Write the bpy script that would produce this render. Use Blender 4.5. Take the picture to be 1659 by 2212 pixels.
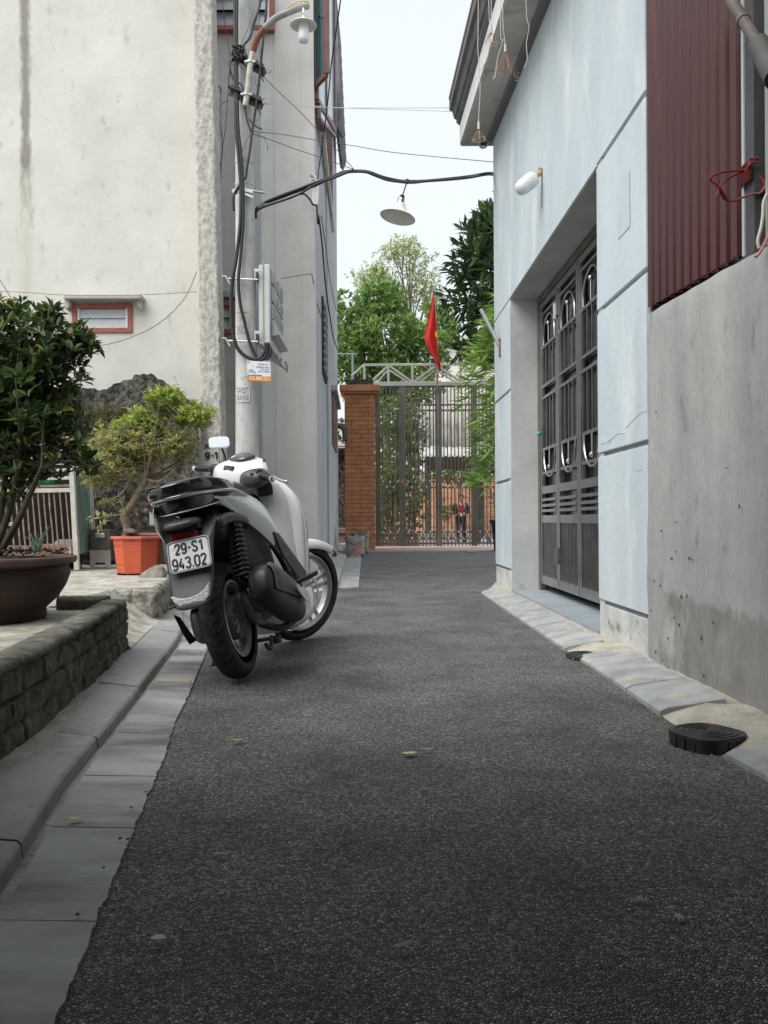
import bpy, bmesh, math, random
import numpy as np
from mathutils import Vector, Matrix, noise
R_ = math.radians
for o in list(bpy.data.objects): bpy.data.objects.remove(o)
scene = bpy.context.scene
COL = scene.collection

# ---------------------------------------------------------------- camera, sky, sun, exposure
F, CH, HY = 1870.0, 0.76, 1122.0          # focal length in photo units, eye height, horizon row
cam_d = bpy.data.cameras.new('camera'); cam = bpy.data.objects.new('camera', cam_d); COL.objects.link(cam)
cam_d.sensor_width = 36; cam_d.lens = 36*F/2212; cam_d.shift_y = 16/2212
cam_d.clip_start = 0.05; cam_d.clip_end = 600
cam.matrix_world = Matrix.Translation((0, 0, CH)) @ Matrix.Rotation(math.pi/2, 4, 'X') @ Matrix.Rotation(-0.006, 4, 'Z')
scene.camera = cam
world = bpy.data.worlds.new('World'); scene.world = world; world.use_nodes = True
nt = world.node_tree; nt.nodes.clear()
wo = nt.nodes.new('ShaderNodeOutputWorld'); bg = nt.nodes.new('ShaderNodeBackground')
sky = nt.nodes.new('ShaderNodeTexSky'); sky.sky_type = 'NISHITA'; sky.sun_disc = False
SUN_EL, SUN_AZ = 56.0, 228.0              # azimuth clockwise from +Y, in degrees
sky.sun_elevation = R_(SUN_EL); sky.sun_rotation = R_(SUN_AZ)
sky.air_density = 1.0; sky.dust_density = 4.0; sky.ozone_density = 2.2; sky.altitude = 0
hs = nt.nodes.new('ShaderNodeHueSaturation'); hs.inputs['Saturation'].default_value = 0.36
mixw = nt.nodes.new('ShaderNodeMixRGB'); mixw.inputs[0].default_value = 0.65; mixw.inputs[2].default_value = (9.0, 9.6, 10.2, 1)
nt.links.new(sky.outputs[0], hs.inputs['Color']); nt.links.new(hs.outputs[0], mixw.inputs[1])
nt.links.new(mixw.outputs[0], bg.inputs['Color']); bg.inputs['Strength'].default_value = 0.092
nt.links.new(bg.outputs[0], wo.inputs['Surface'])
sl = bpy.data.lights.new('sun', 'SUN'); sl.energy = 2.5; sl.angle = R_(55); sl.color = (1.0, .965, .90)
so = bpy.data.objects.new('sun', sl); COL.objects.link(so)
az, el = R_(SUN_AZ), R_(SUN_EL)
sd = Vector((math.sin(az)*math.cos(el), math.cos(az)*math.cos(el), math.sin(el)))
so.rotation_euler = sd.to_track_quat('Z', 'Y').to_euler(); so.location = (0, 0, 12)
scene.view_settings.view_transform = 'Standard'; scene.view_settings.look = 'None'
scene.view_settings.exposure = 0.58; scene.view_settings.gamma = 1.0
scene.render.engine = 'CYCLES'
scene.cycles.max_bounces = 7; scene.cycles.diffuse_bounces = 4; scene.cycles.transparent_max_bounces = 12

# ---------------------------------------------------------------- measuring helpers (photo position + depth -> point)
def ray(px, py):
    x = px-.006*(py-1106); y = py+.006*(px-829.5)
    return Vector(((x-829.5)/F, 1.0, -(y-HY)/F))
C0 = Vector((0, 0, CH))
def onY(px, py, Y): return C0+ray(px, py)*Y
def onZ(px, py, z):
    d = ray(px, py); return C0+d*((z-CH)/d.z)
SL, X0R, X0L = -0.0235, 1.467, -0.62
def onR(px, py, off=0.0):
    d = ray(px, py); t = (X0R+off)/(d.x-SL); return C0+d*t
def onL(px, py, off=0.0):
    d = ray(px, py); t = (X0L+off)/(d.x-SL); return C0+d*t
def RW(Y, z, off=0.0): return Vector((X0R+off+SL*Y, Y, z))
def LW(Y, z, off=0.0): return Vector((X0L+off+SL*Y, Y, z))

# ---------------------------------------------------------------- mesh helpers
def catmull(pts, k=6):
    pts = [Vector(p) for p in pts]
    if len(pts) < 3: return pts
    out = []
    for i in range(len(pts)-1):
        p0 = pts[max(i-1, 0)]; p1 = pts[i]; p2 = pts[i+1]; p3 = pts[min(i+2, len(pts)-1)]
        for j in range(k):
            t = j/k
            out.append(.5*((2*p1)+(p2-p0)*t+(2*p0-5*p1+4*p2-p3)*t*t+(3*p1-p0-3*p2+p3)*t**3))
    out.append(pts[-1]); return out
class MB:
    def __init__(s): s.v = []; s.f = []
    def add(s, vs, fs):
        b = len(s.v); s.v += [Vector(p) for p in vs]; s.f += [tuple(b+i for i in f) for f in fs]; return s
    def hexa(s, p):                      # 8 points: bottom ring 0-3, top ring 4-7
        return s.add(p, [(0,3,2,1),(4,5,6,7),(0,1,5,4),(1,2,6,5),(2,3,7,6),(3,0,4,7)])
    def box(s, x0, x1, y0, y1, z0, z1):
        return s.hexa([(x0,y0,z0),(x1,y0,z0),(x1,y1,z0),(x0,y1,z0),(x0,y0,z1),(x1,y0,z1),(x1,y1,z1),(x0,y1,z1)])
    def bar(s, a, b, w, h, up=(0,0,1)):
        a = Vector(a); b = Vector(b); d = (b-a).normalized(); u = Vector(up)
        if abs(d.dot(u)) > .98: u = Vector((0,1,0))
        r = d.cross(u).normalized()*w/2; q = r.cross(d).normalized()*h/2
        return s.hexa([a-r-q, a+r-q, b+r-q, b-r-q, a-r+q, a+r+q, b+r+q, b-r+q])
    def prism(s, poly, ex):              # planar polygon (list of Vector) pushed along ex
        n = len(poly); ex = Vector(ex); P = [Vector(p) for p in poly]
        return s.add(P+[p+ex for p in P], [tuple(range(n))[::-1], tuple(range(n, 2*n))]+[(i, (i+1)%n, n+(i+1)%n, n+i) for i in range(n)])
    def tube(s, pts, r, n=7, k=5, cap=True, smooth=True):
        P = catmull(pts, k) if smooth else [Vector(p) for p in pts]
        m = len(P); rs = r if callable(r) else (lambda t: r)
        prev = None; vs = []
        for i, p in enumerate(P):
            d = (P[min(i+1, m-1)]-P[max(i-1, 0)])
            d = d.normalized() if d.length > 1e-9 else Vector((0,0,1))
            if prev is None:
                u = Vector((0,0,1)) if abs(d.z) < .9 else Vector((1,0,0))
                a = d.cross(u).normalized()
            else:
                a = prev-d*prev.dot(d); a = a.normalized() if a.length > 1e-6 else d.orthogonal().normalized()
            prev = a; b = d.cross(a); rr = rs(i/(m-1))
            vs += [p+(a*math.cos(2*math.pi*j/n)+b*math.sin(2*math.pi*j/n))*rr for j in range(n)]
        fs = [(i*n+j, i*n+(j+1)%n, (i+1)*n+(j+1)%n, (i+1)*n+j) for i in range(m-1) for j in range(n)]
        if cap: fs += [tuple(range(n))[::-1], tuple(range((m-1)*n, m*n))]
        return s.add(vs, fs)
    def lathe(s, prof, c, axis=(0,0,1), n=32, close=False, arc=None):
        ax = Vector(axis).normalized(); a = ax.orthogonal().normalized() if abs(ax.z) < .99 else Vector((1,0,0)); b = ax.cross(a)
        c = Vector(c); m = len(prof); vs = []
        for j in range(n):
            t = 2*math.pi*j/n; e = a*math.cos(t)+b*math.sin(t)
            vs += [c+e*r+ax*h for r, h in prof]
        fs = []
        for j in range(n):
            k = (j+1) % n
            for i in range(m-1 if not close else m):
                i2 = (i+1) % m
                fs.append((j*m+i, k*m+i, k*m+i2, j*m+i2))
        return s.add(vs, fs)
    def loft(s, rings, cap=True, close=False):
        n = len(rings[0]); m = len(rings); vs = [p for r in rings for p in r]
        fs = [(i*n+j, i*n+(j+1)%n, ((i+1)%m)*n+(j+1)%n, ((i+1)%m)*n+j) for i in range(m if close else m-1) for j in range(n)]
        if cap and not close: fs += [tuple(range(n))[::-1], tuple(range((m-1)*n, m*n))]
        return s.add(vs, fs)
    def grid(s, rows, closed=False):
        m = len(rows); n = len(rows[0])
        return s.add([p for r in rows for p in r], [(i*n+j, i*n+j+1, (i+1)*n+j+1, (i+1)*n+j) for i in range(m-1) for j in range(n-1)])
    def xf(s, M):
        s.v = [M @ p for p in s.v]; return s
def ring(c, u, v, a, b, p=2.0, n=20):
    c = Vector(c); u = Vector(u); v = Vector(v); out = []
    for i in range(n):
        t = 2*math.pi*i/n; ct, st = math.cos(t), math.sin(t)
        out.append(c+u*a*math.copysign(abs(ct)**(2/p), ct)+v*b*math.copysign(abs(st)**(2/p), st))
    return out
BASE = {}
def setp(o, label=None, cat=None, group=None, kind=None):
    if label: o['label'] = label
    if cat: o['category'] = cat
    if group: o['group'] = group
    if kind: o['kind'] = kind
def thing(name, base, label, cat, group=None, M=None):
    o = bpy.data.objects.new(name, None); COL.objects.link(o); o.empty_display_size = .1
    if M is None: o.location = base; BASE[o] = Vector(base)
    else: o.matrix_world = M; BASE[o] = Vector((0,0,0))
    setp(o, label, cat, group); return o
def mk(name, mb, mat, parent=None, smooth=False, bevel=0, sub=0, solid=0, base=None, label=None, cat=None, group=None, kind=None, auto=None):
    me = bpy.data.meshes.new(name)
    if parent is not None: b = BASE.get(parent, Vector((0,0,0)))
    elif base is not None: b = Vector(base)
    else:
        if kind == 'structure': b = Vector((0,0,0))
        else:
            xs = [p.x for p in mb.v]; ys = [p.y for p in mb.v]; b = Vector(((min(xs)+max(xs))/2, (min(ys)+max(ys))/2, min(p.z for p in mb.v)))
    me.from_pydata([tuple(p-b) for p in mb.v], [], mb.f); me.validate()
    bm = bmesh.new(); bm.from_mesh(me); bmesh.ops.recalc_face_normals(bm, faces=bm.faces)
    bm.to_mesh(me); bm.free()
    if smooth or sub:
        for p in me.polygons: p.use_smooth = True
    if auto: me.set_sharp_from_angle(angle=R_(auto))
    me.materials.append(mat)
    o = bpy.data.objects.new(name, me); COL.objects.link(o)
    if parent is not None: o.parent = parent; BASE[o] = b
    else: o.location = b; BASE[o] = b
    if solid:
        m = o.modifiers.new('s', 'SOLIDIFY'); m.thickness = abs(solid); m.offset = -1 if solid > 0 else 0
    if sub:
        m = o.modifiers.new('u', 'SUBSURF'); m.levels = sub; m.render_levels = sub
    if bevel:
        m = o.modifiers.new('b', 'BEVEL'); m.width = bevel; m.segments = 2; m.limit_method = 'ANGLE'; m.angle_limit = R_(35)
    setp(o, label, cat, group, kind); return o
def mks(name, mb, mat, parent, **kw):      # every loose piece becomes a part of its own
    n = len(mb.v); par = list(range(n))
    def fd(i):
        while par[i] != i: par[i] = par[par[i]]; i = par[i]
        return i
    for f in mb.f:
        for j in f[1:]: par[fd(j)] = fd(f[0])
    groups = {}
    for f in mb.f: groups.setdefault(fd(f[0]), []).append(f)
    out = []
    for fs in groups.values():
        ids = sorted({i for f in fs for i in f}); ix = {i: k for k, i in enumerate(ids)}; q = MB(); q.v = [mb.v[i] for i in ids]; q.f = [tuple(ix[i] for i in f) for f in fs]
        out.append(mk(name, q, mat, parent, **kw))
    return out
def text_mb(s, size, ext=.001, align='CENTER', sx=1.0, bold=0.0):
    cu = bpy.data.curves.new('t', 'FONT'); cu.body = s; cu.size = size; cu.extrude = ext; cu.align_x = align; cu.align_y = 'CENTER'; cu.offset = bold
    o = bpy.data.objects.new('t', cu); COL.objects.link(o)
    dg = bpy.context.evaluated_depsgraph_get(); me = bpy.data.meshes.new_from_object(o.evaluated_get(dg))
    mb = MB(); mb.add([Vector((v.co.x*sx, v.co.y, v.co.z)) for v in me.vertices], [tuple(p.vertices) for p in me.polygons])
    bpy.data.objects.remove(o); bpy.data.meshes.remove(me); bpy.data.curves.remove(cu); return mb
def frameM(o, x, y):                      # matrix with origin o, x axis, y axis
    x = Vector(x).normalized(); y = Vector(y); y = (y-x*y.dot(x)).normalized(); z = x.cross(y)
    return Matrix(((x.x,y.x,z.x,o[0]),(x.y,y.y,z.y,o[1]),(x.z,y.z,z.z,o[2]),(0,0,0,1)))

# ---------------------------------------------------------------- material helpers
def c3(h):
    if isinstance(h, (tuple, list)): return (*h[:3], 1)
def mat(name, c1, c2=None, scale=4, rough=.8, bump=0, bs=60, metal=0, stretch=(1,1,1), bst=(1,1,1), lo=.35, hi=.65, spec=.5, coat=0, c3_=None, s3=20, lo3=.62, hi3=.68, detail=8, rvar=0, st3=(1,1,1), trans=0):
    m = bpy.data.materials.new(name); m.use_nodes = True; t = m.node_tree; N = t.nodes; L = t.links
    b = N['Principled BSDF']; b.inputs['Roughness'].default_value = rough; b.inputs['Metallic'].default_value = metal
    b.inputs['Specular IOR Level'].default_value = spec; b.inputs['Coat Weight'].default_value = coat; b.inputs['Coat Roughness'].default_value = .06
    b.inputs['Base Color'].default_value = (*c1, 1)
    tc = N.new('ShaderNodeTexCoord')
    def nz(sc, st, det):
        mp = N.new('ShaderNodeMapping'); mp.inputs['Scale'].default_value = st; L.new(tc.outputs['Object'], mp.inputs['Vector'])
        n = N.new('ShaderNodeTexNoise'); n.inputs['Scale'].default_value = sc; n.inputs['Detail'].default_value = det; n.inputs['Roughness'].default_value = .6
        L.new(mp.outputs[0], n.inputs['Vector']); return n
    out = None
    if c2:
        n = nz(scale, stretch, detail); r = N.new('ShaderNodeValToRGB'); r.color_ramp.elements[0].position = lo; r.color_ramp.elements[1].position = hi
        r.color_ramp.elements[0].color = (*c1, 1); r.color_ramp.elements[1].color = (*c2, 1)
        L.new(n.outputs['Fac'], r.inputs[0]); out = r.outputs[0]
        if rvar:
            mr = N.new('ShaderNodeMapRange'); mr.inputs['To Min'].default_value = rough-rvar; mr.inputs['To Max'].default_value = rough+rvar
            L.new(n.outputs['Fac'], mr.inputs[0]); L.new(mr.outputs[0], b.inputs['Roughness'])
    if c3_:
        n3 = nz(s3, st3, 5); r3 = N.new('ShaderNodeValToRGB'); r3.color_ramp.elements[0].position = lo3; r3.color_ramp.elements[1].position = hi3
        L.new(n3.outputs['Fac'], r3.inputs[0]); mx = N.new('ShaderNodeMixRGB'); L.new(r3.outputs[0], mx.inputs[0])
        if out: L.new(out, mx.inputs[1])
        else: mx.inputs[1].default_value = (*c1, 1)
        mx.inputs[2].default_value = (*c3_, 1); out = mx.outputs[0]
    if out: L.new(out, b.inputs['Base Color'])
    if bump:
        nb = nz(bs, bst, 6); bp = N.new('ShaderNodeBump'); bp.inputs['Strength'].default_value = bump; bp.inputs['Distance'].default_value = .02
        L.new(nb.outputs['Fac'], bp.inputs['Height']); L.new(bp.outputs[0], b.inputs['Normal'])
    m['o'] = 0; MATOUT[m.name] = (b, out); return m
MATOUT = {}
def leafmat(name, cols, rough=.45, tr=.3):
    m = bpy.data.materials.new(name); m.use_nodes = True; t = m.node_tree; N = t.nodes; L = t.links
    b = N['Principled BSDF']; b.inputs['Roughness'].default_value = rough; b.inputs['Specular IOR Level'].default_value = .4
    g = N.new('ShaderNodeNewGeometry'); r = N.new('ShaderNodeValToRGB')
    e = r.color_ramp.elements
    while len(e) < len(cols): e.new(.5)
    for i, (p, c) in enumerate(cols): e[i].position = p; e[i].color = (*c, 1)
    L.new(g.outputs['Random Per Island'], r.inputs[0]); L.new(r.outputs[0], b.inputs['Base Color'])
    tl = N.new('ShaderNodeBsdfTranslucent'); hsn = N.new('ShaderNodeHueSaturation'); hsn.inputs['Value'].default_value = 1.6; hsn.inputs['Hue'].default_value = .48
    L.new(r.outputs[0], hsn.inputs['Color']); L.new(hsn.outputs[0], tl.inputs['Color'])
    mx = N.new('ShaderNodeMixShader'); mx.inputs[0].default_value = tr; L.new(b.outputs[0], mx.inputs[1]); L.new(tl.outputs[0], mx.inputs[2])
    L.new(mx.outputs[0], N['Material Output'].inputs['Surface']); return m
def stain(m, col, boxes, edge=.25, nscale=9, nst=(1,1,.35)):      # worn patches with a shape of their own; boxes in object space (x0,x1,z0,z1,axis,strength)
    t = m.node_tree; N = t.nodes; L = t.links; b, out = MATOUT[m.name]
    tc = N.new('ShaderNodeTexCoord'); sp = N.new('ShaderNodeSeparateXYZ'); L.new(tc.outputs['Object'], sp.inputs[0])
    mp = N.new('ShaderNodeMapping'); mp.inputs['Scale'].default_value = nst; L.new(tc.outputs['Object'], mp.inputs[0])
    n = N.new('ShaderNodeTexNoise'); n.inputs['Scale'].default_value = nscale; n.inputs['Detail'].default_value = 8; n.inputs['Roughness'].default_value = .7; L.new(mp.outputs[0], n.inputs[0])
    def math_(op, a, b2):
        x = N.new('ShaderNodeMath'); x.operation = op
        for i, q in enumerate((a, b2)):
            if q is None: continue
            if isinstance(q, (int, float)): x.inputs[i].default_value = q
            else: L.new(q, x.inputs[i])
        return x.outputs[0]
    for x0, x1, z0, z1, ax, st in boxes:
        cx, hx, cz, hz = (x0+x1)/2, (x1-x0)/2, (z0+z1)/2, (z1-z0)/2
        dx = math_('DIVIDE', math_('ABSOLUTE', math_('SUBTRACT', sp.outputs[ax], cx), None), hx)
        dz = math_('DIVIDE', math_('ABSOLUTE', math_('SUBTRACT', sp.outputs[2], cz), None), hz)
        d = math_('MAXIMUM', dx, math_('POWER', dz, 3))
        v = math_('SUBTRACT', 1.0, d)                                   # 1 centre .. 0 edge
        v = math_('ADD', math_('MULTIPLY', v, 1.6), math_('MULTIPLY', math_('SUBTRACT', n.outputs['Fac'], .55), 3.2))
        mr = N.new('ShaderNodeMapRange'); mr.inputs['From Min'].default_value = .15; mr.inputs['From Max'].default_value = .15+edge*4; mr.inputs['To Max'].default_value = st
        L.new(v, mr.inputs[0]); inside = math_('LESS_THAN', d, 1.25); fac = math_('MULTIPLY', mr.outputs[0], inside)
        mx = N.new('ShaderNodeMixRGB'); L.new(fac, mx.inputs[0])
        if out: L.new(out, mx.inputs[1])
        else: mx.inputs[1].default_value = b.inputs['Base Color'].default_value
        mx.inputs[2].default_value = (*col, 1); out = mx.outputs[0]
    L.new(out, b.inputs['Base Color']); MATOUT[m.name] = (b, out)

# ---------------------------------------------------------------- foliage helper
def leaves(rng, pts, dirs, ln, wd, droop=.0, hi=False, jit=.35, mb=None):
    mb = mb or MB()
    for p, d in zip(pts, dirs):
        d = Vector(d); d = (d+Vector((rng.gauss(0,1), rng.gauss(0,1), rng.gauss(0,1)-droop))*jit).normalized()
        s = rng.uniform(.7, 1.2); l = ln*s; w = wd*s*rng.uniform(.85, 1.15)
        u = Vector((rng.gauss(0,.5), rng.gauss(0,.5), 1)); r = d.cross(u)
        r = r.normalized() if r.length > 1e-4 else Vector((1,0,0)); q = r.cross(d)
        p = Vector(p); tip = p+d*l-q*l*.12*rng.random()
        if hi:
            k = .12*w+.002
            a1 = p+d*l*.3; a2 = p+d*l*.68
            mb.add([p, a1+r*w*.42+q*k, a2+r*w*.4+q*k, tip, a2-r*w*.4+q*k, a1-r*w*.42+q*k, a1, a2], [(0,6,1),(6,7,2,1),(7,3,2),(0,5,6),(6,5,4,7),(7,4,3)])
        else:
            mid = p+d*l*.45
            mb.add([p, mid+r*w*.5+q*w*.15, tip, mid-r*w*.5+q*w*.15], [(0,2,1),(0,3,2)])
    return mb
def rosettes(rng, centres, k, spread, out=None, up=.3):
    P, D = [], []
    for c in centres:
        c = Vector(c); ax = Vector(out(c)) if out else Vector((0,0,1)); ax = (ax+Vector((rng.gauss(0,.4), rng.gauss(0,.4), up))).normalized()
        a = ax.orthogonal().normalized(); b = ax.cross(a); t0 = rng.random()*6.28
        for i in range(k):
            t = t0+i*2.4; e = a*math.cos(t)+b*math.sin(t); s = rng.uniform(.3, 1)
            P.append(c+e*spread*.15+ax*spread*.3*rng.random()); D.append(e*s+ax*(1.15-s))
    return P, D
def blob_pts(rng, c, r, n, shell=.55, clip=None):
    out = []
    c = Vector(c)
    while len(out) < n:
        d = Vector((rng.gauss(0,1), rng.gauss(0,1), rng.gauss(0,1))).normalized()
        k = shell+(1-shell)*rng.random()**.6
        k *= .82+.36*(noise.noise(d*2.3+c)+.3)
        p = c+Vector((d.x*r[0], d.y*r[1], d.z*r[2]))*k
        if clip and not clip(p): continue
        out.append(p)
    return out

# ---------------------------------------------------------------- materials
m_plasterA = mat('plaster_cream', (.56,.55,.50), (.68,.67,.62), scale=1.4, rough=.9, bump=.25, bs=9, lo=.3, hi=.7, c3_=(.39,.385,.35), s3=8, lo3=.58, hi3=.80, st3=(1,1,.5))
m_plasterB = mat('plaster_grey', (.60,.59,.555), (.74,.73,.69), scale=1.1, rough=.9, bump=.3, bs=8, c3_=(.50,.49,.45), s3=4, lo3=.6, hi3=.85, st3=(1,1,.3))
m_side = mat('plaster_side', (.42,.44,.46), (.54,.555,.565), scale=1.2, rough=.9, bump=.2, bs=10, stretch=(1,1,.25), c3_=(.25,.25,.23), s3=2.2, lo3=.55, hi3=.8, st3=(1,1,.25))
m_rough = mat('rough_concrete', (.40,.39,.35), (.64,.62,.57), scale=20, rough=.95, bump=.8, bs=48, bst=(1,1,2.6), lo=.36, hi=.6, stretch=(1,1,.7), c3_=(.22,.215,.185), s3=34, lo3=.58, hi3=.70)
m_blue = mat('pale_blue_paint', (.45,.53,.58), (.60,.67,.705), scale=1.8, rough=.85, bump=.22, bs=13, stretch=(1,1,.5), lo=.3, hi=.75, c3_=(.74,.77,.775), s3=3, lo3=.56, hi3=.8, st3=(1,1,.35))
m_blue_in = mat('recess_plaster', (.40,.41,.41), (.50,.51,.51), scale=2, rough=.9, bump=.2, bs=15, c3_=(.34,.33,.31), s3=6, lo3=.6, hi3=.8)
m_base = mat('worn_plinth', (.46,.48,.465), (.62,.645,.63), scale=5, rough=.95, bump=.5, bs=22, c3_=(.22,.21,.17), s3=11, lo3=.58, hi3=.70, st3=(1,1,.6))
m_groove = mat('groove_shade_plaster', (.26,.27,.28), (.34,.35,.36), scale=6, rough=.95)
m_grey = mat('grey_render', (.28,.28,.28), (.43,.43,.425), scale=3.2, rough=.93, bump=.4, bs=34, bst=(1,1,.4), stretch=(1,1,.22), lo=.3, hi=.72, c3_=(.17,.168,.16), s3=7, lo3=.61, hi3=.78, st3=(1,1,.5))
m_concrete = mat('concrete', (.30,.295,.28), (.46,.45,.43), scale=3, rough=.95, bump=.4, bs=25, c3_=(.22,.215,.20), s3=9, lo3=.57, hi3=.75)
m_court = mat('courtyard_concrete', (.22,.21,.18), (.47,.45,.395), scale=6, rough=.95, bump=.6, bs=18, stretch=(1,1.6,1), lo=.33, hi=.62, c3_=(.16,.15,.12), s3=11, lo3=.54, hi3=.7)
m_slate = mat('slate_kerb', (.225,.225,.228), (.31,.31,.31), scale=5.5, rough=.66, bump=.35, bs=30, lo=.3, hi=.7, c3_=(.15,.15,.15), s3=8, lo3=.55, hi3=.75, rvar=.12)
m_slate2 = mat('slate_gutter', (.10,.105,.11), (.38,.39,.395), scale=2.6, rough=.55, bump=.25, bs=16, stretch=(.35,1,1), lo=.38, hi=.62, c3_=(.34,.325,.29), s3=6, lo3=.55, hi3=.72, st3=(.4,1,1), rvar=.15)
m_slate3 = mat('slate_light', (.22,.235,.245), (.36,.375,.385), scale=6, rough=.7, bump=.2, bs=20, c3_=(.40,.375,.32), s3=7, lo3=.53, hi3=.66)
m_mortar = mat('mortar', (.26,.24,.20), (.42,.39,.33), scale=8, rough=.97, bump=.8, bs=30, c3_=(.17,.155,.125), s3=16, lo3=.57, hi3=.7)
m_mortar_l = mat('mortar_light', (.33,.31,.255), (.47,.445,.38), scale=9, rough=.97, bump=.8, bs=30, c3_=(.32,.29,.22), s3=14, lo3=.57, hi3=.7)
m_soil = mat('soil', (.035,.026,.018), (.09,.07,.05), scale=30, rough=1, bump=1, bs=60)
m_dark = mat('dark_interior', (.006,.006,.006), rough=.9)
m_darkglass = mat('dark_glass', (.012,.013,.014), rough=.12, spec=.5)
m_frost = mat('frosted_glass', (.50,.54,.55), (.62,.66,.67), scale=40, rough=.35, bump=.4, bs=90)
m_skyglass = mat('window_glass', (.05,.09,.11), rough=.05, spec=1.0)
m_stainless = mat('stainless_steel', (.46,.455,.44), (.56,.55,.53), scale=5, metal=1, rough=.30, rvar=.08, c3_=(.33,.31,.28), s3=9, lo3=.6, hi3=.8)
m_stain_dull = mat('weathered_steel', (.13,.12,.105), (.22,.205,.18), scale=4, metal=.6, rough=.42, stretch=(1,1,.3), c3_=(.13,.105,.08), s3=7, lo3=.58, hi3=.75)
m_brass = mat('brass_bulb_base', (.45,.33,.18), rough=.5)
m_redsheet = mat('red_sheet', (.050,.0075,.009), (.070,.012,.013), scale=2, rough=.30, spec=.5, stretch=(1,1,.2), c3_=(.16,.06,.055), s3=5, lo3=.62, hi3=.85, st3=(1,1,.15))
m_white = mat('white_plastic', (.78,.79,.78), rough=.4)
m_bulb = mat('opal_bulb', (.72,.74,.76), rough=.3)
m_black = mat('black_rubber', (.012,.012,.013), rough=.5)
m_cable = mat('black_cable', (.014,.015,.019), rough=.45)
m_wire = mat('thin_wire', (.10,.10,.10), rough=.6)
m_galv = mat('galvanised_steel', (.42,.45,.46), (.55,.58,.58), scale=12, metal=.7, rough=.45)
m_iron = mat('dark_angle_iron', (.05,.05,.045), (.11,.10,.09), scale=15, metal=.5, rough=.6)
m_rust = mat('rust_paint', (.28,.06,.03), (.22,.14,.09), scale=20, rough=.8, bump=.3, bs=60)
m_lampmetal = mat('enamel_cream', (.66,.645,.58), (.72,.70,.64), scale=8, rough=.4)
m_redframe = mat('red_brown_frame', (.30,.085,.06), (.38,.13,.10), scale=9, rough=.7)
m_brownframe = mat('brown_steel_frame', (.17,.085,.075), (.24,.13,.115), scale=5, rough=.5)
m_gutterpaint = mat('grey_gutter', (.10,.105,.11), (.17,.17,.17), scale=4, rough=.6)
m_soffit = mat('grey_soffit', (.40,.39,.36), (.52,.51,.475), scale=2.2, rough=.95, bump=.3, bs=10, c3_=(.25,.235,.205), s3=4, lo3=.55, hi3=.8)
m_fascia = mat('pale_fascia', (.62,.66,.67), (.72,.74,.73), scale=3, rough=.8, c3_=(.35,.34,.31), s3=6, lo3=.62, hi3=.78)
m_tan = mat('tan_board', (.50,.40,.27), rough=.8)

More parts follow.
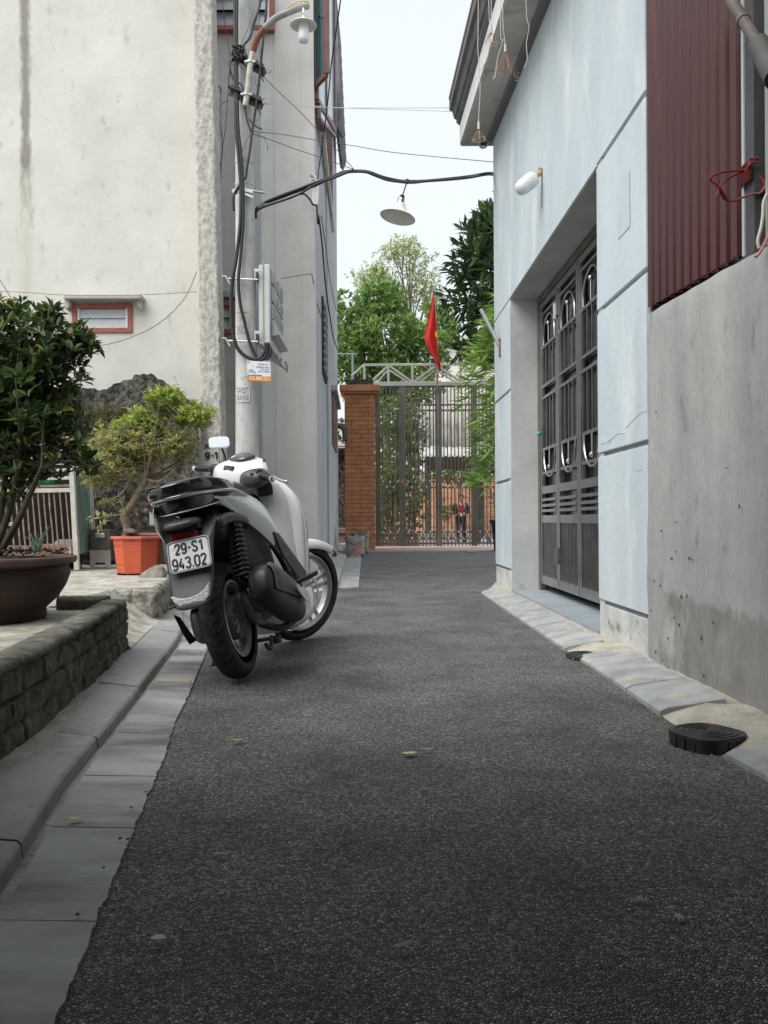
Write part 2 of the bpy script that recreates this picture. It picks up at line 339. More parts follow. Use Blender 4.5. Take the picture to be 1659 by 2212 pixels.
def asphalt():
    m = bpy.data.materials.new('asphalt'); m.use_nodes = True; t = m.node_tree; N = t.nodes; L = t.links; b = N['Principled BSDF']
    tc = N.new('ShaderNodeTexCoord')
    v = N.new('ShaderNodeTexVoronoi'); v.inputs['Scale'].default_value = 150; v.inputs['Randomness'].default_value = 1; L.new(tc.outputs['Object'], v.inputs['Vector'])
    v2 = N.new('ShaderNodeTexVoronoi'); v2.feature = 'DISTANCE_TO_EDGE'; v2.inputs['Scale'].default_value = 150; L.new(tc.outputs['Object'], v2.inputs['Vector'])
    sep = N.new('ShaderNodeSeparateColor'); L.new(v.outputs['Color'], sep.inputs[0])
    r = N.new('ShaderNodeValToRGB'); e = r.color_ramp.elements; e[0].position = 0; e[0].color = (.11,.11,.112,1); e[1].position = 1; e[1].color = (.68,.675,.65,1)
    q = e.new(.55); q.color = (.335,.337,.337,1); q = e.new(.86); q.color = (.50,.50,.49,1)
    L.new(sep.outputs[0], r.inputs[0])
    edge = N.new('ShaderNodeValToRGB'); edge.color_ramp.elements[0].position = 0; edge.color_ramp.elements[0].color = (.12,.12,.12,1); edge.color_ramp.elements[1].position = .36; edge.color_ramp.elements[1].color = (1,1,1,1)
    L.new(v2.outputs['Distance'], edge.inputs[0])
    mul = N.new('ShaderNodeMixRGB'); mul.blend_type = 'MULTIPLY'; mul.inputs[0].default_value = 1; L.new(r.outputs[0], mul.inputs[1]); L.new(edge.outputs[0], mul.inputs[2])
    n = N.new('ShaderNodeTexNoise'); n.inputs['Scale'].default_value = 2.1; n.inputs['Detail'].default_value = 7; n.inputs['Roughness'].default_value = .65; L.new(tc.outputs['Object'], n.inputs['Vector'])
    r2 = N.new('ShaderNodeValToRGB'); r2.color_ramp.elements[0].position = .32; r2.color_ramp.elements[0].color = (.52,.53,.54,1); r2.color_ramp.elements[1].position = .7; r2.color_ramp.elements[1].color = (1.2,1.2,1.2,1)
    L.new(n.outputs['Fac'], r2.inputs[0]); m2 = N.new('ShaderNodeMixRGB'); m2.blend_type = 'MULTIPLY'; m2.inputs[0].default_value = 1
    L.new(mul.outputs[0], m2.inputs[1]); L.new(r2.outputs[0], m2.inputs[2])
    n4 = N.new('ShaderNodeTexNoise'); n4.inputs['Scale'].default_value = 1.3; n4.inputs['Detail'].default_value = 9; n4.inputs['Roughness'].default_value = .72; n4.inputs['Distortion'].default_value = .8
    mp4 = N.new('ShaderNodeMapping'); mp4.inputs['Location'].default_value = (3.3, 1.7, 0); L.new(tc.outputs['Object'], mp4.inputs[0]); L.new(mp4.outputs[0], n4.inputs['Vector'])
    r4 = N.new('ShaderNodeValToRGB'); r4.color_ramp.elements[0].position = .56; r4.color_ramp.elements[0].color = (1,1,1,1); r4.color_ramp.elements[1].position = .68; r4.color_ramp.elements[1].color = (.62,.62,.63,1)
    L.new(n4.outputs['Fac'], r4.inputs[0]); m4 = N.new('ShaderNodeMixRGB'); m4.blend_type = 'MULTIPLY'; m4.inputs[0].default_value = 1; L.new(m2.outputs[0], m4.inputs[1]); L.new(r4.outputs[0], m4.inputs[2])
    L.new(m4.outputs[0], b.inputs['Base Color'])
    b.inputs['Roughness'].default_value = .72; b.inputs['Specular IOR Level'].default_value = .45
    bp = N.new('ShaderNodeBump'); bp.inputs['Strength'].default_value = .9; bp.inputs['Distance'].default_value = .004
    add = N.new('ShaderNodeMath'); add.operation = 'ADD'; L.new(edge.outputs[0], add.inputs[0]); L.new(sep.outputs[1], add.inputs[1]); L.new(add.outputs[0], bp.inputs['Height'])
    L.new(bp.outputs[0], b.inputs['Normal']); return m
m_asphalt = asphalt()
def brickmat(name, c1, c2, mortar, w, h, mw, rough=.85, bump=.4, ux=(1,0), dist=0.0, var=.5, grime=None):
    m = bpy.data.materials.new(name); m.use_nodes = True; t = m.node_tree; N = t.nodes; L = t.links; b = N['Principled BSDF']
    tc = N.new('ShaderNodeTexCoord'); sp = N.new('ShaderNodeSeparateXYZ'); L.new(tc.outputs['Object'], sp.inputs[0])
    cb = N.new('ShaderNodeCombineXYZ'); ad = N.new('ShaderNodeMath'); ad.operation = 'ADD'
    L.new(sp.outputs[0], ad.inputs[0]); L.new(sp.outputs[1], ad.inputs[1]); L.new(ad.outputs[0], cb.inputs[0]); L.new(sp.outputs[2], cb.inputs[1])
    br = N.new('ShaderNodeTexBrick'); br.inputs['Scale'].default_value = 1; br.inputs['Brick Width'].default_value = w; br.inputs['Row Height'].default_value = h; br.inputs['Mortar Size'].default_value = mw
    br.inputs['Color1'].default_value = (*c1,1); br.inputs['Color2'].default_value = (*c2,1); br.inputs['Mortar'].default_value = (*mortar,1); br.inputs['Mortar Smooth'].default_value = .2
    L.new(cb.outputs[0], br.inputs['Vector'])
    n = N.new('ShaderNodeTexNoise'); n.inputs['Scale'].default_value = 6; n.inputs['Detail'].default_value = 8; L.new(tc.outputs['Object'], n.inputs[0])
    mx = N.new('ShaderNodeMixRGB'); mx.blend_type = 'MULTIPLY'; mx.inputs[0].default_value = var; L.new(br.outputs['Color'], mx.inputs[1])
    rr = N.new('ShaderNodeValToRGB'); rr.color_ramp.elements[0].position = .3; rr.color_ramp.elements[0].color = (.45,.42,.38,1); rr.color_ramp.elements[1].position = .65; rr.color_ramp.elements[1].color = (1.15,1.15,1.15,1)
    L.new(n.outputs['Fac'], rr.inputs[0]); L.new(rr.outputs[0], mx.inputs[2]); L.new(mx.outputs[0], b.inputs['Base Color'])
    bp = N.new('ShaderNodeBump'); bp.inputs['Strength'].default_value = bump; bp.inputs['Distance'].default_value = .01; bp.invert = True
    L.new(br.outputs['Fac'], bp.inputs['Height']); L.new(bp.outputs[0], b.inputs['Normal']); b.inputs['Roughness'].default_value = rough; return m
m_orangebrick = brickmat('orange_tile_brick', (.43,.185,.088), (.50,.225,.11), (.21,.10,.06), .40, .103, .009, var=.45)
m_terra = brickmat('terracotta_wall', (.62,.36,.22), (.70,.42,.27), (.45,.25,.16), .8, .42, .03, var=.6)
m_mossbrick = mat('mossy_old_brick', (.042,.041,.033), (.19,.18,.145), scale=16, rough=.97, bump=1.0, bs=40, lo=.35, hi=.68, c3_=(.12,.075,.055), s3=7, lo3=.58, hi3=.7)
m_mosscap = mat('mossy_mortar_cap', (.075,.072,.056), (.25,.24,.195), scale=13, rough=.97, bump=.9, bs=40, c3_=(.05,.058,.03), s3=6, lo3=.55, hi3=.7)
m_mosswall = mat('blackened_wall', (.022,.021,.018), (.15,.143,.12), scale=16, rough=.97, bump=1.0, bs=45, lo=.42, hi=.62, c3_=(.06,.065,.03), s3=5, lo3=.56, hi3=.68)

# ---------------------------------------------------------------- setting: ground, lane, gutter, kerbs, courtyard
rg = random.Random(7)
g = MB(); g.add([(-150,-40,-.03),(150,-40,-.03),(150,250,-.03),(-150,250,-.03)], [(0,1,2,3)])
mk('ground', g, m_soil, kind='structure')
g = MB(); xs = [-3.0+i*.25 for i in range(25)]; ys = [-8+i*.25 for i in range(116)]
def groad(x, y): return -.004+.012*noise.noise(Vector((x*.6, y*.6, 0)))*min(1, max(0, (2.2-abs(x))))*.5
g.grid([[Vector((x, y, groad(x, y))) for x in xs] for y in ys])
mk('road', g, m_asphalt, kind='structure', smooth=True)
def curve(pix, z):
    P = [onZ(a, b, z) for a, b in pix]; return [p.y for p in P], [p.x for p in P]
RE = curve([(120,2212),(245,1900),(328,1700),(356,1635),(379,1559),(408,1500),(446,1408)], .006)
KF = curve([(0,1941),(29,1897),(140,1712),(289,1521),(344,1448),(379,1400)], .006)
KI = curve([(70,1635),(114,1594),(175,1521),(284,1400)], .055)
for c, ext, near in ((RE, [(5.9,-1.16),(6.8,-1.38),(7.6,-1.66)], -.40), (KF, [(5.9,-1.36),(6.8,-1.58),(7.6,-1.86)], -.63), (KI, [(5.9,-1.56),(6.8,-1.74),(7.6,-2.0)], -.80)):
    for y, x in ext: c[0].append(y); c[1].append(x)
    c[0].insert(0, -8.0); c[1].insert(0, near+.0)
def at(c, y): return float(np.interp(y, c[0], c[1]))
bed = MB(); bed.grid([[Vector((at(KI, y)-.6, y, .004)), Vector((at(KF, y)-.01, y, .004)), Vector((at(RE, y)-.02, y, .002))] for y in np.linspace(-8, 7.6, 260)])
mk('gutter_bed', bed, m_mortar, kind='structure')
gs = MB(); y = -6.0
while y < 7.4:
    L_ = rg.uniform(.42, .56); n = 40; dz = rg.uniform(0, .003)
    rows = []
    for i in range(n):
        yy = y+.002+(L_-.004)*i/(n-1)
        a = at(KF, yy)+.018+.006*noise.noise(Vector((yy*7, 3, 0))); b_ = at(RE, yy)-.002+.006*noise.noise(Vector((yy*14, 0, 0)))+.005*noise.noise(Vector((yy*60, 2, 0)))
        rows.append([Vector((a, yy, .008+dz)), Vector((b_, yy, .004+dz*.5)), Vector((b_, yy, -.01))])
    gs.grid(rows); y += L_
mk('gutter_slabs', gs, m_slate2, kind='structure')
ks = MB(); y = -6.0
while y < 7.2:
    L_ = rg.uniform(.78, .98); n = 34; rings = []; dx = rg.uniform(-.004, .004); dz = rg.uniform(-.003, .003)
    for i in range(n):
        yy = y+.003+(L_-.006)*i/(n-1); f = at(KF, yy)+dx; i_ = at(KI, yy)+dx
        ch = .004*noise.noise(Vector((yy*23, 5, 0)))+.006*max(0, noise.noise(Vector((yy*9, 8, 0)))-.25); rings.append([Vector((f+ch*.3, yy, -.02)), Vector((f-.006-abs(ch), yy, .040+dz-abs(ch)*.7)), Vector((f-.015-abs(ch)*1.5, yy, .048+dz-abs(ch)*.3)), Vector((i_, yy, .066+dz)), Vector((i_, yy, -.02))])
    ks.loft(rings); y += L_
mk('kerb_stones', ks, m_slate, kind='structure', bevel=.003)
# strip of dirt and mortar between the kerb and the brick wall
WB = curve([(0,1641),(87.5,1574),(233,1443),(277,1396)], .07); WB[0].insert(0, -6.0); WB[1].insert(0, -.93)
st = MB(); rows = []
for y in np.linspace(-6, 4.76, 160):
    a = at(KI, y)+.002; b_ = at(WB, y)-.05; row = []
    for k in range(5):
        t = k/4; row.append(Vector((a+(b_-a)*t, y, .060+.012*t+.008*noise.noise(Vector((t*3, y*6, 2))))))
    rows.append(row)
st.grid(rows); mk('verge_strip', st, m_mortar, kind='structure', smooth=True)
# raised courtyard
CZ = .282; ct = MB()
cor = onZ(337, 1270, CZ); corl = onZ(303, 1267, CZ)
def cedge(y):                             # right limit of the courtyard top
    if y < 4.8: return at(WB, y)-.10
    if y < 6.1: return corl.x-.12+.05*noise.noise(Vector((y*5, 0, 0)))
    return float(np.interp(y, [6.1, 7.6, 10.6], [cor.x, -1.86, -2.35]))+.035*noise.noise(Vector((y*6, 1, 0)))
rows = []
for y in np.concatenate([np.linspace(-6, 4.75, 60), np.linspace(4.8, 6.02, 16), np.linspace(6.06, 10.6, 60)]):
    e = cedge(y); row = []
    for k in range(40):
        x = e-(k/39)**1.6*9.0; zz = CZ+.010*noise.noise(Vector((x*2.5, y*2.5, 0)))+.004*noise.noise(Vector((x*11, y*11, 5)))-(.015 if k == 0 else 0)
        row.append(Vector((x, y, zz)))
    rows.append([Vector((e+.03*noise.noise(Vector((y*9, 7, 0))), y, -.02)), Vector((e+.018*noise.noise(Vector((y*13, 9, 0))), y, CZ*.5))]+row)
ct.grid(rows); mk('courtyard', ct, m_court, kind='structure', smooth=True)
se_ = MB(); rows = []
path_ = [(corl.x-.10, 6.045), (corl.x, 6.04), (cor.x+.0, 6.04)]+[(cedge(y)+.02, y) for y in np.linspace(6.1, 9.6, 60)]
seg = []
for (xa_, ya_), (xb_, yb_) in zip(path_[:-1], path_[1:]):
    k_ = max(1, int(math.hypot(xb_-xa_, yb_-ya_)/.02))
    seg += [(xa_+(xb_-xa_)*t/k_, ya_+(yb_-ya_)*t/k_) for t in range(k_)]
for x, y in seg:
    row = []
    for k in range(14):
        z_ = -.01+(CZ+.012)*k/13; n_ = .028*noise.noise(Vector((x*7, y*7, z_*7)))+.016*noise.noise(Vector((x*24, y*24, z_*24))); row.append(Vector((x+n_+.012-(.03 if k == 13 else 0), y-n_+(.03 if k == 13 else 0), z_)))
    rows.append(row)
se_.grid(rows); mk('slab_edge', se_, mat('broken_concrete_edge', (.13,.12,.10), (.40,.38,.33), scale=9, rough=.97, bump=.9, bs=40, lo=.36, hi=.62, c3_=(.09,.08,.065), s3=14, lo3=.57, hi3=.68), kind='structure', smooth=True)
# broken ramp between the wall end and the slab
rp = MB(); rows = []
for i in range(26):
    t = i/25; y = 4.70+1.42*t
    a = Vector((at(KI, y)+.01, y, .062)); b_ = Vector((cedge(y)+.02, y, CZ+.004)); row = []
    for k in range(20):
        s = k/19; p = a.lerp(b_, s); h = .068+(CZ-.062)*(s**1.4)
        p.z = h+.020*noise.noise(Vector((p.x*9, p.y*9, 0)))*(1-abs(2*s-1))+.012*noise.noise(Vector((p.x*25, p.y*25, 0)))*(1-abs(2*s-1)); row.append(p)
    rows.append(row)
rp.grid(rows); mk('ramp', rp, m_court, kind='structure', smooth=True)
# apron in front of the pole, far kerb and gutter
ap = MB(); ap.grid([[Vector((x, y, .006+.01*noise.noise(Vector((x, y, 0))))) for x in np.linspace(-3.2, float(np.interp(y,[7.5,9.55],[-1.5,-.50])), 9)] for y in np.linspace(7.55, 9.55, 9)])
mk('apron', ap, m_concrete, kind='structure')
f1, f2 = onZ(728,1271,.006), onZ(750.7,1197.7,.006); e1, e2 = onZ(774.5,1269,.006), onZ(780.7,1205,.006)
fg = MB(); fk = MB(); n = 9
for i in range(n):
    t0, t1 = i/n+.002, (i+1)/n-.002; q = 1.09
    g0, g1 = f1.lerp(f2, t0*q), f1.lerp(f2, t1*q); h0, h1 = e1.lerp(e2, t0*q), e1.lerp(e2, t1*q)
    g0.z = g1.z = .006; h0.z = h1.z = .012
    fg.hexa([g0+Vector((.04,0,-.02)), h0+Vector((0,0,-.02)), h1+Vector((0,0,-.02)), g1+Vector((.04,0,-.02)), g0+Vector((.04,0,.002)), h0, h1, g1+Vector((.04,0,.002))])
for i in range(n):
    t0, t1 = i/n+.002, (i+1)/n-.002; q = 1.0
    g0, g1 = f1.lerp(f2, t0*q), f1.lerp(f2, t1*q); w0, w1 = LW(g0.y, .09, .03), LW(g1.y, .09, .03)
    rings = []
    for gg, ww in ((g0, w0), (g1, w1)): rings.append([Vector((gg.x, gg.y, -.02)), Vector((gg.x, gg.y, .05)), Vector((gg.x-.02, gg.y, .06)), Vector((ww.x, gg.y, .11)), Vector((ww.x, gg.y, -.02))])
    fk.loft(rings)
mk('gutter_far', fg, m_slate3, kind='structure'); mk('kerb_far', fk, m_slate3, kind='structure', bevel=.004)
fm = MB(); a_, b_ = f1+Vector((-.0,0,0)), f2
fm.add([Vector((f1.x-.01,f1.y,.007)), Vector((f1.x+.05,f1.y,.007)), Vector((f2.x+.05,f2.y,.007)), Vector((f2.x-.01,f2.y,.007))], [(0,1,2,3)])
mk('gutter_joint', fm, m_mortar, kind='structure')

# right-hand kerb of sloping slate pieces with mortar behind
rk = curve([(1659,1688),(1521,1614),(1382,1516),(1258,1431),(1224,1410),(1039,1283)], .0); rk = (rk[0][:], rk[1][:])
rk[0].insert(0, -8); rk[1].insert(0, 1.13); rk[0].append(9.9); rk[1].append(1.16)
kr = MB(); rm = MB(); rows = []
for y in np.linspace(-8, 9.7, 330):
    a = at(rk, y)+.008*noise.noise(Vector((y*8, 4, 0))); b_ = RW(y, 0).x+.03; row = []
    if y > 8.9: a += (y-8.9)*.10
    for k in range(7):
        t = k/6; row.append(Vector((a+(b_-a)*t, y, -.01+.055*min(1, t*2.2)-.012*(y > 5.35 and y < 8.6 and t > .6)+.010*noise.noise(Vector((t*4, y*7, 2)))*(t > 0))))
    rows.append(row)
rm.grid(rows); mk('kerb_mortar', rm, m_mortar_l, kind='structure', smooth=True)
segs = [(-4,-3.1),(-3.05,-2.2),(-2.1,-1.2),(-1.1,-.3),(-.2,.6),(.7,1.5),(1.6,2.55),(2.52,2.74),(3.34,3.78),(3.80,4.66),(4.98,5.9),(5.93,6.75),(6.78,7.6),(7.63,8.35),(8.38,8.87)]
for i, (y0, y1) in enumerate(segs):
    rings = []; wfar = .26 if y0 < 4.9 else .23
    for t in np.linspace(0, 1, 6):
        y = y0+(y1-y0)*t; a = at(rk, y)+.004+.004*noise.noise(Vector((y*10, i, 0))); w = wfar*(1-.0*(t))+.012*noise.noise(Vector((y*7, i*3., 4)))
        if y > 8.5: w *= .8
        rings.append([Vector((a, y, -.03)), Vector((a+.002, y, .014)), Vector((a+.03, y, .028)), Vector((a+w, y, .062)), Vector((a+w, y, -.02))])
    kr.loft(rings)
mk('kerb_right', kr, m_slate3, kind='structure', bevel=.004)
# door step tiles
ds = MB()
for i in range(4):
    y0 = 5.42+i*.80; y1 = y0+.79
    ds.hexa([RW(y0,0,.0),RW(y0,0,.45),RW(y1,0,.45),RW(y1,0,.0),RW(y0,.052,.0),RW(y0,.056,.45),RW(y1,.056,.45),RW(y1,.052,.0)])
m_step = mat('blue_grey_tile', (.24,.29,.33), (.31,.36,.40), scale=3, rough=.45, bump=.1, bs=30)
mk('door_step', ds, m_step, kind='structure')
# gate sill and yard beyond the gate
gsill = MB(); gsill.box(-1.0, 3.2, 20.9, 23.0, -.02, .045); mk('gate_sill', gsill, mat('pink_tile', (.50,.33,.29), (.58,.40,.35), scale=6, rough=.6), kind='structure')
gsl = MB(); gsl.box(-.8, 3.2, 20.35, 20.89, -.02, .03); mk('gate_ramp', gsl, m_concrete, kind='structure')
yd = MB(); yd.box(-8, 12, 23.01, 38, -.02, .004); mk('yard', yd, mat('yard_paving', (.30,.26,.23), (.40,.36,.32), scale=3, rough=.9), kind='structure')

# ---------------------------------------------------------------- low brick wall on the left
def brick_wall():
    t = thing('brick_wall', (at(WB, 3), 3, .05), 'low mossy blackened brick garden wall along the left kerb', 'wall')
    bw, bh, H = .215, .082, .275
    s = 0; pts = []; ys = np.arange(-2.0, 4.75, .012); px_, py_ = at(WB, -2.0), -2.0
    rows = []
    for y in ys:
        x = at(WB, y); s += math.hypot(x-px_, y-py_); px_, py_ = x, y; row = []
        top = H+.012*noise.noise(Vector((y*5, 0, 0)))
        for k in range(26):
            z = top*k/25; r = int(z/bh); u = (s+(bw/2 if r % 2 else 0)+.03*noise.noise(Vector((y*4, r*5., 0)))) % bw; v = z-r*bh+.012*noise.noise(Vector((y*6, 3, z)))
            d = min(u, bw-u, v, bh-v); j = max(0, 1-d/.010) if r < 3 else 0
            n1 = noise.noise(Vector((x*9, y*9, z*9)))*.010+noise.noise(Vector((x*34, y*34, z*34)))*.005
            hsh = noise.noise(Vector((int((s+(bw/2 if r % 2 else 0))/bw)*7.3, r*3.1, 0)))*.006
            dep = -.016*j+n1+hsh
            if k >= 24: dep -= .010*(k-23)
            row.append(Vector((x+dep*1.05, y, .05+z)))
        xb = x-.12; zt = .05+top
        for k in range(1, 7): row.append(Vector((x-.02-(.10)*k/6, y, zt+.006*noise.noise(Vector((k*.7, y*12, 0)))+.004*math.sin(k))))
        row.append(Vector((xb-.01, y, zt-.02))); row.append(Vector((xb-.01, y, .1)))
        rows.append(row)
    w = MB(); w.grid(rows); m = len(rows)-1
    w.add(rows[m], [tuple(range(len(rows[m])))])
    mk('brickwork', w, m_mossbrick, t, smooth=True, auto=50)
    e = Vector((at(WB, 4.74), 4.74, 0)); c = MB()
    yy = np.arange(-2, 4.75, .05)
    c.loft([[Vector((at(WB, y)+.004+.004*noise.noise(Vector((y*9,0,0))), y, .05+H-.012)), Vector((at(WB, y)-.004, y, .05+H+.010+.006*noise.noise(Vector((y*7,1,0))))), Vector((at(WB, y)-.06, y, .05+H+.016+.006*noise.noise(Vector((y*8,2,0))))), Vector((at(WB, y)-.125, y, .05+H+.008)), Vector((at(WB, y)-.128, y, .05+H-.03))] for y in yy])
    mk('mortar_cap', c, m_mosscap, t, smooth=True)
    b = MB(); q = []
    for k in range(9):
        x = e.x-.10-.26*k/8; q.append([Vector((x, 4.66+.004*noise.noise(Vector((x*30,0,0))), .05)), Vector((x, 4.655, .335)), Vector((x, 4.67, .352+.006*noise.noise(Vector((x*20,2,0))))), Vector((x, 4.765, .352+.005*noise.noise(Vector((x*20,5,0))))), Vector((x, 4.78, .34)), Vector((x, 4.785, .05))])
    b.loft(q); mk('end_return', b, m_mossbrick, t, bevel=.006)
brick_wall()

# ================================================================ RIGHT HOUSE
def prismR(mb, poly, o0, o1):             # polygon of (Y, z) on the right-hand wall plane
    A = [RW(y, z, o0) for y, z in poly]; B = [RW(y, z, o1) for y, z in poly]; n = len(poly)
    return mb.add(A+B, [tuple(range(n)), tuple(range(n, 2*n))[::-1]]+[(i, n+i, n+(i+1)%n, (i+1)%n) for i in range(n)])
YN, YF, DN, DF = 4.47, 9.62, 5.40, 8.62   # near end, far corner, door opening near/far
house = thing('blue_house', RW(7, 0, .1), 'pale blue rendered house with a recessed steel door on the right of the lane', 'house')
GR = [.245, 1.15, 2.04, 2.95]
topz = lambda y: 5.01+(y-9.87)*.07
core = MB()
prismR(core, [(YN,-.05),(DN,-.05),(DN,2.95),(YN,2.95)], .022, .60)
prismR(core, [(DF,-.05),(YF,-.05),(YF,2.95),(DF,2.95)], .022, .60)
prismR(core, [(YN,2.951),(YF,2.951),(YF,topz(YF)+.3),(YN,topz(YN)+.3)], .022, .60)
core.box(1.7, 5.2, 9.45, 9.60, -.05, 5.2)
mk('wall_core', core, m_groove, house)
pan = MB(); plinth = MB()
zs = [-.05]+GR+[None]
for i in range(4):
    z0 = zs[i]+(.014 if i else 0); z1 = zs[i+1]-.014
    for a, b in ((YN, DN), (DF, YF)):
        (plinth if i == 0 else pan); tgt = plinth if i == 0 else pan
        prismR(tgt, [(a,z0),(b,z0),(b,z1),(a,z1)], -.003 if i else .004, .03)
prismR(pan, [(YN,2.966),(DN,2.966),(DN,2.952),(YF,2.952),(YF,topz(YF)+.3),(YN,topz(YN)+.3)], -.003, .03)
mk('wall', pan, m_blue, house, bevel=.004); mks('plinth', plinth, m_base, house, bevel=.004)
rec = MB()
prismR(rec, [(DF-.004,-.0),(DF+.1,-.0),(DF+.1,2.97),(DF-.004,2.97)], .006, .50)
prismR(rec, [(DN-.1,0),(DN+.004,0),(DN+.004,2.97),(DN-.1,2.97)], .006, .50)
prismR(rec, [(DN,2.946),(DF,2.946),(DF,3.0),(DN,3.0)], .006, .50)
mk('door_recess', rec, m_blue_in, house)
fade = MB(); p = [RW(4.95,2.35,-.006), RW(4.72,2.35,-.006), RW(4.72,2.66,-.006), RW(4.95,2.66,-.006)]
fade.add(p, [(0,1,2,3)]); mk('filled_patch', fade, mat('patch', (.47,.55,.595), (.52,.60,.64), scale=4, rough=.9), house)
cr_ = MB(); rc_ = random.Random(14)
for pts_ in ([(1298,960),(1320,948),(1335,938),(1352,935)],[(1352,925),(1370,905),(1385,893),(1396,888)],[(1375,1018),(1385,1014),(1396,1018)],[(1300,946),(1312,958),(1322,952)]):
    cr_.tube([onR(a+rc_.uniform(-1,1), b+rc_.uniform(-1,1), -.0035) for a, b in pts_], .0016, n=4, k=5)
mks('hairline_crack', cr_, m_base, house)
# canopy
OVH = .33
can = MB(); cy0, cy1 = -3.0, 9.87
can.hexa([RW(cy0,topz(cy0),-OVH),RW(cy0,topz(cy0),.2),RW(cy1,topz(cy1),.2),RW(cy1,topz(cy1),-OVH),RW(cy0,topz(cy0)+.25,-OVH),RW(cy0,topz(cy0)+.25,.2),RW(cy1,topz(cy1)+.25,.2),RW(cy1,topz(cy1)+.25,-OVH)])
canopy = mk('canopy_slab', can, m_soffit, house)
fa = MB(); z = topz
fa.hexa([RW(cy0,z(cy0)+.02,-OVH-.014),RW(cy0,z(cy0)+.02,-OVH-.002),RW(cy1,z(cy1)+.02,-OVH-.002),RW(cy1,z(cy1)+.02,-OVH-.014),RW(cy0,z(cy0)+.24,-OVH-.014),RW(cy0,z(cy0)+.24,-OVH-.002),RW(cy1,z(cy1)+.24,-OVH-.002),RW(cy1,z(cy1)+.24,-OVH-.014)])
fa.hexa([RW(cy1+.002,z(cy1)+.02,-OVH-.014),RW(cy1+.002,z(cy1)+.02,.2),RW(cy1+.012,z(cy1)+.02,.2),RW(cy1+.012,z(cy1)+.02,-OVH-.014),RW(cy1+.002,z(cy1)+.24,-OVH-.014),RW(cy1+.002,z(cy1)+.24,.2),RW(cy1+.012,z(cy1)+.24,.2),RW(cy1+.012,z(cy1)+.24,-OVH-.014)])
mk('fascia', fa, m_fascia, canopy)
gt = MB(); rings = []
for y in (cy0, cy1+.03):
    zz = z(y)+.25
    rings.append([RW(y,zz,-OVH-.02),RW(y,zz+.03,-OVH-.05),RW(y,zz+.06,-OVH-.05),RW(y,zz+.075,-OVH-.075),RW(y,zz+.16,-OVH-.10),RW(y,zz+.17,-OVH-.13),RW(y,zz+.28,-OVH-.13),RW(y,zz+.28,-OVH+.05),RW(y,zz,-OVH+.05)])
gt.loft(rings); mk('gutter', gt, m_gutterpaint, canopy)
lp = MB(); lp.hexa([RW(cy0,z(cy0)+.531,-OVH-.14),RW(cy0,z(cy0)+.531,-OVH-.12),RW(cy1,z(cy1)+.531,-OVH-.12),RW(cy1,z(cy1)+.531,-OVH-.14),RW(cy0,z(cy0)+.56,-OVH-.14),RW(cy0,z(cy0)+.56,-OVH-.12),RW(cy1,z(cy1)+.56,-OVH-.12),RW(cy1,z(cy1)+.56,-OVH-.14)])
mk('gutter_lip', lp, mat('pinkish_lip', (.40,.36,.35), rough=.7), canopy)
cv = MB(); cv.hexa([RW(cy0,z(cy0)-.055,-.06),RW(cy0,z(cy0)-.055,.0),RW(cy1-.25,z(cy1)-.055,.0),RW(cy1-.25,z(cy1)-.055,-.06),RW(cy0,z(cy0)-.002,-.08),RW(cy0,z(cy0)-.002,.0),RW(cy1-.25,z(cy1)-.002,.0),RW(cy1-.25,z(cy1)-.002,-.08)])
mk('cornice_strip', cv, mat('shadow_gap_trim', (.15,.155,.165), rough=.8), house)
# drain spout under the canopy corner
dp = MB(); pc = onY(1045, 308, 9.72)
dp.lathe([(.042,-.0),(.055,-.0),(.058,.02),(.058,.07),(.05,.075),(.05,.16),(.040,.16),(.040,.0)], pc, axis=(.05,.95,.30), n=20, close=True)
mk('drain_spout', dp, mat('dirty_white_pipe', (.45,.44,.41), (.62,.61,.58), scale=15, rough=.6), house, smooth=True, auto=40)

